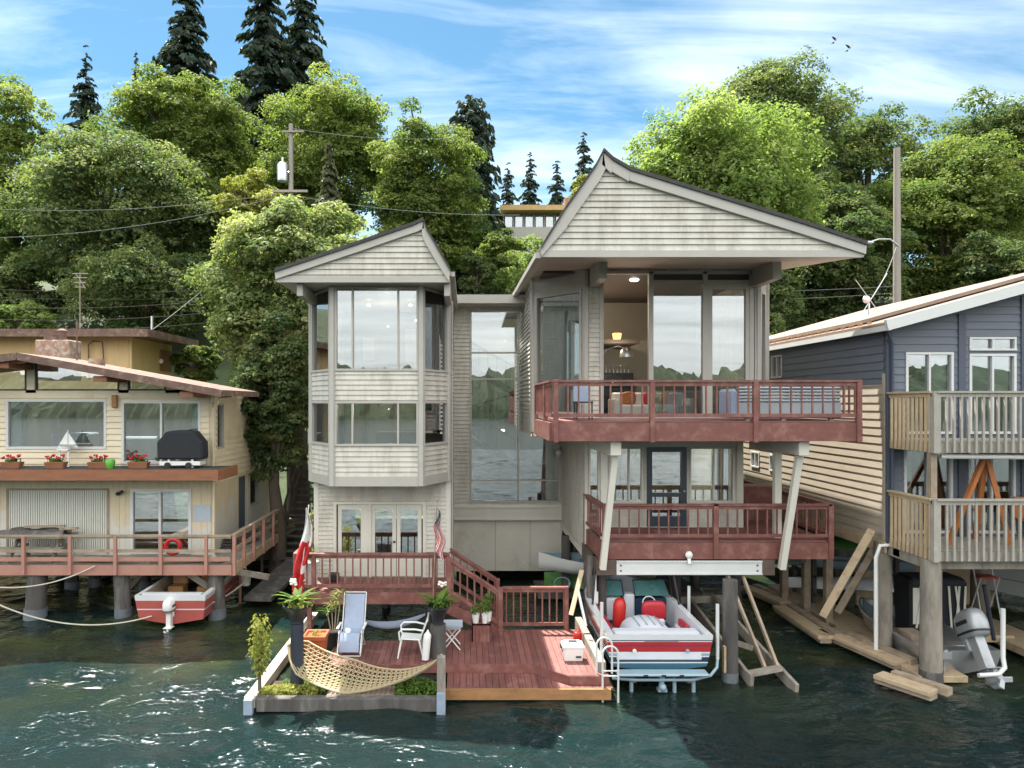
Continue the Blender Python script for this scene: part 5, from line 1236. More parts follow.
for s in (-1, 1):
    mb = MB(); mb.box(s*.98-.14, s*.98+.14 if s < 0 else s*.98+.02, .5, 2.6, .3, .62) if s < 0 else mb.box(.84,.99,.5,1.6,.3,.62); L_(mb, m_vinyl, 'side_seat', bevel=.04)
mb = MB(); mb.box(-.98,-.88,.6,2.5,.62,.82); L_(mb, m_redvinyl, 'seat_pad', bevel=.03)
mb = MB(); mb.box(.90,1.0,.9,1.5,.60,.78); L_(mb, m_redvinyl, 'seat_pad', bevel=.02)
mb = MB(); mb.ell((.45,2.05,.80), (.32,.10,.26), 16, 10, e=.55); L_(mb, m_redvinyl, 'driver_seat', smooth=60)
mb = MB(); mb.box(.2,.72,1.9,2.35,.3,.62); L_(mb, m_vinyl, 'seat_base', bevel=.05)
mb = MB(); mb.box(-.15,.12,2.7,3.0,.3,1.05); L_(mb, m_vinyl, 'walkthrough_console', bevel=.04); mb = MB(); mb.box(.14,.98,2.75,3.05,.3,.92); L_(mb, m_gelnavy, 'dashboard', bevel=.05); mb = MB(); mb.box(-.98,-.17,2.75,3.05,.3,.92); L_(mb, m_vinyl, 'dashboard', bevel=.05)
mb = MB(); mb.tube([(.48+.17*math.cos(t), 2.62+.05*math.sin(t), .84+.16*math.sin(t)) for t in np.linspace(0, 6.283, 17)[:-1]], .018, 6, closed=True); mb.tube([(.48,2.62,.84),(.48,2.75,.80)], .03, 6); mb.tube([(.32,2.62,.84),(.64,2.62,.84)], .015, 5); L_(mb, m_plwhite, 'steering_wheel', smooth=50)
for x0, x1 in ((-1.06,-.17), (.14,1.06)):
    mb = MB(); mb.prism([(x0,2.75,1.0),(x1,2.75,1.0),(x1-.05*(x1>0),3.05,1.34),(x0+.05*(x0<-.5),3.05,1.34)], (0,.012,0)); wsd = L_(mb, m_wshield, 'windshield'); f = MB(); f.tube([(x0,2.75,1.0),(x0+.05*(x0<-.5),3.05,1.34),(x1-.05*(x1>0),3.05,1.34),(x1,2.75,1.0)], .018, 6); O('frame', f, m_dark, wsd, loc='local')
    s = -1 if x0 < -.5 else 1
mb = MB()
for s in (-1, 1):
    mb.tube([(s*1.12,2.1,.95),(s*1.02,2.3,1.75),(s*.85,2.45,2.0)], .03, 7); mb.tube([(s*1.12,2.75,.98),(s*1.0,2.6,1.75),(s*.85,2.45,2.0)], .03, 7)
mb.tube([(-.85,2.45,2.0),(.85,2.45,2.0)], .035, 7); L_(mb, m_dark, 'wakeboard_tower', smooth=50)
for x in (-.58, .62):
    mb = MB(); mb.tube([(x,-.115,.545),(x,-.135,.545)], .045, 12); mb.tube([(x,-.13,.545),(x,-.142,.545)], .025, 10); L_(mb, m_plwhite if x < 0 else m_gelgrey, 'hull_emblem')
mb = MB(); mb.box(-.35,.42,-.115,-.10,.76,.775); L_(mb, m_gelnavy, 'rub_strip')
mb = MB(); mb.tube([(.0,-.2,-.25),(.0,-.3,.08)], .06, 8); mb.box(-.10,.10,-.34,-.18,-.30,-.24); mb.ell((0,-.3,-.2),(.09,.12,.09),10,6); L_(mb, m_gelgrey, 'outdrive', smooth=40)
mb = MB(); mb.lathe(0,0,[(.05,0),(.16,.05),(.17,.55),(.12,.68),(.04,.72)], 14); mb.v = [(X0-.42+v[0]+.06*v[2], Y0+2.25+v[1], Z0+.32+v[2]*1.05) for v in mb.v]
tag(O('fender_bag', mb, m_redpl, smooth=45), 'tall red bag standing inside the striped motorboat', 'bag')
# boat lift
lf = E('boat_lift', (X0, 16.5, 0), 'boat lift with white guide poles cradling the striped motorboat', 'boat lift')
for (x, y, zt_) in ((3.14,15.85,1.92), (5.80,15.85,1.88), (5.84,18.0,1.72)):
    mb = MB(); mb.tube([(x,y,-.4 if y > 17 or x < 4 else .62),(x,y,zt_)], .04, 9); O('guide_pole', mb, m_metalw, lf, smooth=50)
mb = MB(); mb.tube([(5.80,15.85,.62),(5.76,15.78,.45),(5.55,15.6,.34),(5.1,15.45,.30),(3.8,15.45,.30),(3.3,15.5,.32)], .035, 8); O('cradle', mb, m_gelgrey, lf, smooth=50)
for x in (3.75, 4.72, 5.15):
    mb = MB(); mb.tube([(x,15.55,-.6),(x,15.55,.32)], .045, 8); O('leg', mb, m_gelgrey, lf, smooth=50)
mb = MB(); mb.box(3.7,3.85,15.5,20.5,.22,.30); mb.box(5.0,5.15,15.5,20.5,.22,.30); O('bunk', mb, m_pilegrey, lf)

# freestanding pile, boat track with struts
mb = MB(); c = P(730, 0, 16.2); mb.pole((c.x, 16.2, -1), (c.x, 16.2, 2.35), .19, .17); pl = O('mooring_pile', mb, m_pile, smooth=50); tag(pl, 'thick dark pile standing in the water right of the motorboat', 'pile')
mb = MB(); mb.lathe(c.x, 16.2, [(.193,-.02),(.189,.20)], 14); O('tide_mark', mb, m_algae, pl, smooth=50)
mb = MB(); mb.box(c.x-.22,c.x-.17,15.98,16.1,.25,.85); O('rub_board', mb, m_wood, pl)
tr = E('boat_track', (7, 17.5, 0), 'pair of weathered timber rails slanting down into the water by the thick pile', 'boat track')
for (a, b) in ((P(690,602,20), P(752,683,15.8)), (P(712,598,20), P(797,690,15.4))):
    mb = MB(); mb.beam(a, b, .09, .27); O('rail', mb, m_pilegrey, tr, bevel=.008)
mb = MB(); a = P(728,640,17); b_ = P(752,648,17); mb.beam(a, b_, .1, .12); O('crosstie', mb, m_pilegrey, tr); mb = MB(); a = P(680,600,20); b_ = P(722,598,20); mb.beam(a, b_, .12, .2); O('crosstie', mb, m_pilegrey, tr); mb = MB(); mb.beam(P(748,674,15.9), P(780,668,15.9), .25, .06); O('crosstie', mb, m_pilegrey, tr)
for (p, q) in (((727,574,18.1),(765,668,16.1)), ((742,574,18.1),(778,668,16.0))):
    mb = MB(); mb.beam(P(*p), P(*q), .06, .10); O('strut', mb, m_woodold, tr)

# dinghies under the link
def dinghy(name, label, loc, L, B, Hh, m, rz, flip=False, inner=None):
    r = E(name, loc, label, 'dinghy'); r.rotation_euler = (0, 0, rz)
    mb = MB(); secs = []
    for t in np.linspace(0, 1, 13):
        b = B/2*(1-abs(2*t-.9)**2.6*.9 if t > .45 else 1-abs(2*t-.9)**2.6*.25); b = max(.03, b); k = .25*max(0, t-.5)**1.5
        s = Hh*(1+.25*(2*t-.9)**2)
        o_ = [(-b, s), (-b*.93, s*.55), (-b*.6, k+.04), (0, k), (b*.6, k+.04), (b*.93, s*.55), (b, s)]
        i_ = [(b-.05, s), (b*.86-.03, s*.55), (b*.5, k+.1), (0, k+.09), (-b*.5, k+.1), (-b*.86+.03, s*.55), (-b+.05, s)]
        secs.append([(x, L*t-L/2, (Hh*1.1-z) if flip else z) for x, z in o_+i_])
    mb.loft(secs); mb.m = [1 if (i < 12*14 and 6 < i % 14 < 13) else 0 for i in range(len(mb.f))]; O('hull', mb, [m, m_gelgrey], r, smooth=50, loc='local')
    for y in (-.25*L, .12*L):
        mb = MB(); z = Hh*.62; mb.box(-B*.42, B*.42, y-.12, y+.12, (Hh*1.1-z) if flip else z, ((Hh*1.1-z) if flip else z)+.03); O('thwart', mb, inner or m_woodold, r, loc='local')
    return r
dinghy('dinghy', 'green dinghy lying upside down beneath the white one under the house', (4.5,23.4,.30), 3.6, 1.25, .45, m_green, R(82), True)
dinghy('dinghy', 'white dinghy lying on top of the upturned green one under the house', (4.25,22.4,.95), 3.7, 1.5, .5, m_plwhite, R(80), False, m_gelgrey)
mb = MB(); mb.box(2.4, 7.8, 22.7, 24.2, .05, .28); tag(O('float_platform', mb, m_pile), 'dark low float carrying the dinghies under the house', 'float')
r = E('hose_coil', P(562,612,18.6), 'coil of pale garden hose hanging behind the dock rail', 'hose')
mb = MB(); c = P(562,583,22); [mb.tube([(c.x+(.22+.02*k)*math.cos(t), 22-.03*k, c.z+(.17+.015*k)*math.sin(t)) for t in np.linspace(0,6.283,19)[:-1]], .016, 5, closed=True) for k in range(3)]
r.location = c; O('coil', mb, m_gelgrey, r)

# outdoor sofa with cover and small things on the upper deck
s = E('covered_sofa', (8.3, 18.4, 6.06), 'long grey quilted covered outdoor sofa behind the upper deck rail', 'sofa')
x0, x1 = P(733,0,17.6).x, 9.45
mb = MB(); mb.box(x0, x1, 17.3, 18.2, 6.12, 6.52)
for z in (6.52, 6.60, 6.68, 6.76, 6.84): mb.box(x0+.02, x1-.02, 17.28, 17.5, z, z+.068)
O('cover', mb, m_greyfab, s, bevel=.03)
mb = MB(); mb.box(x0-.16, x0-.01, 17.25, 18.2, 6.12, 6.86); O('arm', mb, m_bluefab, s, bevel=.07)
for x in (x0+.3, x0+1.2, x1-.2): mb = MB(); mb.box(x-.05,x+.05,17.4,17.5,6.06,6.14); O('foot', mb, m_plwhite, s)
c = P(583, 0, 18.2); r = E('dining_chair', (c.x, 18.2, 6.06), 'dark dining chair in shade on the upper deck left of the open glass bay', 'chair')
for dx, yy in ((-.2,18.0),(.2,18.0),(-.2,18.4),(.2,18.4)): mb = MB(); mb.tube([(c.x+dx,yy,6.06),(c.x+dx,yy,6.5)], .018, 6); O('leg', mb, m_dark, r)
mb = MB(); mb.box(c.x-.23,c.x+.23,17.97,18.43,6.5,6.54); O('seat', mb, m_dark, r); mb = MB(); mb.box(c.x-.22,c.x+.22,18.41,18.44,6.54,6.95); O('backrest', mb, m_bluefab, r)

# ------------------------------------------------------------------ cabin on the left
B_ = E('cabin', (-12.5, 25, 0), 'cream low gabled cabin on wooden piles with a flower box balcony', 'house')
cf = Fr((-18,22), (-8.07,22)); cu = cf.ux; cs = Fr((-8.07,22), (-8.07,29))
wu = [(cu(-14.62), cu(-11.42), 5.03, 6.62), (cu(-10.94), cu(-8.42), 4.56, 6.57)]
roofz = lambda x: 7.97-(x+13.4)*.182 if x > -13.4 else 7.97-(-13.4-x)*.12
su = [(.35, 1.0, 5.0, 6.5), (3.9, 4.9, 5.3, 6.46)]
sl_ = [(2.6, 3.35, 2.0, 3.85), (3.75, 4.9, 2.6, 3.82)]
mb = MB(); siding(mb, cf, 0, cf.L-.08, 4.3, 6.82, wu, h=.19, t=.04); core(mb, cf, 0, cf.L, 4.3, 6.82, wu)
siding(mb, cs, .08, cs.L, 3.9, 6.9, su, h=.19, t=.04); core(mb, cs, .14, cs.L, 3.9, 6.9, su)
O('wall', mb, m_cream, B_)
wl = [(cu(-14.55), cu(-11.4), 1.7, 3.72), (cu(-10.66), cu(-8.72), 1.7, 3.76)]
def boards(mb, fr, u0, u1, z0, z1, holes, w=.2):
    k = u0
    core(mb, fr, u0, u1, z0, z1, holes, th=.14)
    while k < u1:
        for q in free_z(k+.09, z0, z1, holes): fbox(mb, fr, k, min(u1, k+w-.015), -.01, .012, q[0], q[1])
        k += w
def free_z(u, z0, z1, holes):
    iv = [(z0, z1)]
    for (a, b, c, d) in holes:
        if a-.1 < u < b+.1:
            nv = []
            for (p, q) in iv:
                if d <= p or c >= q: nv.append((p, q)); continue
                if c > p: nv.append((p, c))
                if d < q: nv.append((d, q))
            iv = nv
    return iv
mb = MB(); boards(mb, cf, 0, cf.L, 1.5, 4.25, wl); boards(mb, cs, .14, cs.L, 1.5, 3.9, sl_)
O('lower_wall', mb, m_tan, B_)
# clerestory and gable
mb = MB(); xs_ = [-18,-14.3,-13.4,-12,-10,-8.07]
z0c = 6.82
for (a, b) in ((-14.0,-13.68),(-11.05,-10.72),(-9.55,-8.07)): mb.prism([(a,21.99,z0c),(b,21.99,z0c),(b,21.99,roofz(b)-.12),(a,21.99,roofz(a)-.12)], (0,.14,0))
mb.prism([(-18,21.99,z0c),(-8.07,21.99,z0c),(-8.07,21.99,z0c+.10),(-18,21.99,z0c+.10)], (0,.14,0)); O('gable_trim', mb, m_cream, B_)
for (a, b) in ((-17,-14.0),(-13.68,-11.05),(-10.72,-9.55)):
    top = lambda x: roofz(x)-.16
    f = MB(); pts = [(a, z0c+.1), (b, z0c+.1), (b, top(b)), (a, top(a))]
    for p, q in zip(pts, pts[1:]+pts[:1]): f.beam((p[0],22.0,p[1]), (q[0],22.0,q[1]), .05, .05, up=(0,1,0))
    wn = O('window', f, m_pile, B_, label='slanted clerestory window under the cabin roof'); p = MB(); p.prism([(x,22.02,z) for x, z in pts], (0,.012,0)); O('pane', p, m_glass, wn)
mb = MB(); RT = [(-18.5, roofz(-18.5)), (-13.4, 7.97), (-7.27, roofz(-7.27))]
mb.loft([[(x, y, z-.06) for x, z in RT]+[(x, y, z+.04) for x, z in RT[::-1]] for y in (20.72, 24.2)]); O('roof', mb, m_rustroof, B_)
mb = MB()
for p, q in zip(RT, RT[1:]): mb.beam((p[0],20.66,p[1]-.07), (q[0],20.66,q[1]-.07), .10, .22, up=(0,0,1))
mb.beam((-7.25,20.66,roofz(-7.25)-.06), (-7.25,24.2,roofz(-7.25)-.06), .07, .16)
O('fascia', mb, m_rustroof, B_)
for x in (-13.85, -10.9, -8.3):
    mb = MB(); mb.box(x-.28, x+.12, 20.75, 22.0, roofz(x)-.36, roofz(x)-.20); O('roof_beam', mb, m_brownfascia, B_)
mb = MB(); mb.tube([(-7.98,21.9,1.6),(-7.98,21.9,6.3),(-7.7,21.7,6.65),(-7.3,21.7,6.7)], .045, 7); O('downpipe', mb, m_cream, B_, smooth=50)
mb = MB(); mb.tube([(-8.02,29,.8),(-8.02,29,6.6)], .05, 7); O('downpipe', mb, m_cream, B_, smooth=50)
window(cf, *wu[0], fw=.08, fm=m_metalw, gm=m_glass, parent=B_); window(cf, *wu[1], mull=[cu(-9.68)], fw=.08, fm=m_metalw, gm=m_glass, parent=B_)
mb = MB(); fbox(mb, cf, wu[0][0]+.1, wu[0][0]+.38, -.2, -.15, 5.1, 6.55); fbox(mb, cf, wu[1][1]-.35, wu[1][1]-.1, -.2, -.15, 4.65, 6.5); O('curtain', mb, m_whiteflag, B_)
window(cf, *wl[1], mull=[cu(-9.72)], fw=.09, fm=m_metalw, gm=m_glasslo, parent=B_)
for q in su+[sl_[1]]: window(cs, *q, fw=.06, fm=m_trim, gm=m_glasslo, parent=B_)
mb = MB(); fbox(mb, cs, sl_[0][0], sl_[0][1], -.06, -.01, sl_[0][2], sl_[0][3]); O('door', mb, m_bluetrim, B_)
mb = MB(); a, b, c, d = wl[0]; n = 44
for i in range(n): x0 = a+(b-a)*i/n; fbox(mb, cf, x0, x0+(b-a)/n*.55, -.05, .0, c, d)
fbox(mb, cf, a, b, -.08, -.05, c, d); O('corrugated_panel', mb, m_corr, B_)
mb = MB(); fbox(mb, cf, a-.06, a, 0, .03, c, d+.06); fbox(mb, cf, b, b+.06, 0, .03, c, d+.06); fbox(mb, cf, a, b, 0, .03, d, d+.06); fbox(mb, cf, a, b, .0, .03, 2.2, 2.25); O('panel_frame', mb, m_woodold, B_)
mb = MB(); fbox(mb, cf, cu(-8.66), cu(-8.1), .013, .03, 2.72, 3.25); O('notice', mb, m_sticker, B_)
mb = MB(); fbox(mb, cf, cu(-11.2), cu(-11.04), .03, .16, 6.35, 6.75); O('wall_lamp', mb, m_amber, B_, bevel=.02)
mb = MB(); q = cf.p(cu(-11.0), .1, 3.62); mb.ell(q, (.08,.12,.06)); mb.tube([q, (q[0]+.15, q[1]-.05, q[2]+.08)], .05, 7); O('flood_light', mb, m_dark, B_, smooth=60)
mb = MB(); mb.box(-18,-8.25,26.6,26.7,4.6,6.6) ; O('interior_wall', mb, m_intdim, B_)
mb = MB(); mb.box(-18,-8.25,22.2,26.7,4.3,4.4); mb.box(-18,-8.25,22.2,28.9,1.4,1.5); O('floor', mb, m_floor, B_)
mb = MB(); mb.box(-13.8,-12.6,23,23.8,4.5,5.5); mb.box(-12.2,-10,24,25,4.5,5.3); mb.box(-10.3,-9.2,23.0,23.6,4.4,5.4); O('interior_furniture', mb, m_greyfab, B_, bevel=.05)
# balcony slab
mb = MB(); mb.box(-18.2,-7.45,20.82,21.99,4.22,4.50); bal = O('balcony', mb, m_shingle, B_)
mb = MB(); mb.box(-18.2,-7.42,20.74,20.82,4.17,4.49); mb.box(-7.45,-7.38,20.82,22.4,4.17,4.49); O('fascia', mb, m_brownfascia, bal)
# lower deck on piles
dk = None
mb = MB(); boards_x(mb, -18, -7.0, 20.66, 22, 1.66, w=.14); boards_y(mb, -8.05, -7.0, 22, 28, 1.66, w=.14); dk = O('deck_floor', mb, m_pilegrey, B_)
mb = MB(); mb.box(-18,-6.96,20.58,20.66,1.36,1.66); mb.box(-18,-7.0,20.57,20.60,1.78,1.90); O('deck_fascia', mb, m_pinkrail, dk)
mb = MB(); mb.box(-6.98,-6.92,20.66,28,1.34,1.66); mb.box(-8,-7,26.5,28.5,1.3,1.4); O('deck_fascia', mb, m_wood, dk)
mb = MB(); mb.box(-18,-6.98,20.54,20.66,2.51,2.56); mb.box(-18,-6.98,20.57,20.61,2.04,2.13); mb.box(-18,-6.98,20.57,20.61,2.46,2.51); O('railing', mb, m_woodold, dk)
mb = MB(); mb.box(-7.02,-6.9,20.68,26.2,2.50,2.56); mb.box(-6.98,-6.94,20.68,26.2,2.02,2.15); mb.box(-6.98,-6.94,20.68,26.2,2.38,2.48); O('railing', mb, m_woodold, dk)
for x in (-17.2,-15.85,-14.5,-13.13,-11.75,-10.4,-9.05,-7.7):
    mb = MB(); mb.box(x-.045,x+.045,20.48,20.56,1.4,2.53); O('post', mb, m_pinkrail, dk)
for i, y in enumerate((20.6,21.5,22.5,23.6,24.8,26.1)):
    mb = MB(); mb.box(-6.93,-6.84,y-.05,y+.05,1.36,2.53); O('post', mb, m_pinkrail, dk)
for (px, D, lean, r) in ((33,20.9,-.15,.30),(126,20.9,.15,.24),(218,20.9,.05,.25),(72,24,0,.22),(95,24.5,0,.2),(62,26,0,.2),(145,24,0,.2),(190,24.5,0,.2),(108,26.5,0,.2),(-30,21,0,.25)):
    c = P(px, 0, D); mb = MB(); mb.pole((c.x,D,-1.2), (c.x-lean,D,1.36), r*1.05, r*.92); pl = O('pile', mb, m_pile, B_, smooth=50)
    mb = MB(); mb.tube([(c.x-lean*.45,D,-.02),(c.x-lean*.53,D,.30)], [r*1.09,r*1.07], 12); O('tide_mark', mb, m_algae, pl, smooth=50)
for a, b in (((-8.4,21,1.3),(-7.5,21.4,.5)), ((-9.9,21.4,1.3),(-10.9,22.6,.5)), ((-7.2,21.2,1.35),(-6.2,21.8,1.0))):
    mb = MB(); mb.beam(a, b, .09, .18); O('brace', mb, m_pilegrey, B_)
for px, D in ((240,22.5),(262,26.5)):
    c = P(px,0,D); mb = MB(); mb.tube([(c.x,D,-.5),(c.x,D,1.7)], .05, 8); O('pile', mb, m_pinkrail, B_)
# things on the balcony
def flowerbox(px, label):
    c = P(px, 0, 21.1); r = E('flower_box', (c.x, 21.1, 4.5), label, 'flower box', 'flower boxes along the cabin balcony')
    mb = MB(); mb.loft([[(c.x-a,21.1-b,z),(c.x+a,21.1-b,z),(c.x+a,21.1+b,z),(c.x-a,21.1+b,z)] for a, b, z in ((.27,.1,4.5),(.31,.13,4.70))]); O('box', mb, m_brownfascia, r, bevel=.01)
    blob_leaves(r, 'foliage', (c.x, 21.1, 4.74), (.28,.12,.10), 150, m_lf_plant, int(px), .08)
    for k in range(4): flower(r, (c.x-.22+.15*k, 21.05, 4.83+.05*(k % 2)), m_pet_red, .055, int(px)+k)
flowerbox(12, 'red geranium box nearest the left edge on the cabin balcony'); flowerbox(56, 'red geranium box below the toy sailboat on the cabin balcony')
flowerbox(99, 'red geranium box beside the lime green pot on the cabin balcony'); flowerbox(139, 'red geranium box in front of the sliding door next to the covered grill')
c = P(110, 0, 21.1); mb = MB(); mb.lathe(c.x,21.1,[(.10,4.5),(.14,4.6),(.15,4.72),(.12,4.78)],14); tag(O('watering_pot', mb, mat('lime_green_plastic', (.12,.42,.05), .4), smooth=50), 'lime green pot on the cabin balcony between geranium boxes', 'pot')
r = E('toy_sailboat', (P(68,0,21.6).x, 21.6, 5.0), 'white model sailboat on a small white stand before the picture window', 'model boat'); x = r.location.x
mb = MB(); secs = []
for t in np.linspace(-1, 1, 9): b = .09*(1-t*t)+.004; secs.append([(x+.30*t,21.6-b,5.17),(x+.30*t,21.6,5.08),(x+.30*t,21.6+b,5.17)])
mb.loft(secs); O('hull', mb, m_plwhite, r)
mb = MB(); mb.prism([(x-.02,21.6,5.2),(x-.02,21.6,5.62),(x-.28,21.6,5.2)], (0,.012,0)); mb.prism([(x+.02,21.6,5.2),(x+.02,21.6,5.55),(x+.26,21.6,5.2)], (0,.012,0)); O('sail', mb, m_plwhite, r)
mb = MB(); mb.box(x-.30,x+.05,21.5,21.7,5.02,5.07); [mb.box(q-.025,q+.025,21.58,21.62,4.5,5.02) for q in (x-.26,x+.01)]; mb.tube([(x,21.6,5.1),(x,21.6,5.66)],.01,5); O('stand', mb, m_plwhite, r)
c = P(183, 0, 21.3); x = c.x; r = E('grill', (x, 21.3, 4.5), 'barbecue grill under a black fitted cover on the cabin balcony', 'grill')
mb = MB(); mb.loft([[(x+a,y,z) for a, z in ((-.68,4.78),(-.70,5.30),(-.42,5.62),(-.2,5.66),(.2,5.66),(.42,5.62),(.68,5.30),(.70,4.78))] for y in (21.02,21.58)]); O('cover', mb, m_black, r, bevel=.05)
mb = MB(); mb.box(x-.62,x+.62,21.05,21.5,4.60,4.72); [mb.box(q-.03,q+.03,21.1,21.16,4.52,4.78) for q in (x-.36,x+.36)]; O('cart', mb, m_plwhite, r)
for q in (x-.36, x+.28): mb = MB(); mb.tube([(q,21.04,4.6),(q,21.0,4.6)], .095, 14); mb.tube([(q,20.995,4.6),(q,20.985,4.6)], .05, 10); O('wheel', mb, m_dark, r, smooth=40)
# things on the lower deck
c = P(45, 0, 21.2); x = c.x; r = E('picnic_table', (x, 21.3, 1.66), 'weathered picnic table under a dark tarp on the lower cabin deck', 'table')
mb = MB(); mb.box(x-1.3,x+.75,21.0,21.7,2.38,2.44); mb.box(x-1.3,x+.75,20.75,20.95,2.08,2.13); O('tabletop', mb, m_pilegrey, r)
for q in (x-.9, x+.4): mb = MB(); mb.beam((q,20.85,1.66),(q,21.4,2.4),.06,.1); mb.beam((q,21.85,1.66),(q,21.3,2.4),.06,.1); mb.box(q-.03,q+.03,20.8,21.8,2.0,2.08); O('leg', mb, m_pilegrey, r)
mb = MB(); mb.grid(lambda u, v: (x-1.35+2.0*u, 20.98+.75*v, 2.47+.10*abs(math.sin(u*7+v*4))+.05*math.sin(v*9)-.20*max(0,.12-v)*4), 20, 8); O('tarp', mb, m_pile, r, smooth=60)
mb = MB(); mb.beam(P(25,527,21.5), P(65,526,21.5), .12,.05); mb.beam(P(60,529,21.3), P(78,528,21.3), .1,.05); tag(O('board_pile', mb, m_woodold), 'loose old boards lying on the tarp covered picnic table', 'boards')
c = P(173, 0, 21.4); mb = MB(); mb.tube([(c.x+.22*math.cos(t),21.4,c.z*0+2.05+.22*math.sin(t)) for t in np.linspace(0,6.283,21)[:-1]], .07, 9, closed=True); tag(O('life_ring', mb, m_redpl, smooth=60), 'red life ring standing before the lower sliding door of the cabin', 'life ring')
mb = MB(); mb.tube([P(72,558,20.9), P(150,562,20.9)], .09, 9); mb.tube([P(150,562,20.85), P(205,560,20.9)], .07, 9); tag(O('log', mb, m_pilegrey, smooth=50), 'grey weathered log lying along the lower cabin deck edge', 'log')
mb = MB(); c = P(217,560,20.9); mb.ell((c.x,20.9,1.75),(.22,.12,.08)); mb.ell((c.x-.1,20.9,1.84),(.09,.08,.08)); tag(O('rope_bundle', mb, m_moor, smooth=60), 'pale bundle lying at the right corner of the lower cabin deck', 'bundle')
mb = MB()
for k in range(4): mb.beam((-7.9,22.6+.1*k,1.72+.09*k),(-7.35,24.2+.1*k,1.76+.09*k),.3,.06)
tag(O('lumber_stack', mb, m_pile), 'dark stack of boards by the cabin side door', 'boards')
mb = MB(); c = P(350*.293,0,24)
# chimney, vents on roof
c = P(57, 0, 24.5); mb = MB(); mb.box(c.x-.6,c.x+.6,24.2,25.0,7.3,8.72); ch = O('chimney', mb, m_brick, B_, bevel=.03)
mb = MB(); mb.lathe(c.x-.15,24.6,[(.33,8.72),(.33,8.9)],12); mb.lathe(c.x+.18,24.5,[(.14,8.72),(.14,9.05),(.18,9.06),(.05,9.14)],12); O('chimney_cap', mb, m_rustroof, ch)
mb = MB(); c = P(96, 0, 22.6); mb.box(c.x-.2,c.x+.2,22.5,22.8,roofz(c.x),roofz(c.x)+.22); O('roof_vent', mb, m_brick, B_)
c = P(77, 0, 23.5); mb = MB(); mb.tube([(c.x,23.5,7.4),(c.x,23.5,9.3)],.03,6); O('vent_pipe', mb, m_rustroof, B_)

# ochre building behind
r = E('flat_roofed_house', (-17, 31, 1), 'ochre board building with a flat overhanging roof behind the cabin', 'house')
mb = MB(); f1 = Fr((-24,29.6),(-14.3,29.6)); f2 = Fr((-14.3,29.6),(-14.3,33.6)); boards(mb, f1, 0, f1.L, 1.0, 9.32, [], .3); boards(mb, f2, 0, f2.L, 1.0, 9.32, [], .3); O('wall', mb, m_ochre, r)
mb = MB(); mb.box(-24.3,-13.2,28.7,34,9.32,9.40); mb.box(-24.3,-13.15,28.62,28.7,9.26,9.58); mb.box(-13.2,-13.12,28.7,34,9.26,9.58); O('roof', mb, m_rustroof, r)
mb = MB(); mb.box(-24.3,-13.2,28.7,34,9.40,9.52); O('roof_gravel', mb, m_woodold, r)
mb = MB(); fbox(mb, f2, 2.7,3.9,.01,.05,8.0,9.0); O('hatch', mb, m_orangewood, r); mb = MB(); q = f2.p(2.55,.12,8.45); mb.ell(q,(.12,.1,.12)); O('flood_light', mb, m_plwhite, r)
mb = MB(); mb.tube([(-16.1,29.55,7.5),(-16.1,29.5,9.0),(-15.9,29.5,9.15),(-15.5,29.5,9.1),(-15.4,29.5,7.6)], .025, 6); O('conduit', mb, m_rustroof, r)
mb = MB(); c = P(152,0,29.4); mb.tube([(c.x,29.4,9.5),(c.x,29.4,10.2)],.05,6); O('mast', mb, m_alu, r)

# stairs and gangway between cabin and house
st_ = E('shore_stairs', (-6.4, 28, 0), 'shaded wooden stairs climbing the bank between cabin and bay window house', 'stairs')
mb = MB()
for i in range(24): y = 25.5+i*.30; z = .75+i*.22; mb.box(-7.0,-5.7,y,y+.27,z-.05,z)
O('tread', mb, m_pile, st_)
mb = MB(); mb.beam((-7.02,25.4,.6),(-7.02,32.7,5.9),.06,.3); mb.beam((-5.68,25.4,.6),(-5.68,32.7,5.9),.06,.3); O('stringer', mb, m_pile, st_)
for x in (-6.98, -5.72):
    mb = MB(); mb.beam((x,25.5,1.7),(x,32.5,6.85),.06,.08)
    for k in range(6): y = 25.6+k*1.2; mb.box(x-.04,x+.04,y,y+.08,.75+k*.88,1.75+k*.88)
    O('handrail', mb, m_pile, st_)
mb = MB(); mb.beam((-6.5,21.6,.35),(-6.1,25.6,.72),.9,.12); tag(O('gangplank', mb, m_pile), 'dark gangplank leading from the shore stairs out over the water', 'gangplank')

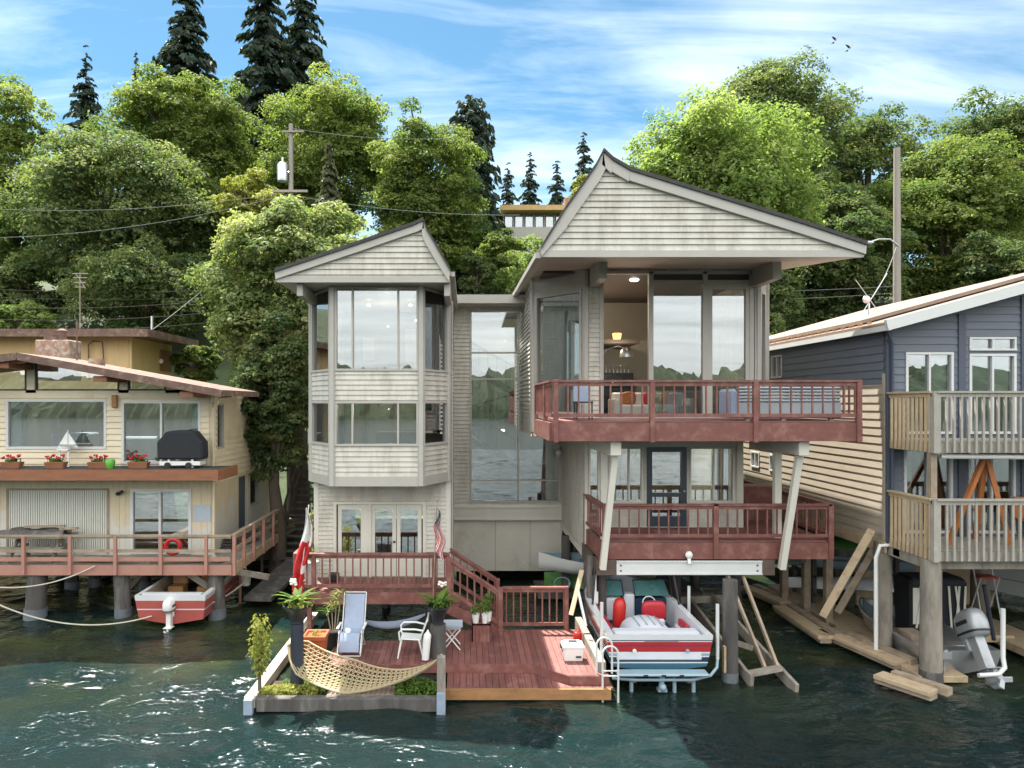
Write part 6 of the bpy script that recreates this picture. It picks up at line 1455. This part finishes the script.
# red motorboat under the cabin deck
def outboard(root, x, y, z, m, s=1., tilt=.0):
    M_ = Matrix.Translation((x,y,z)) @ Matrix.Rotation(tilt, 4, 'X') @ Matrix.Scale(s, 4)
    def tr_(mb): mb.v = [tuple(M_ @ Vector(v)) for v in mb.v]; return mb
    mb = MB(); mb.loft([[(w_*math.copysign(abs(math.cos(t))**.6, math.cos(t)), yc+l_*math.copysign(abs(math.sin(t))**.6, math.sin(t)), z_) for t in np.linspace(0, 6.283, 21)[:-1]] for z_, w_, l_, yc in ((.17,.15,.24,-.10),(.24,.19,.30,-.10),(.40,.20,.32,-.11),(.54,.185,.30,-.12),(.63,.15,.24,-.15),(.68,.09,.15,-.17))]); cw = O('outboard_cowl', tr_(mb), m, root, smooth=50, loc='local')
    mb = MB(); mb.loft([[(w_*math.copysign(abs(math.cos(t))**.6, math.cos(t)), -.10+l_*math.copysign(abs(math.sin(t))**.6, math.sin(t)), z_) for t in np.linspace(0, 6.283, 21)[:-1]] for z_, w_, l_ in ((.235,.197,.307),(.275,.201,.313))]); mb.box(-.206,-.19,-.30,.02,.40,.47); mb.box(.19,.206,-.30,.02,.40,.47); O('cowl_band', tr_(mb), m_dark, cw, smooth=50, loc='local')
    mb = MB(); mb.loft([[(-.09,-.22,z_),(.09,-.22,z_),(.09,.02,z_),(-.09,.02,z_)] for z_ in (.2,-.45)]); mb.loft([[(-.04,-.30,z_),(.04,-.30,z_),(.04,0,z_),(-.04,0,z_)] for z_ in (-.42,-.75)]); mb.box(-.16,.16,-.34,-.02,-.42,-.39); mb.ell((0,-.15,-.62),(.07,.26,.07),10,8); mb.box(-.13,.13,.0,.10,-.05,.25)
    for k in range(3): a = k*2.094; mb.beam((0,-.38,-.62),(.17*math.cos(a),-.40,-.62+.17*math.sin(a)),.10,.02,up=(0,1,.5))
    O('outboard_leg', tr_(mb), m, root, bevel=.02, loc='local')
rx, ry, rz_ = P(170,0,19.9).x, 20.0, .08
rb_ = E('motorboat', (rx, ry, rz_), 'faded red and white motorboat with a white outboard moored under the cabin deck', 'motorboat')
hb, st2_ = hull(5.2, 2.05, .85, 1.0, [(.40,1),(.45,2),(.80,1),(.84,2),(1.0,0)], floor=.35, capw=.14)
O('hull', finish(hb, [0,1,2,90,91,92]), [m_gelwhite, m_gelpink, m_gelwhite, m_gelwhite, m_woodold, m_pilegrey], rb_, smooth=35, loc='local')
mb = MB(); mb.box(-.86,.86,.0,.16,.8,.9); O('transom_cap', mb, m_gelwhite, rb_, loc='local')
outboard(rb_, .0, -.06, .28, m_plwhite, .75)
for x in (-.45,.45):
    mb = MB(); mb.box(x-.24,x+.24,1.3,1.75,.35,.75); mb.box(x-.24,x+.24,1.7,1.82,.7,1.2); O('seat', mb, m_orangewood, rb_, bevel=.04, loc='local')
mb = MB(); mb.prism([(-.9,2.7,1.0),(.9,2.7,1.0),(.8,3.0,1.32),(-.8,3.0,1.32)], (0,.012,0)); O('windshield', mb, m_wshield, rb_, loc='local')
wire(P(-5,603,19.5), P(152,616,19.9), .42, 'cream mooring line sagging from the left edge to the red motorboat', .022, m_moor, 'rope', 'mooring_line', 'mooring lines by the cabin')
wire(P(-5,587,20.3), P(95,566,20.5), .22, 'cream mooring line from the left edge up to the cabin deck', .022, m_moor, 'rope', 'mooring_line', 'mooring lines by the cabin')
wire(P(203,606,20.3), P(246,581,21.8), .10, 'cream mooring line from the red motorboat to the corner post', .02, m_moor, 'rope', 'mooring_line', 'mooring lines by the cabin')
r = E('buoy', (P(246,0,21.9).x, 21.9, .95), 'pale weathered bucket hanging from the cabin deck corner', 'bucket')
x = r.location.x; mb = MB(); mb.lathe(x,21.9,[(.13,.72),(.17,1.1),(.13,1.12)],14); O('body', mb, m_trim, r, smooth=40); mb = MB(); mb.tube([(x,21.9,1.1),(x,21.9,1.45)],.012,5); O('handle', mb, m_moor, r)

# ------------------------------------------------------------------ slate blue house on the right
Q = E('blue_house', (15, 20, 0), 'slate blue house with white fascia and two baluster decks on piles', 'house')
bf = Fr((10.64,17.4),(22,17.4)); bu = bf.ux; bs = Fr((10.64,29),(10.64,17.4))
wb = [(bu(11.10), bu(12.30), 5.72, 7.78), (bu(12.70), bu(13.88), 7.82, 8.16), (bu(12.70), bu(13.88), 5.72, 7.74), (bu(14.3), bu(15.6), 5.72, 7.74), (bu(14.3), bu(15.6), 7.82, 8.16)]
wb2 = [(bu(11.06), bu(12.28), 3.22, 5.36), (bu(12.68), bu(13.86), 3.22, 5.36), (bu(14.3), bu(15.5), 3.22, 5.36)]
rz2 = lambda x: 8.44+(x-10.5)*.275
mb = MB(); siding(mb, bf, .1, bf.L, 3.0, 8.4, wb+wb2, h=.19, t=.022); core(mb, bf, 0, bf.L, 3.0, 8.4, wb+wb2)
br_ = [8.4+.19*k for k in range(12)]
siding(mb, bf, .0, bf.L, 8.4, 10.5, [], h=.19, lf=lambda z: max(.1, bu(10.5+(z-8.30)/.275)), rf=lambda z: bf.L, t=.022)
hw_ = [(28-25.7+1-0.5, 2.6+.9, 4.2, 4.75)]
swin = [(3.4, 4.1, 4.15, 4.72), (4.95, 5.65, 4.15, 4.72)]
sup = [(5.1, 5.9, 7.35, 8.12)]
siding(mb, bs, 0, bs.L-.1, 6.98, 8.42, sup, h=.21, t=.03); core(mb, bs, 0, bs.L-.14, 6.98, 8.42, sup)  # upper band stays dark blue down to the painted eave shadow line
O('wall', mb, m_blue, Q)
mb = MB(); siding(mb, bs, 0, bs.L-.1, 3.0, 6.98, swin, h=.21, t=.02); core(mb, bs, 0, bs.L-.14, 3.0, 6.98, swin); O('side_wall', mb, m_sidelit, Q, label='pale beige lapped lower side wall lit by the sun')  # beige paints in the sunlit part of the wall below the eave shadow
mb = MB(); fbox(mb, bs, 0, bs.L, .0, .06, 2.72, 2.99); O('base_board', mb, m_wood, Q)
mb = MB(); fbox(mb, bf, -.03, .12, -.02, .04, 3.0, 8.35); fbox(mb, bf, bu(12.42), bu(12.6), 0, .05, 3.0, 8.75); fbox(mb, bf, bu(14.0), bu(14.2), 0, .05, 3.0, 9.2); O('corner_trim', mb, m_bluetrim, Q)
mb = MB(); fbox(mb, bs, bs.L-.12, bs.L-.02, -.02, .05, 3.0, 7.25); O('corner_trim', mb, m_sidelit, Q)  # corner board carries the painted sunlit tone a little higher
mb = MB(); mb.tube([(10.72,17.3,3.1),(10.72,17.3,8.0),(10.5,17.2,8.35)], .045, 7); O('downpipe', mb, m_bluetrim, Q, smooth=50)
for q in (wb[0], wb[2], wb[3], wb2[0], wb2[1], wb2[2]): window(bf, *q, mull=[(q[0]+q[1])/2], fw=.06, fm=m_metalw, gm=m_glass, parent=Q)
for q in (wb[1], wb[4]): window(bf, *q, mull=[(q[0]+q[1])/2], fw=.05, fm=m_metalw, gm=m_glass, parent=Q)
for q in swin+sup: window(bs, *q, mull=[(q[0]+q[1])/2], fw=.05, fm=m_metalw, gm=m_glasslo, parent=Q)
mb = MB(); fbox(mb, bf, wb[0][0]+.62, wb[0][1]-.06, -.2, -.16, 5.75, 7.7); fbox(mb, bf, wb[2][0]+.05, wb[2][1]-.05, -.2, -.16, 5.75, 7.7); fbox(mb, bf, wb2[0][0]+.1, wb2[0][0]+.3, -.2, -.16, 3.25, 5.3); O('blind', mb, m_trimw, Q)
mb = MB(); mb.box(10.9,21.8,20.5,20.6,3.0,8.4); mb.box(10.8,21.8,17.7,20.5,5.35,5.55); mb.box(10.8,21.8,17.7,20.5,3.0,3.1); O('interior_wall', mb, m_intdark, Q)
mb = MB(); RB = [(10.32, rz2(10.32)), (17, rz2(17)), (23, rz2(17)-1.6)]
mb.loft([[(x,y,z-.02) for x, z in RB]+[(x,y,z+.10) for x, z in RB[::-1]] for y in (16.86, 29.5)]); O('roof', mb, mat('sunlit_pink_grey_roofing', (.20,.15,.12), .85, .15, 4, bump=.3, bscale=20), Q)
mb = MB()
for p, q in zip(RB, RB[1:]): mb.beam((p[0]-.06*(p[0]<11),16.8,p[1]+.0), (q[0],16.8,q[1]+.0), .09, .26)
O('fascia', mb, m_metalw, Q)
mb = MB(); mb.beam((10.34,16.8,8.34),(10.34,29.4,8.34),.10,.13); O('gutter', mb, m_metalw, Q)
mb = MB(); mb.box(10.75,12.6,17.6,29.3,rz2(10.75)+.02,rz2(10.75)+.0) if 0 else mb.loft([[(x,y,rz2(x)+.14+d) for x, d in ((10.7,0),(16.8,0),(16.8,.10),(10.7,.10))] for y in (18.6,29.3)]); O('upper_roofing', mb, mat('pink_tan_roofing', (.25,.19,.15), .85, .2, 3), Q)
for k in range(26): y = 18+k*.42; mb = MB(); mb.box(10.52,10.62,y,y+.06,8.5,8.62); O('rafter_tail', mb, m_orangewood, Q)
mb = MB(); c = P(869, 303, 21); z0 = rz2(c.x)+.1
mb.tube([(c.x,21,c.z-.7),(c.x,21,c.z)], .03, 6); mb.ell((c.x-.1,20.95,c.z+.1),(.13,.05,.12),12,8); mb.tube([(c.x-.4,21,c.z+.7),(c.x+.35,21,c.z-.35)],.012,5); mb.tube([(c.x+.55,21,c.z+.9),(c.x-.2,21,c.z-.3)],.012,5); O('satellite_dish', mb, m_alu, Q, smooth=50)
m_railgrey = mat('weathered_grey_rail', (.36,.335,.29), .75, .15, 4, bump=.2, bscale=30)
for (z0, h, zf) in ((5.62, 1.15, 5.62), (3.15, 1.17, 3.15)):
    mb = MB(); boards_x(mb, 10.72, 20, 15.76, 17.3, zf); dkf = O('deck_floor', mb, m_railgrey, Q)
    mb = MB(); mb.box(10.72,20,15.72,15.76,zf-.26,zf-.04); mb.box(10.68,10.72,15.76,17.4,zf-.26,zf-.04); O('deck_fascia', mb, m_railgrey, dkf)
    for (p, q, mm) in (((10.68,15.66),(20,15.66),m_railgrey), ((10.64,15.7),(10.64,17.3),mat('painted_sunlit_rail', (.50,.38,.24), .7, .15, 4))):  # side rail takes a tan copy with the sunlit tone in its colour
        P0, P1 = Vector((*p,0)), Vector((*q,0)); L = (P1-P0).length; n = round(L/.165); mb = MB()
        mb.beam(P0+Vector((0,0,z0+h-.02)), P1+Vector((0,0,z0+h-.02)), .14, .045); mb.beam(P0+Vector((0,0,z0+h-.09)), P1+Vector((0,0,z0+h-.09)), .04, .09)
        for i in range(n): c = P0.lerp(P1, (i+.5)/n); mb.box(c.x-.024,c.x+.024,c.y-.028,c.y+.02,z0-.24,z0+h-.05)
        O('railing', mb, mm, dkf)
    mb = MB(); mb.box(10.62,10.74,15.62,15.74,z0-.26,z0+h); O('post', mb, m_railgrey, dkf)
mb = MB(); mb.box(10.66,10.80,15.78,15.92,3.15,5.36); O('deck_post', mb, m_woodold, Q)
mb = MB(); mb.tube([(10.95,15.9,5.27),(13.6,15.9,5.25),(16,15.9,5.25)], .06, 9); O('awning_roll', mb, m_plwhite, Q, smooth=50)
for (px, D, r, zt_, m_) in ((883,17.7,.22,2.95,m_pilegrey),(931,15.95,.23,2.9,m_pilegrey),(980,20.5,.24,2.95,m_pilegrey),(1075,16,.23,2.9,m_pilegrey),(840,23,.2,2.8,m_pilegrey),(1000,26,.22,2.9,m_pilegrey),(905,24,.22,2.9,m_pilegrey)):
    c = P(px,0,D); mb = MB(); mb.pole((c.x,D,-1), (c.x,D,zt_), r*1.05, r*.92); pl = O('pile', mb, m_, Q, smooth=50); mb = MB(); mb.pole((c.x,D,-.1), (c.x,D,.34), r*1.075, r*1.06); O('tide_mark', mb, m_pile, pl, smooth=50)
mb = MB(); mb.box(10.7,20,17.0,17.25,2.70,2.98); mb.box(10.7,20,15.95,16.1,2.66,2.88); mb.box(10.7,10.9,15.9,28,2.66,2.9) ; O('girder', mb, m_pilegrey, Q)
mb = MB(); mb.box(10.7,21,17.4,28.5,2.9,3.0); O('underside', mb, m_pile, Q)
# swing on the lower deck
r = E('swing_frame', (12.6, 16.6, 3.15), 'orange timber A frame swing on the lower blue house deck', 'swing')
ap = P(986, 452, 16.5)
for b, D in (((948,0),16.3),((1010,0),16.3),((975,0),17.0)):
    c = P(b[0],0,D); mb = MB(); mb.beam((c.x,D,3.15), ap, .1, .1); O('leg', mb, m_orange, r)
mb = MB(); mb.beam(ap, ap+Vector((2.6,.2,.02)), .1, .12); O('crossbeam', mb, m_orange, r)
mb = MB(); mb.box(ap.x-.12,ap.x+.12,ap.y-.08,ap.y+.08,ap.z-.15,ap.z+.12); O('bracket', mb, m_dark, r)
mb = MB(); mb.box(ap.x+1.0,ap.x+2.4,16.5,16.9,3.65,3.7); mb.box(ap.x+1.0,ap.x+2.4,16.9,16.95,3.7,4.2); [mb.tube([(ap.x+q,16.6,3.7),(ap.x+q,16.6,ap.z)],.012,5) for q in (1.05,2.35)]; O('swing_seat', mb, m_orange, r)

# ------------------------------------------------------------------ floats, braces and boats by the blue house
wk = E('float_walkway', (10.1, 19, 0), 'narrow sunlit plank float running along the slate blue house', 'walkway')
for (p, q) in (((745,588,23.5),(786,608,21.6)), ((779,609,21.2),(826,643,18.4)), ((824,632,19),(900,672,16.6)), ((878,683,15.9),(934,706,14.9))):
    a = P(*p); b = P(*q); a.z = .24; b.z = .24; mb = MB(); mb.beam(a, b, .42, .10); O('plank', mb, m_wood, wk, bevel=.01)
    mb = MB(); mb.beam(a+Vector((.35,0,.02)), b+Vector((.35,0,.02)), .22, .16); mb.beam(a+Vector((0,0,-.1)), b+Vector((0,0,-.1)), .3, .1); O('side_timber', mb, m_woodold, wk)
for (p, q, s, m_, lb) in (((823,616,18.2),(872,530,17.5),.19,m_wood,'thick yellow timber brace slanting up to the blue house, the nearer one'), ((838,612,18.6),(880,540,17.9),.17,m_woodold,'grey brown timber brace slanting up behind the yellow one')):
    mb = MB(); mb.beam(P(*p), P(*q), s, s); tag(O('timber_brace', mb, m_, bevel=.01), lb, 'timber')
mb = MB(); mb.tube([(P(876,0,17.4).x,17.4,.1),(P(876,0,17.4).x,17.4,2.6),(P(876,0,17.4).x+.1,17.4,2.9),(P(876,0,17.4).x+.5,17.4,2.92)], .05, 9); tag(O('drain_pipe', mb, m_plwhite, smooth=50), 'white plastic drain pipe beside the grey pile at the blue house corner', 'pipe')
mb = MB(); mb.box(11.2,14.5,18.2,18.9,.18,.36); mb.box(10.5,11.6,15.9,24,.05,.2); mb.box(14.1,15.2,15.6,23,.10,.30); tag(O('work_float', mb, m_wood, bevel=.01), 'low lumber float beneath the blue house carrying the black bin', 'float')
jb = E('jon_boat', (11.75, 16.3, .10), 'aluminium work boat with a silver outboard beneath the blue house', 'boat')
hb, _s = hull(4.2, 1.75, .55, .62, [(.5,0),(1.0,0)], floor=.2, capw=.08)
O('hull', finish(hb, [0,90,91,92]), [m_alu, m_alu, m_alu, m_gelgrey], jb, smooth=35, loc='local')
mb = MB(); mb.box(-.7,.7,.5,.8,.2,.5); O('bench', mb, m_alu, jb, loc='local', bevel=.02); mb = MB(); mb.box(-.6,-.2,.95,1.5,.2,.6); O('storage_box', mb, m_woodold, jb, loc='local')
outboard(jb, .28, -.05, .62, mat('silver_outboard_paint', (.38,.40,.42), .35, .08, 4, metal=.3), 1.25, -.55)
mb = MB(); mb.tube([(-.5,-.1,.1),(-.5,-.14,.65)],.05,8); mb.box(-.62,-.38,-.2,-.04,.42,.6); O('trolling_motor', mb, m_alu, jb, loc='local')
x, y = 12.45, 18.5; r = E('tarp_bin', (x, y, .36), 'black tarp covered bin with pale sticks strapped to its sides', 'bin')
mb = MB(); mb.loft([[(x-a,y-b,z),(x+a,y-b,z),(x+a,y+b,z),(x-a,y+b,z)] for a, b, z in ((.72,.36,.36),(.76,.40,1.75),(.70,.34,1.9))]); O('tarp', mb, m_black, r, bevel=.06)
mb = MB()
for k, (a, b) in enumerate(((-.62,-.45),(-.48,-.38),(-.40,-.52),(.30,.22),(.42,.50),(.55,.40),(.62,.66))): mb.beam((x+a,y-.42,.6),(x+b,y-.43,1.7),.05,.02,up=(0,1,0))
mb.box(x-.70,x-.28,y-.405,y-.40,.7,1.65); O('stick', mb, m_trimw, r)
gw = E('cabin_boat', (16.4, 17.6, .45), 'white hulled boat partly cut off at the right edge of the picture', 'motorboat'); gw.rotation_euler = (0, 0, R(205)); gw.location = (17.2, 22.8, .45)
hb, _s = hull(6.2, 2.3, 1.0, 1.25, [(.5,0),(.55,1),(1.0,0)], floor=.4, foredeck=.55)
O('hull', finish(hb, [0,1,90,91,92]), [m_gelwhite, m_gelgrey, m_gelwhite, m_vinyl, m_vinyl], gw, smooth=35, loc='local')
mb = MB(); mb.tube([(x_, y_, 1.55) for x_, y_ in ((-.9,3.6),(-.6,5.0),(0,5.8),(.6,5.0),(.9,3.6))], .018, 6); [mb.tube([(x_, y_, 1.15),(x_, y_, 1.55)],.015,5) for x_, y_ in ((-.9,3.6),(-.6,5.0),(.6,5.0),(.9,3.6))]; O('bow_rail', mb, m_alu, gw, loc='local')
mb = MB(); c = P(1003,0,15.6); mb.tube([(c.x,15.6,1.85),(c.x,15.6,.75),(c.x-.04,15.5,.55),(c.x-.25,15.4,.45),(c.x-.7,15.4,.42)], .05, 9); tag(O('guide_pole', mb, m_metalw, smooth=50), 'white bent lift guide pole at the right next to the silver outboard', 'pole')
mb = MB(); mb.tube([P(984,585,17.5), P(994,640,17.5)], .05, 8); tag(O('oar', mb, m_bluepot, smooth=50), 'dark blue pole leaning against the white boat at the right edge', 'pole')
# shelf with tubs, stacked kayaks
mb = MB(); mb.box(12.6,17.0,22.2,23.4,1.15,1.3); mb.box(12.6,17,22.2,22.3,.0,1.15) ; tag(O('lumber_shelf', mb, m_wood), 'long lumber shelf in the shade under the blue house', 'shelf')
def tub(px, D, z, r_, h_, m_, label):
    c = P(px,0,D); mb = MB(); mb.lathe(c.x,D,[(r_*.8,z),(r_,z+h_),(r_*1.06,z+h_),(r_*.95,z+h_*.95)],16); tag(O('tub', mb, m_, smooth=40), label, 'tub')
tub(947,22.7,1.3,.28,.5,m_redpl,'red bucket on the shelf under the blue house'); tub(966,22.8,1.3,.36,.42,m_gelteal,'teal tub on the shelf under the blue house')
for i, (z, m_, lb) in enumerate(((.55,m_gelwhite,'white kayak lowest on the rack under the blue house'),(1.1,m_gelgrey,'grey kayak in the middle of the rack under the blue house'),(1.75,m_green,'lime green kayak high on the rack under the blue house'),(2.2,m_gelteal,'teal kayak topmost on the rack under the blue house'))):
    k_ = dinghy('kayak', lb, (12.4,22.2+.2*i,z), 3.8, .75, .32, m_, R(80), i % 2 == 0); k_['category'] = 'kayak'; k_['group'] = 'kayaks on the rack'
r = E('kayak_rack', (12.4,22.4,0), 'dark timber rack holding the stacked kayaks', 'rack')
for q in (11.0, 13.6):
    mb = MB(); mb.box(q-.06,q+.06,21.7,21.82,0,2.7); mb.box(q-.06,q+.06,23,23.12,0,2.7); [mb.box(q-.05,q+.05,21.7,23.1,z-.08,z) for z in (.52,1.07,1.72,2.17)]; O('upright', mb, m_pile, r)
r = E('folding_chair', (15.6,19.6,1.3), 'red and white folding chair beyond the boat at the right edge', 'chair'); x = P(985,0,20).x; r.location = (x,20,.3)
mb = MB(); mb.box(x-.25,x+.25,19.8,20.2,1.45,1.5); O('seat', mb, m_redpl, r); mb = MB(); mb.box(x-.25,x+.25,20.18,20.22,1.7,2.15); O('backrest', mb, m_redpl, r)
for a in (-.27,.27): mb = MB(); mb.tube([(x+a,19.75,.3),(x+a,20.25,2.3)],.02,6); mb.tube([(x+a,20.25,.3),(x+a,19.8,1.48)],.02,6); O('leg', mb, m_plwhite, r)
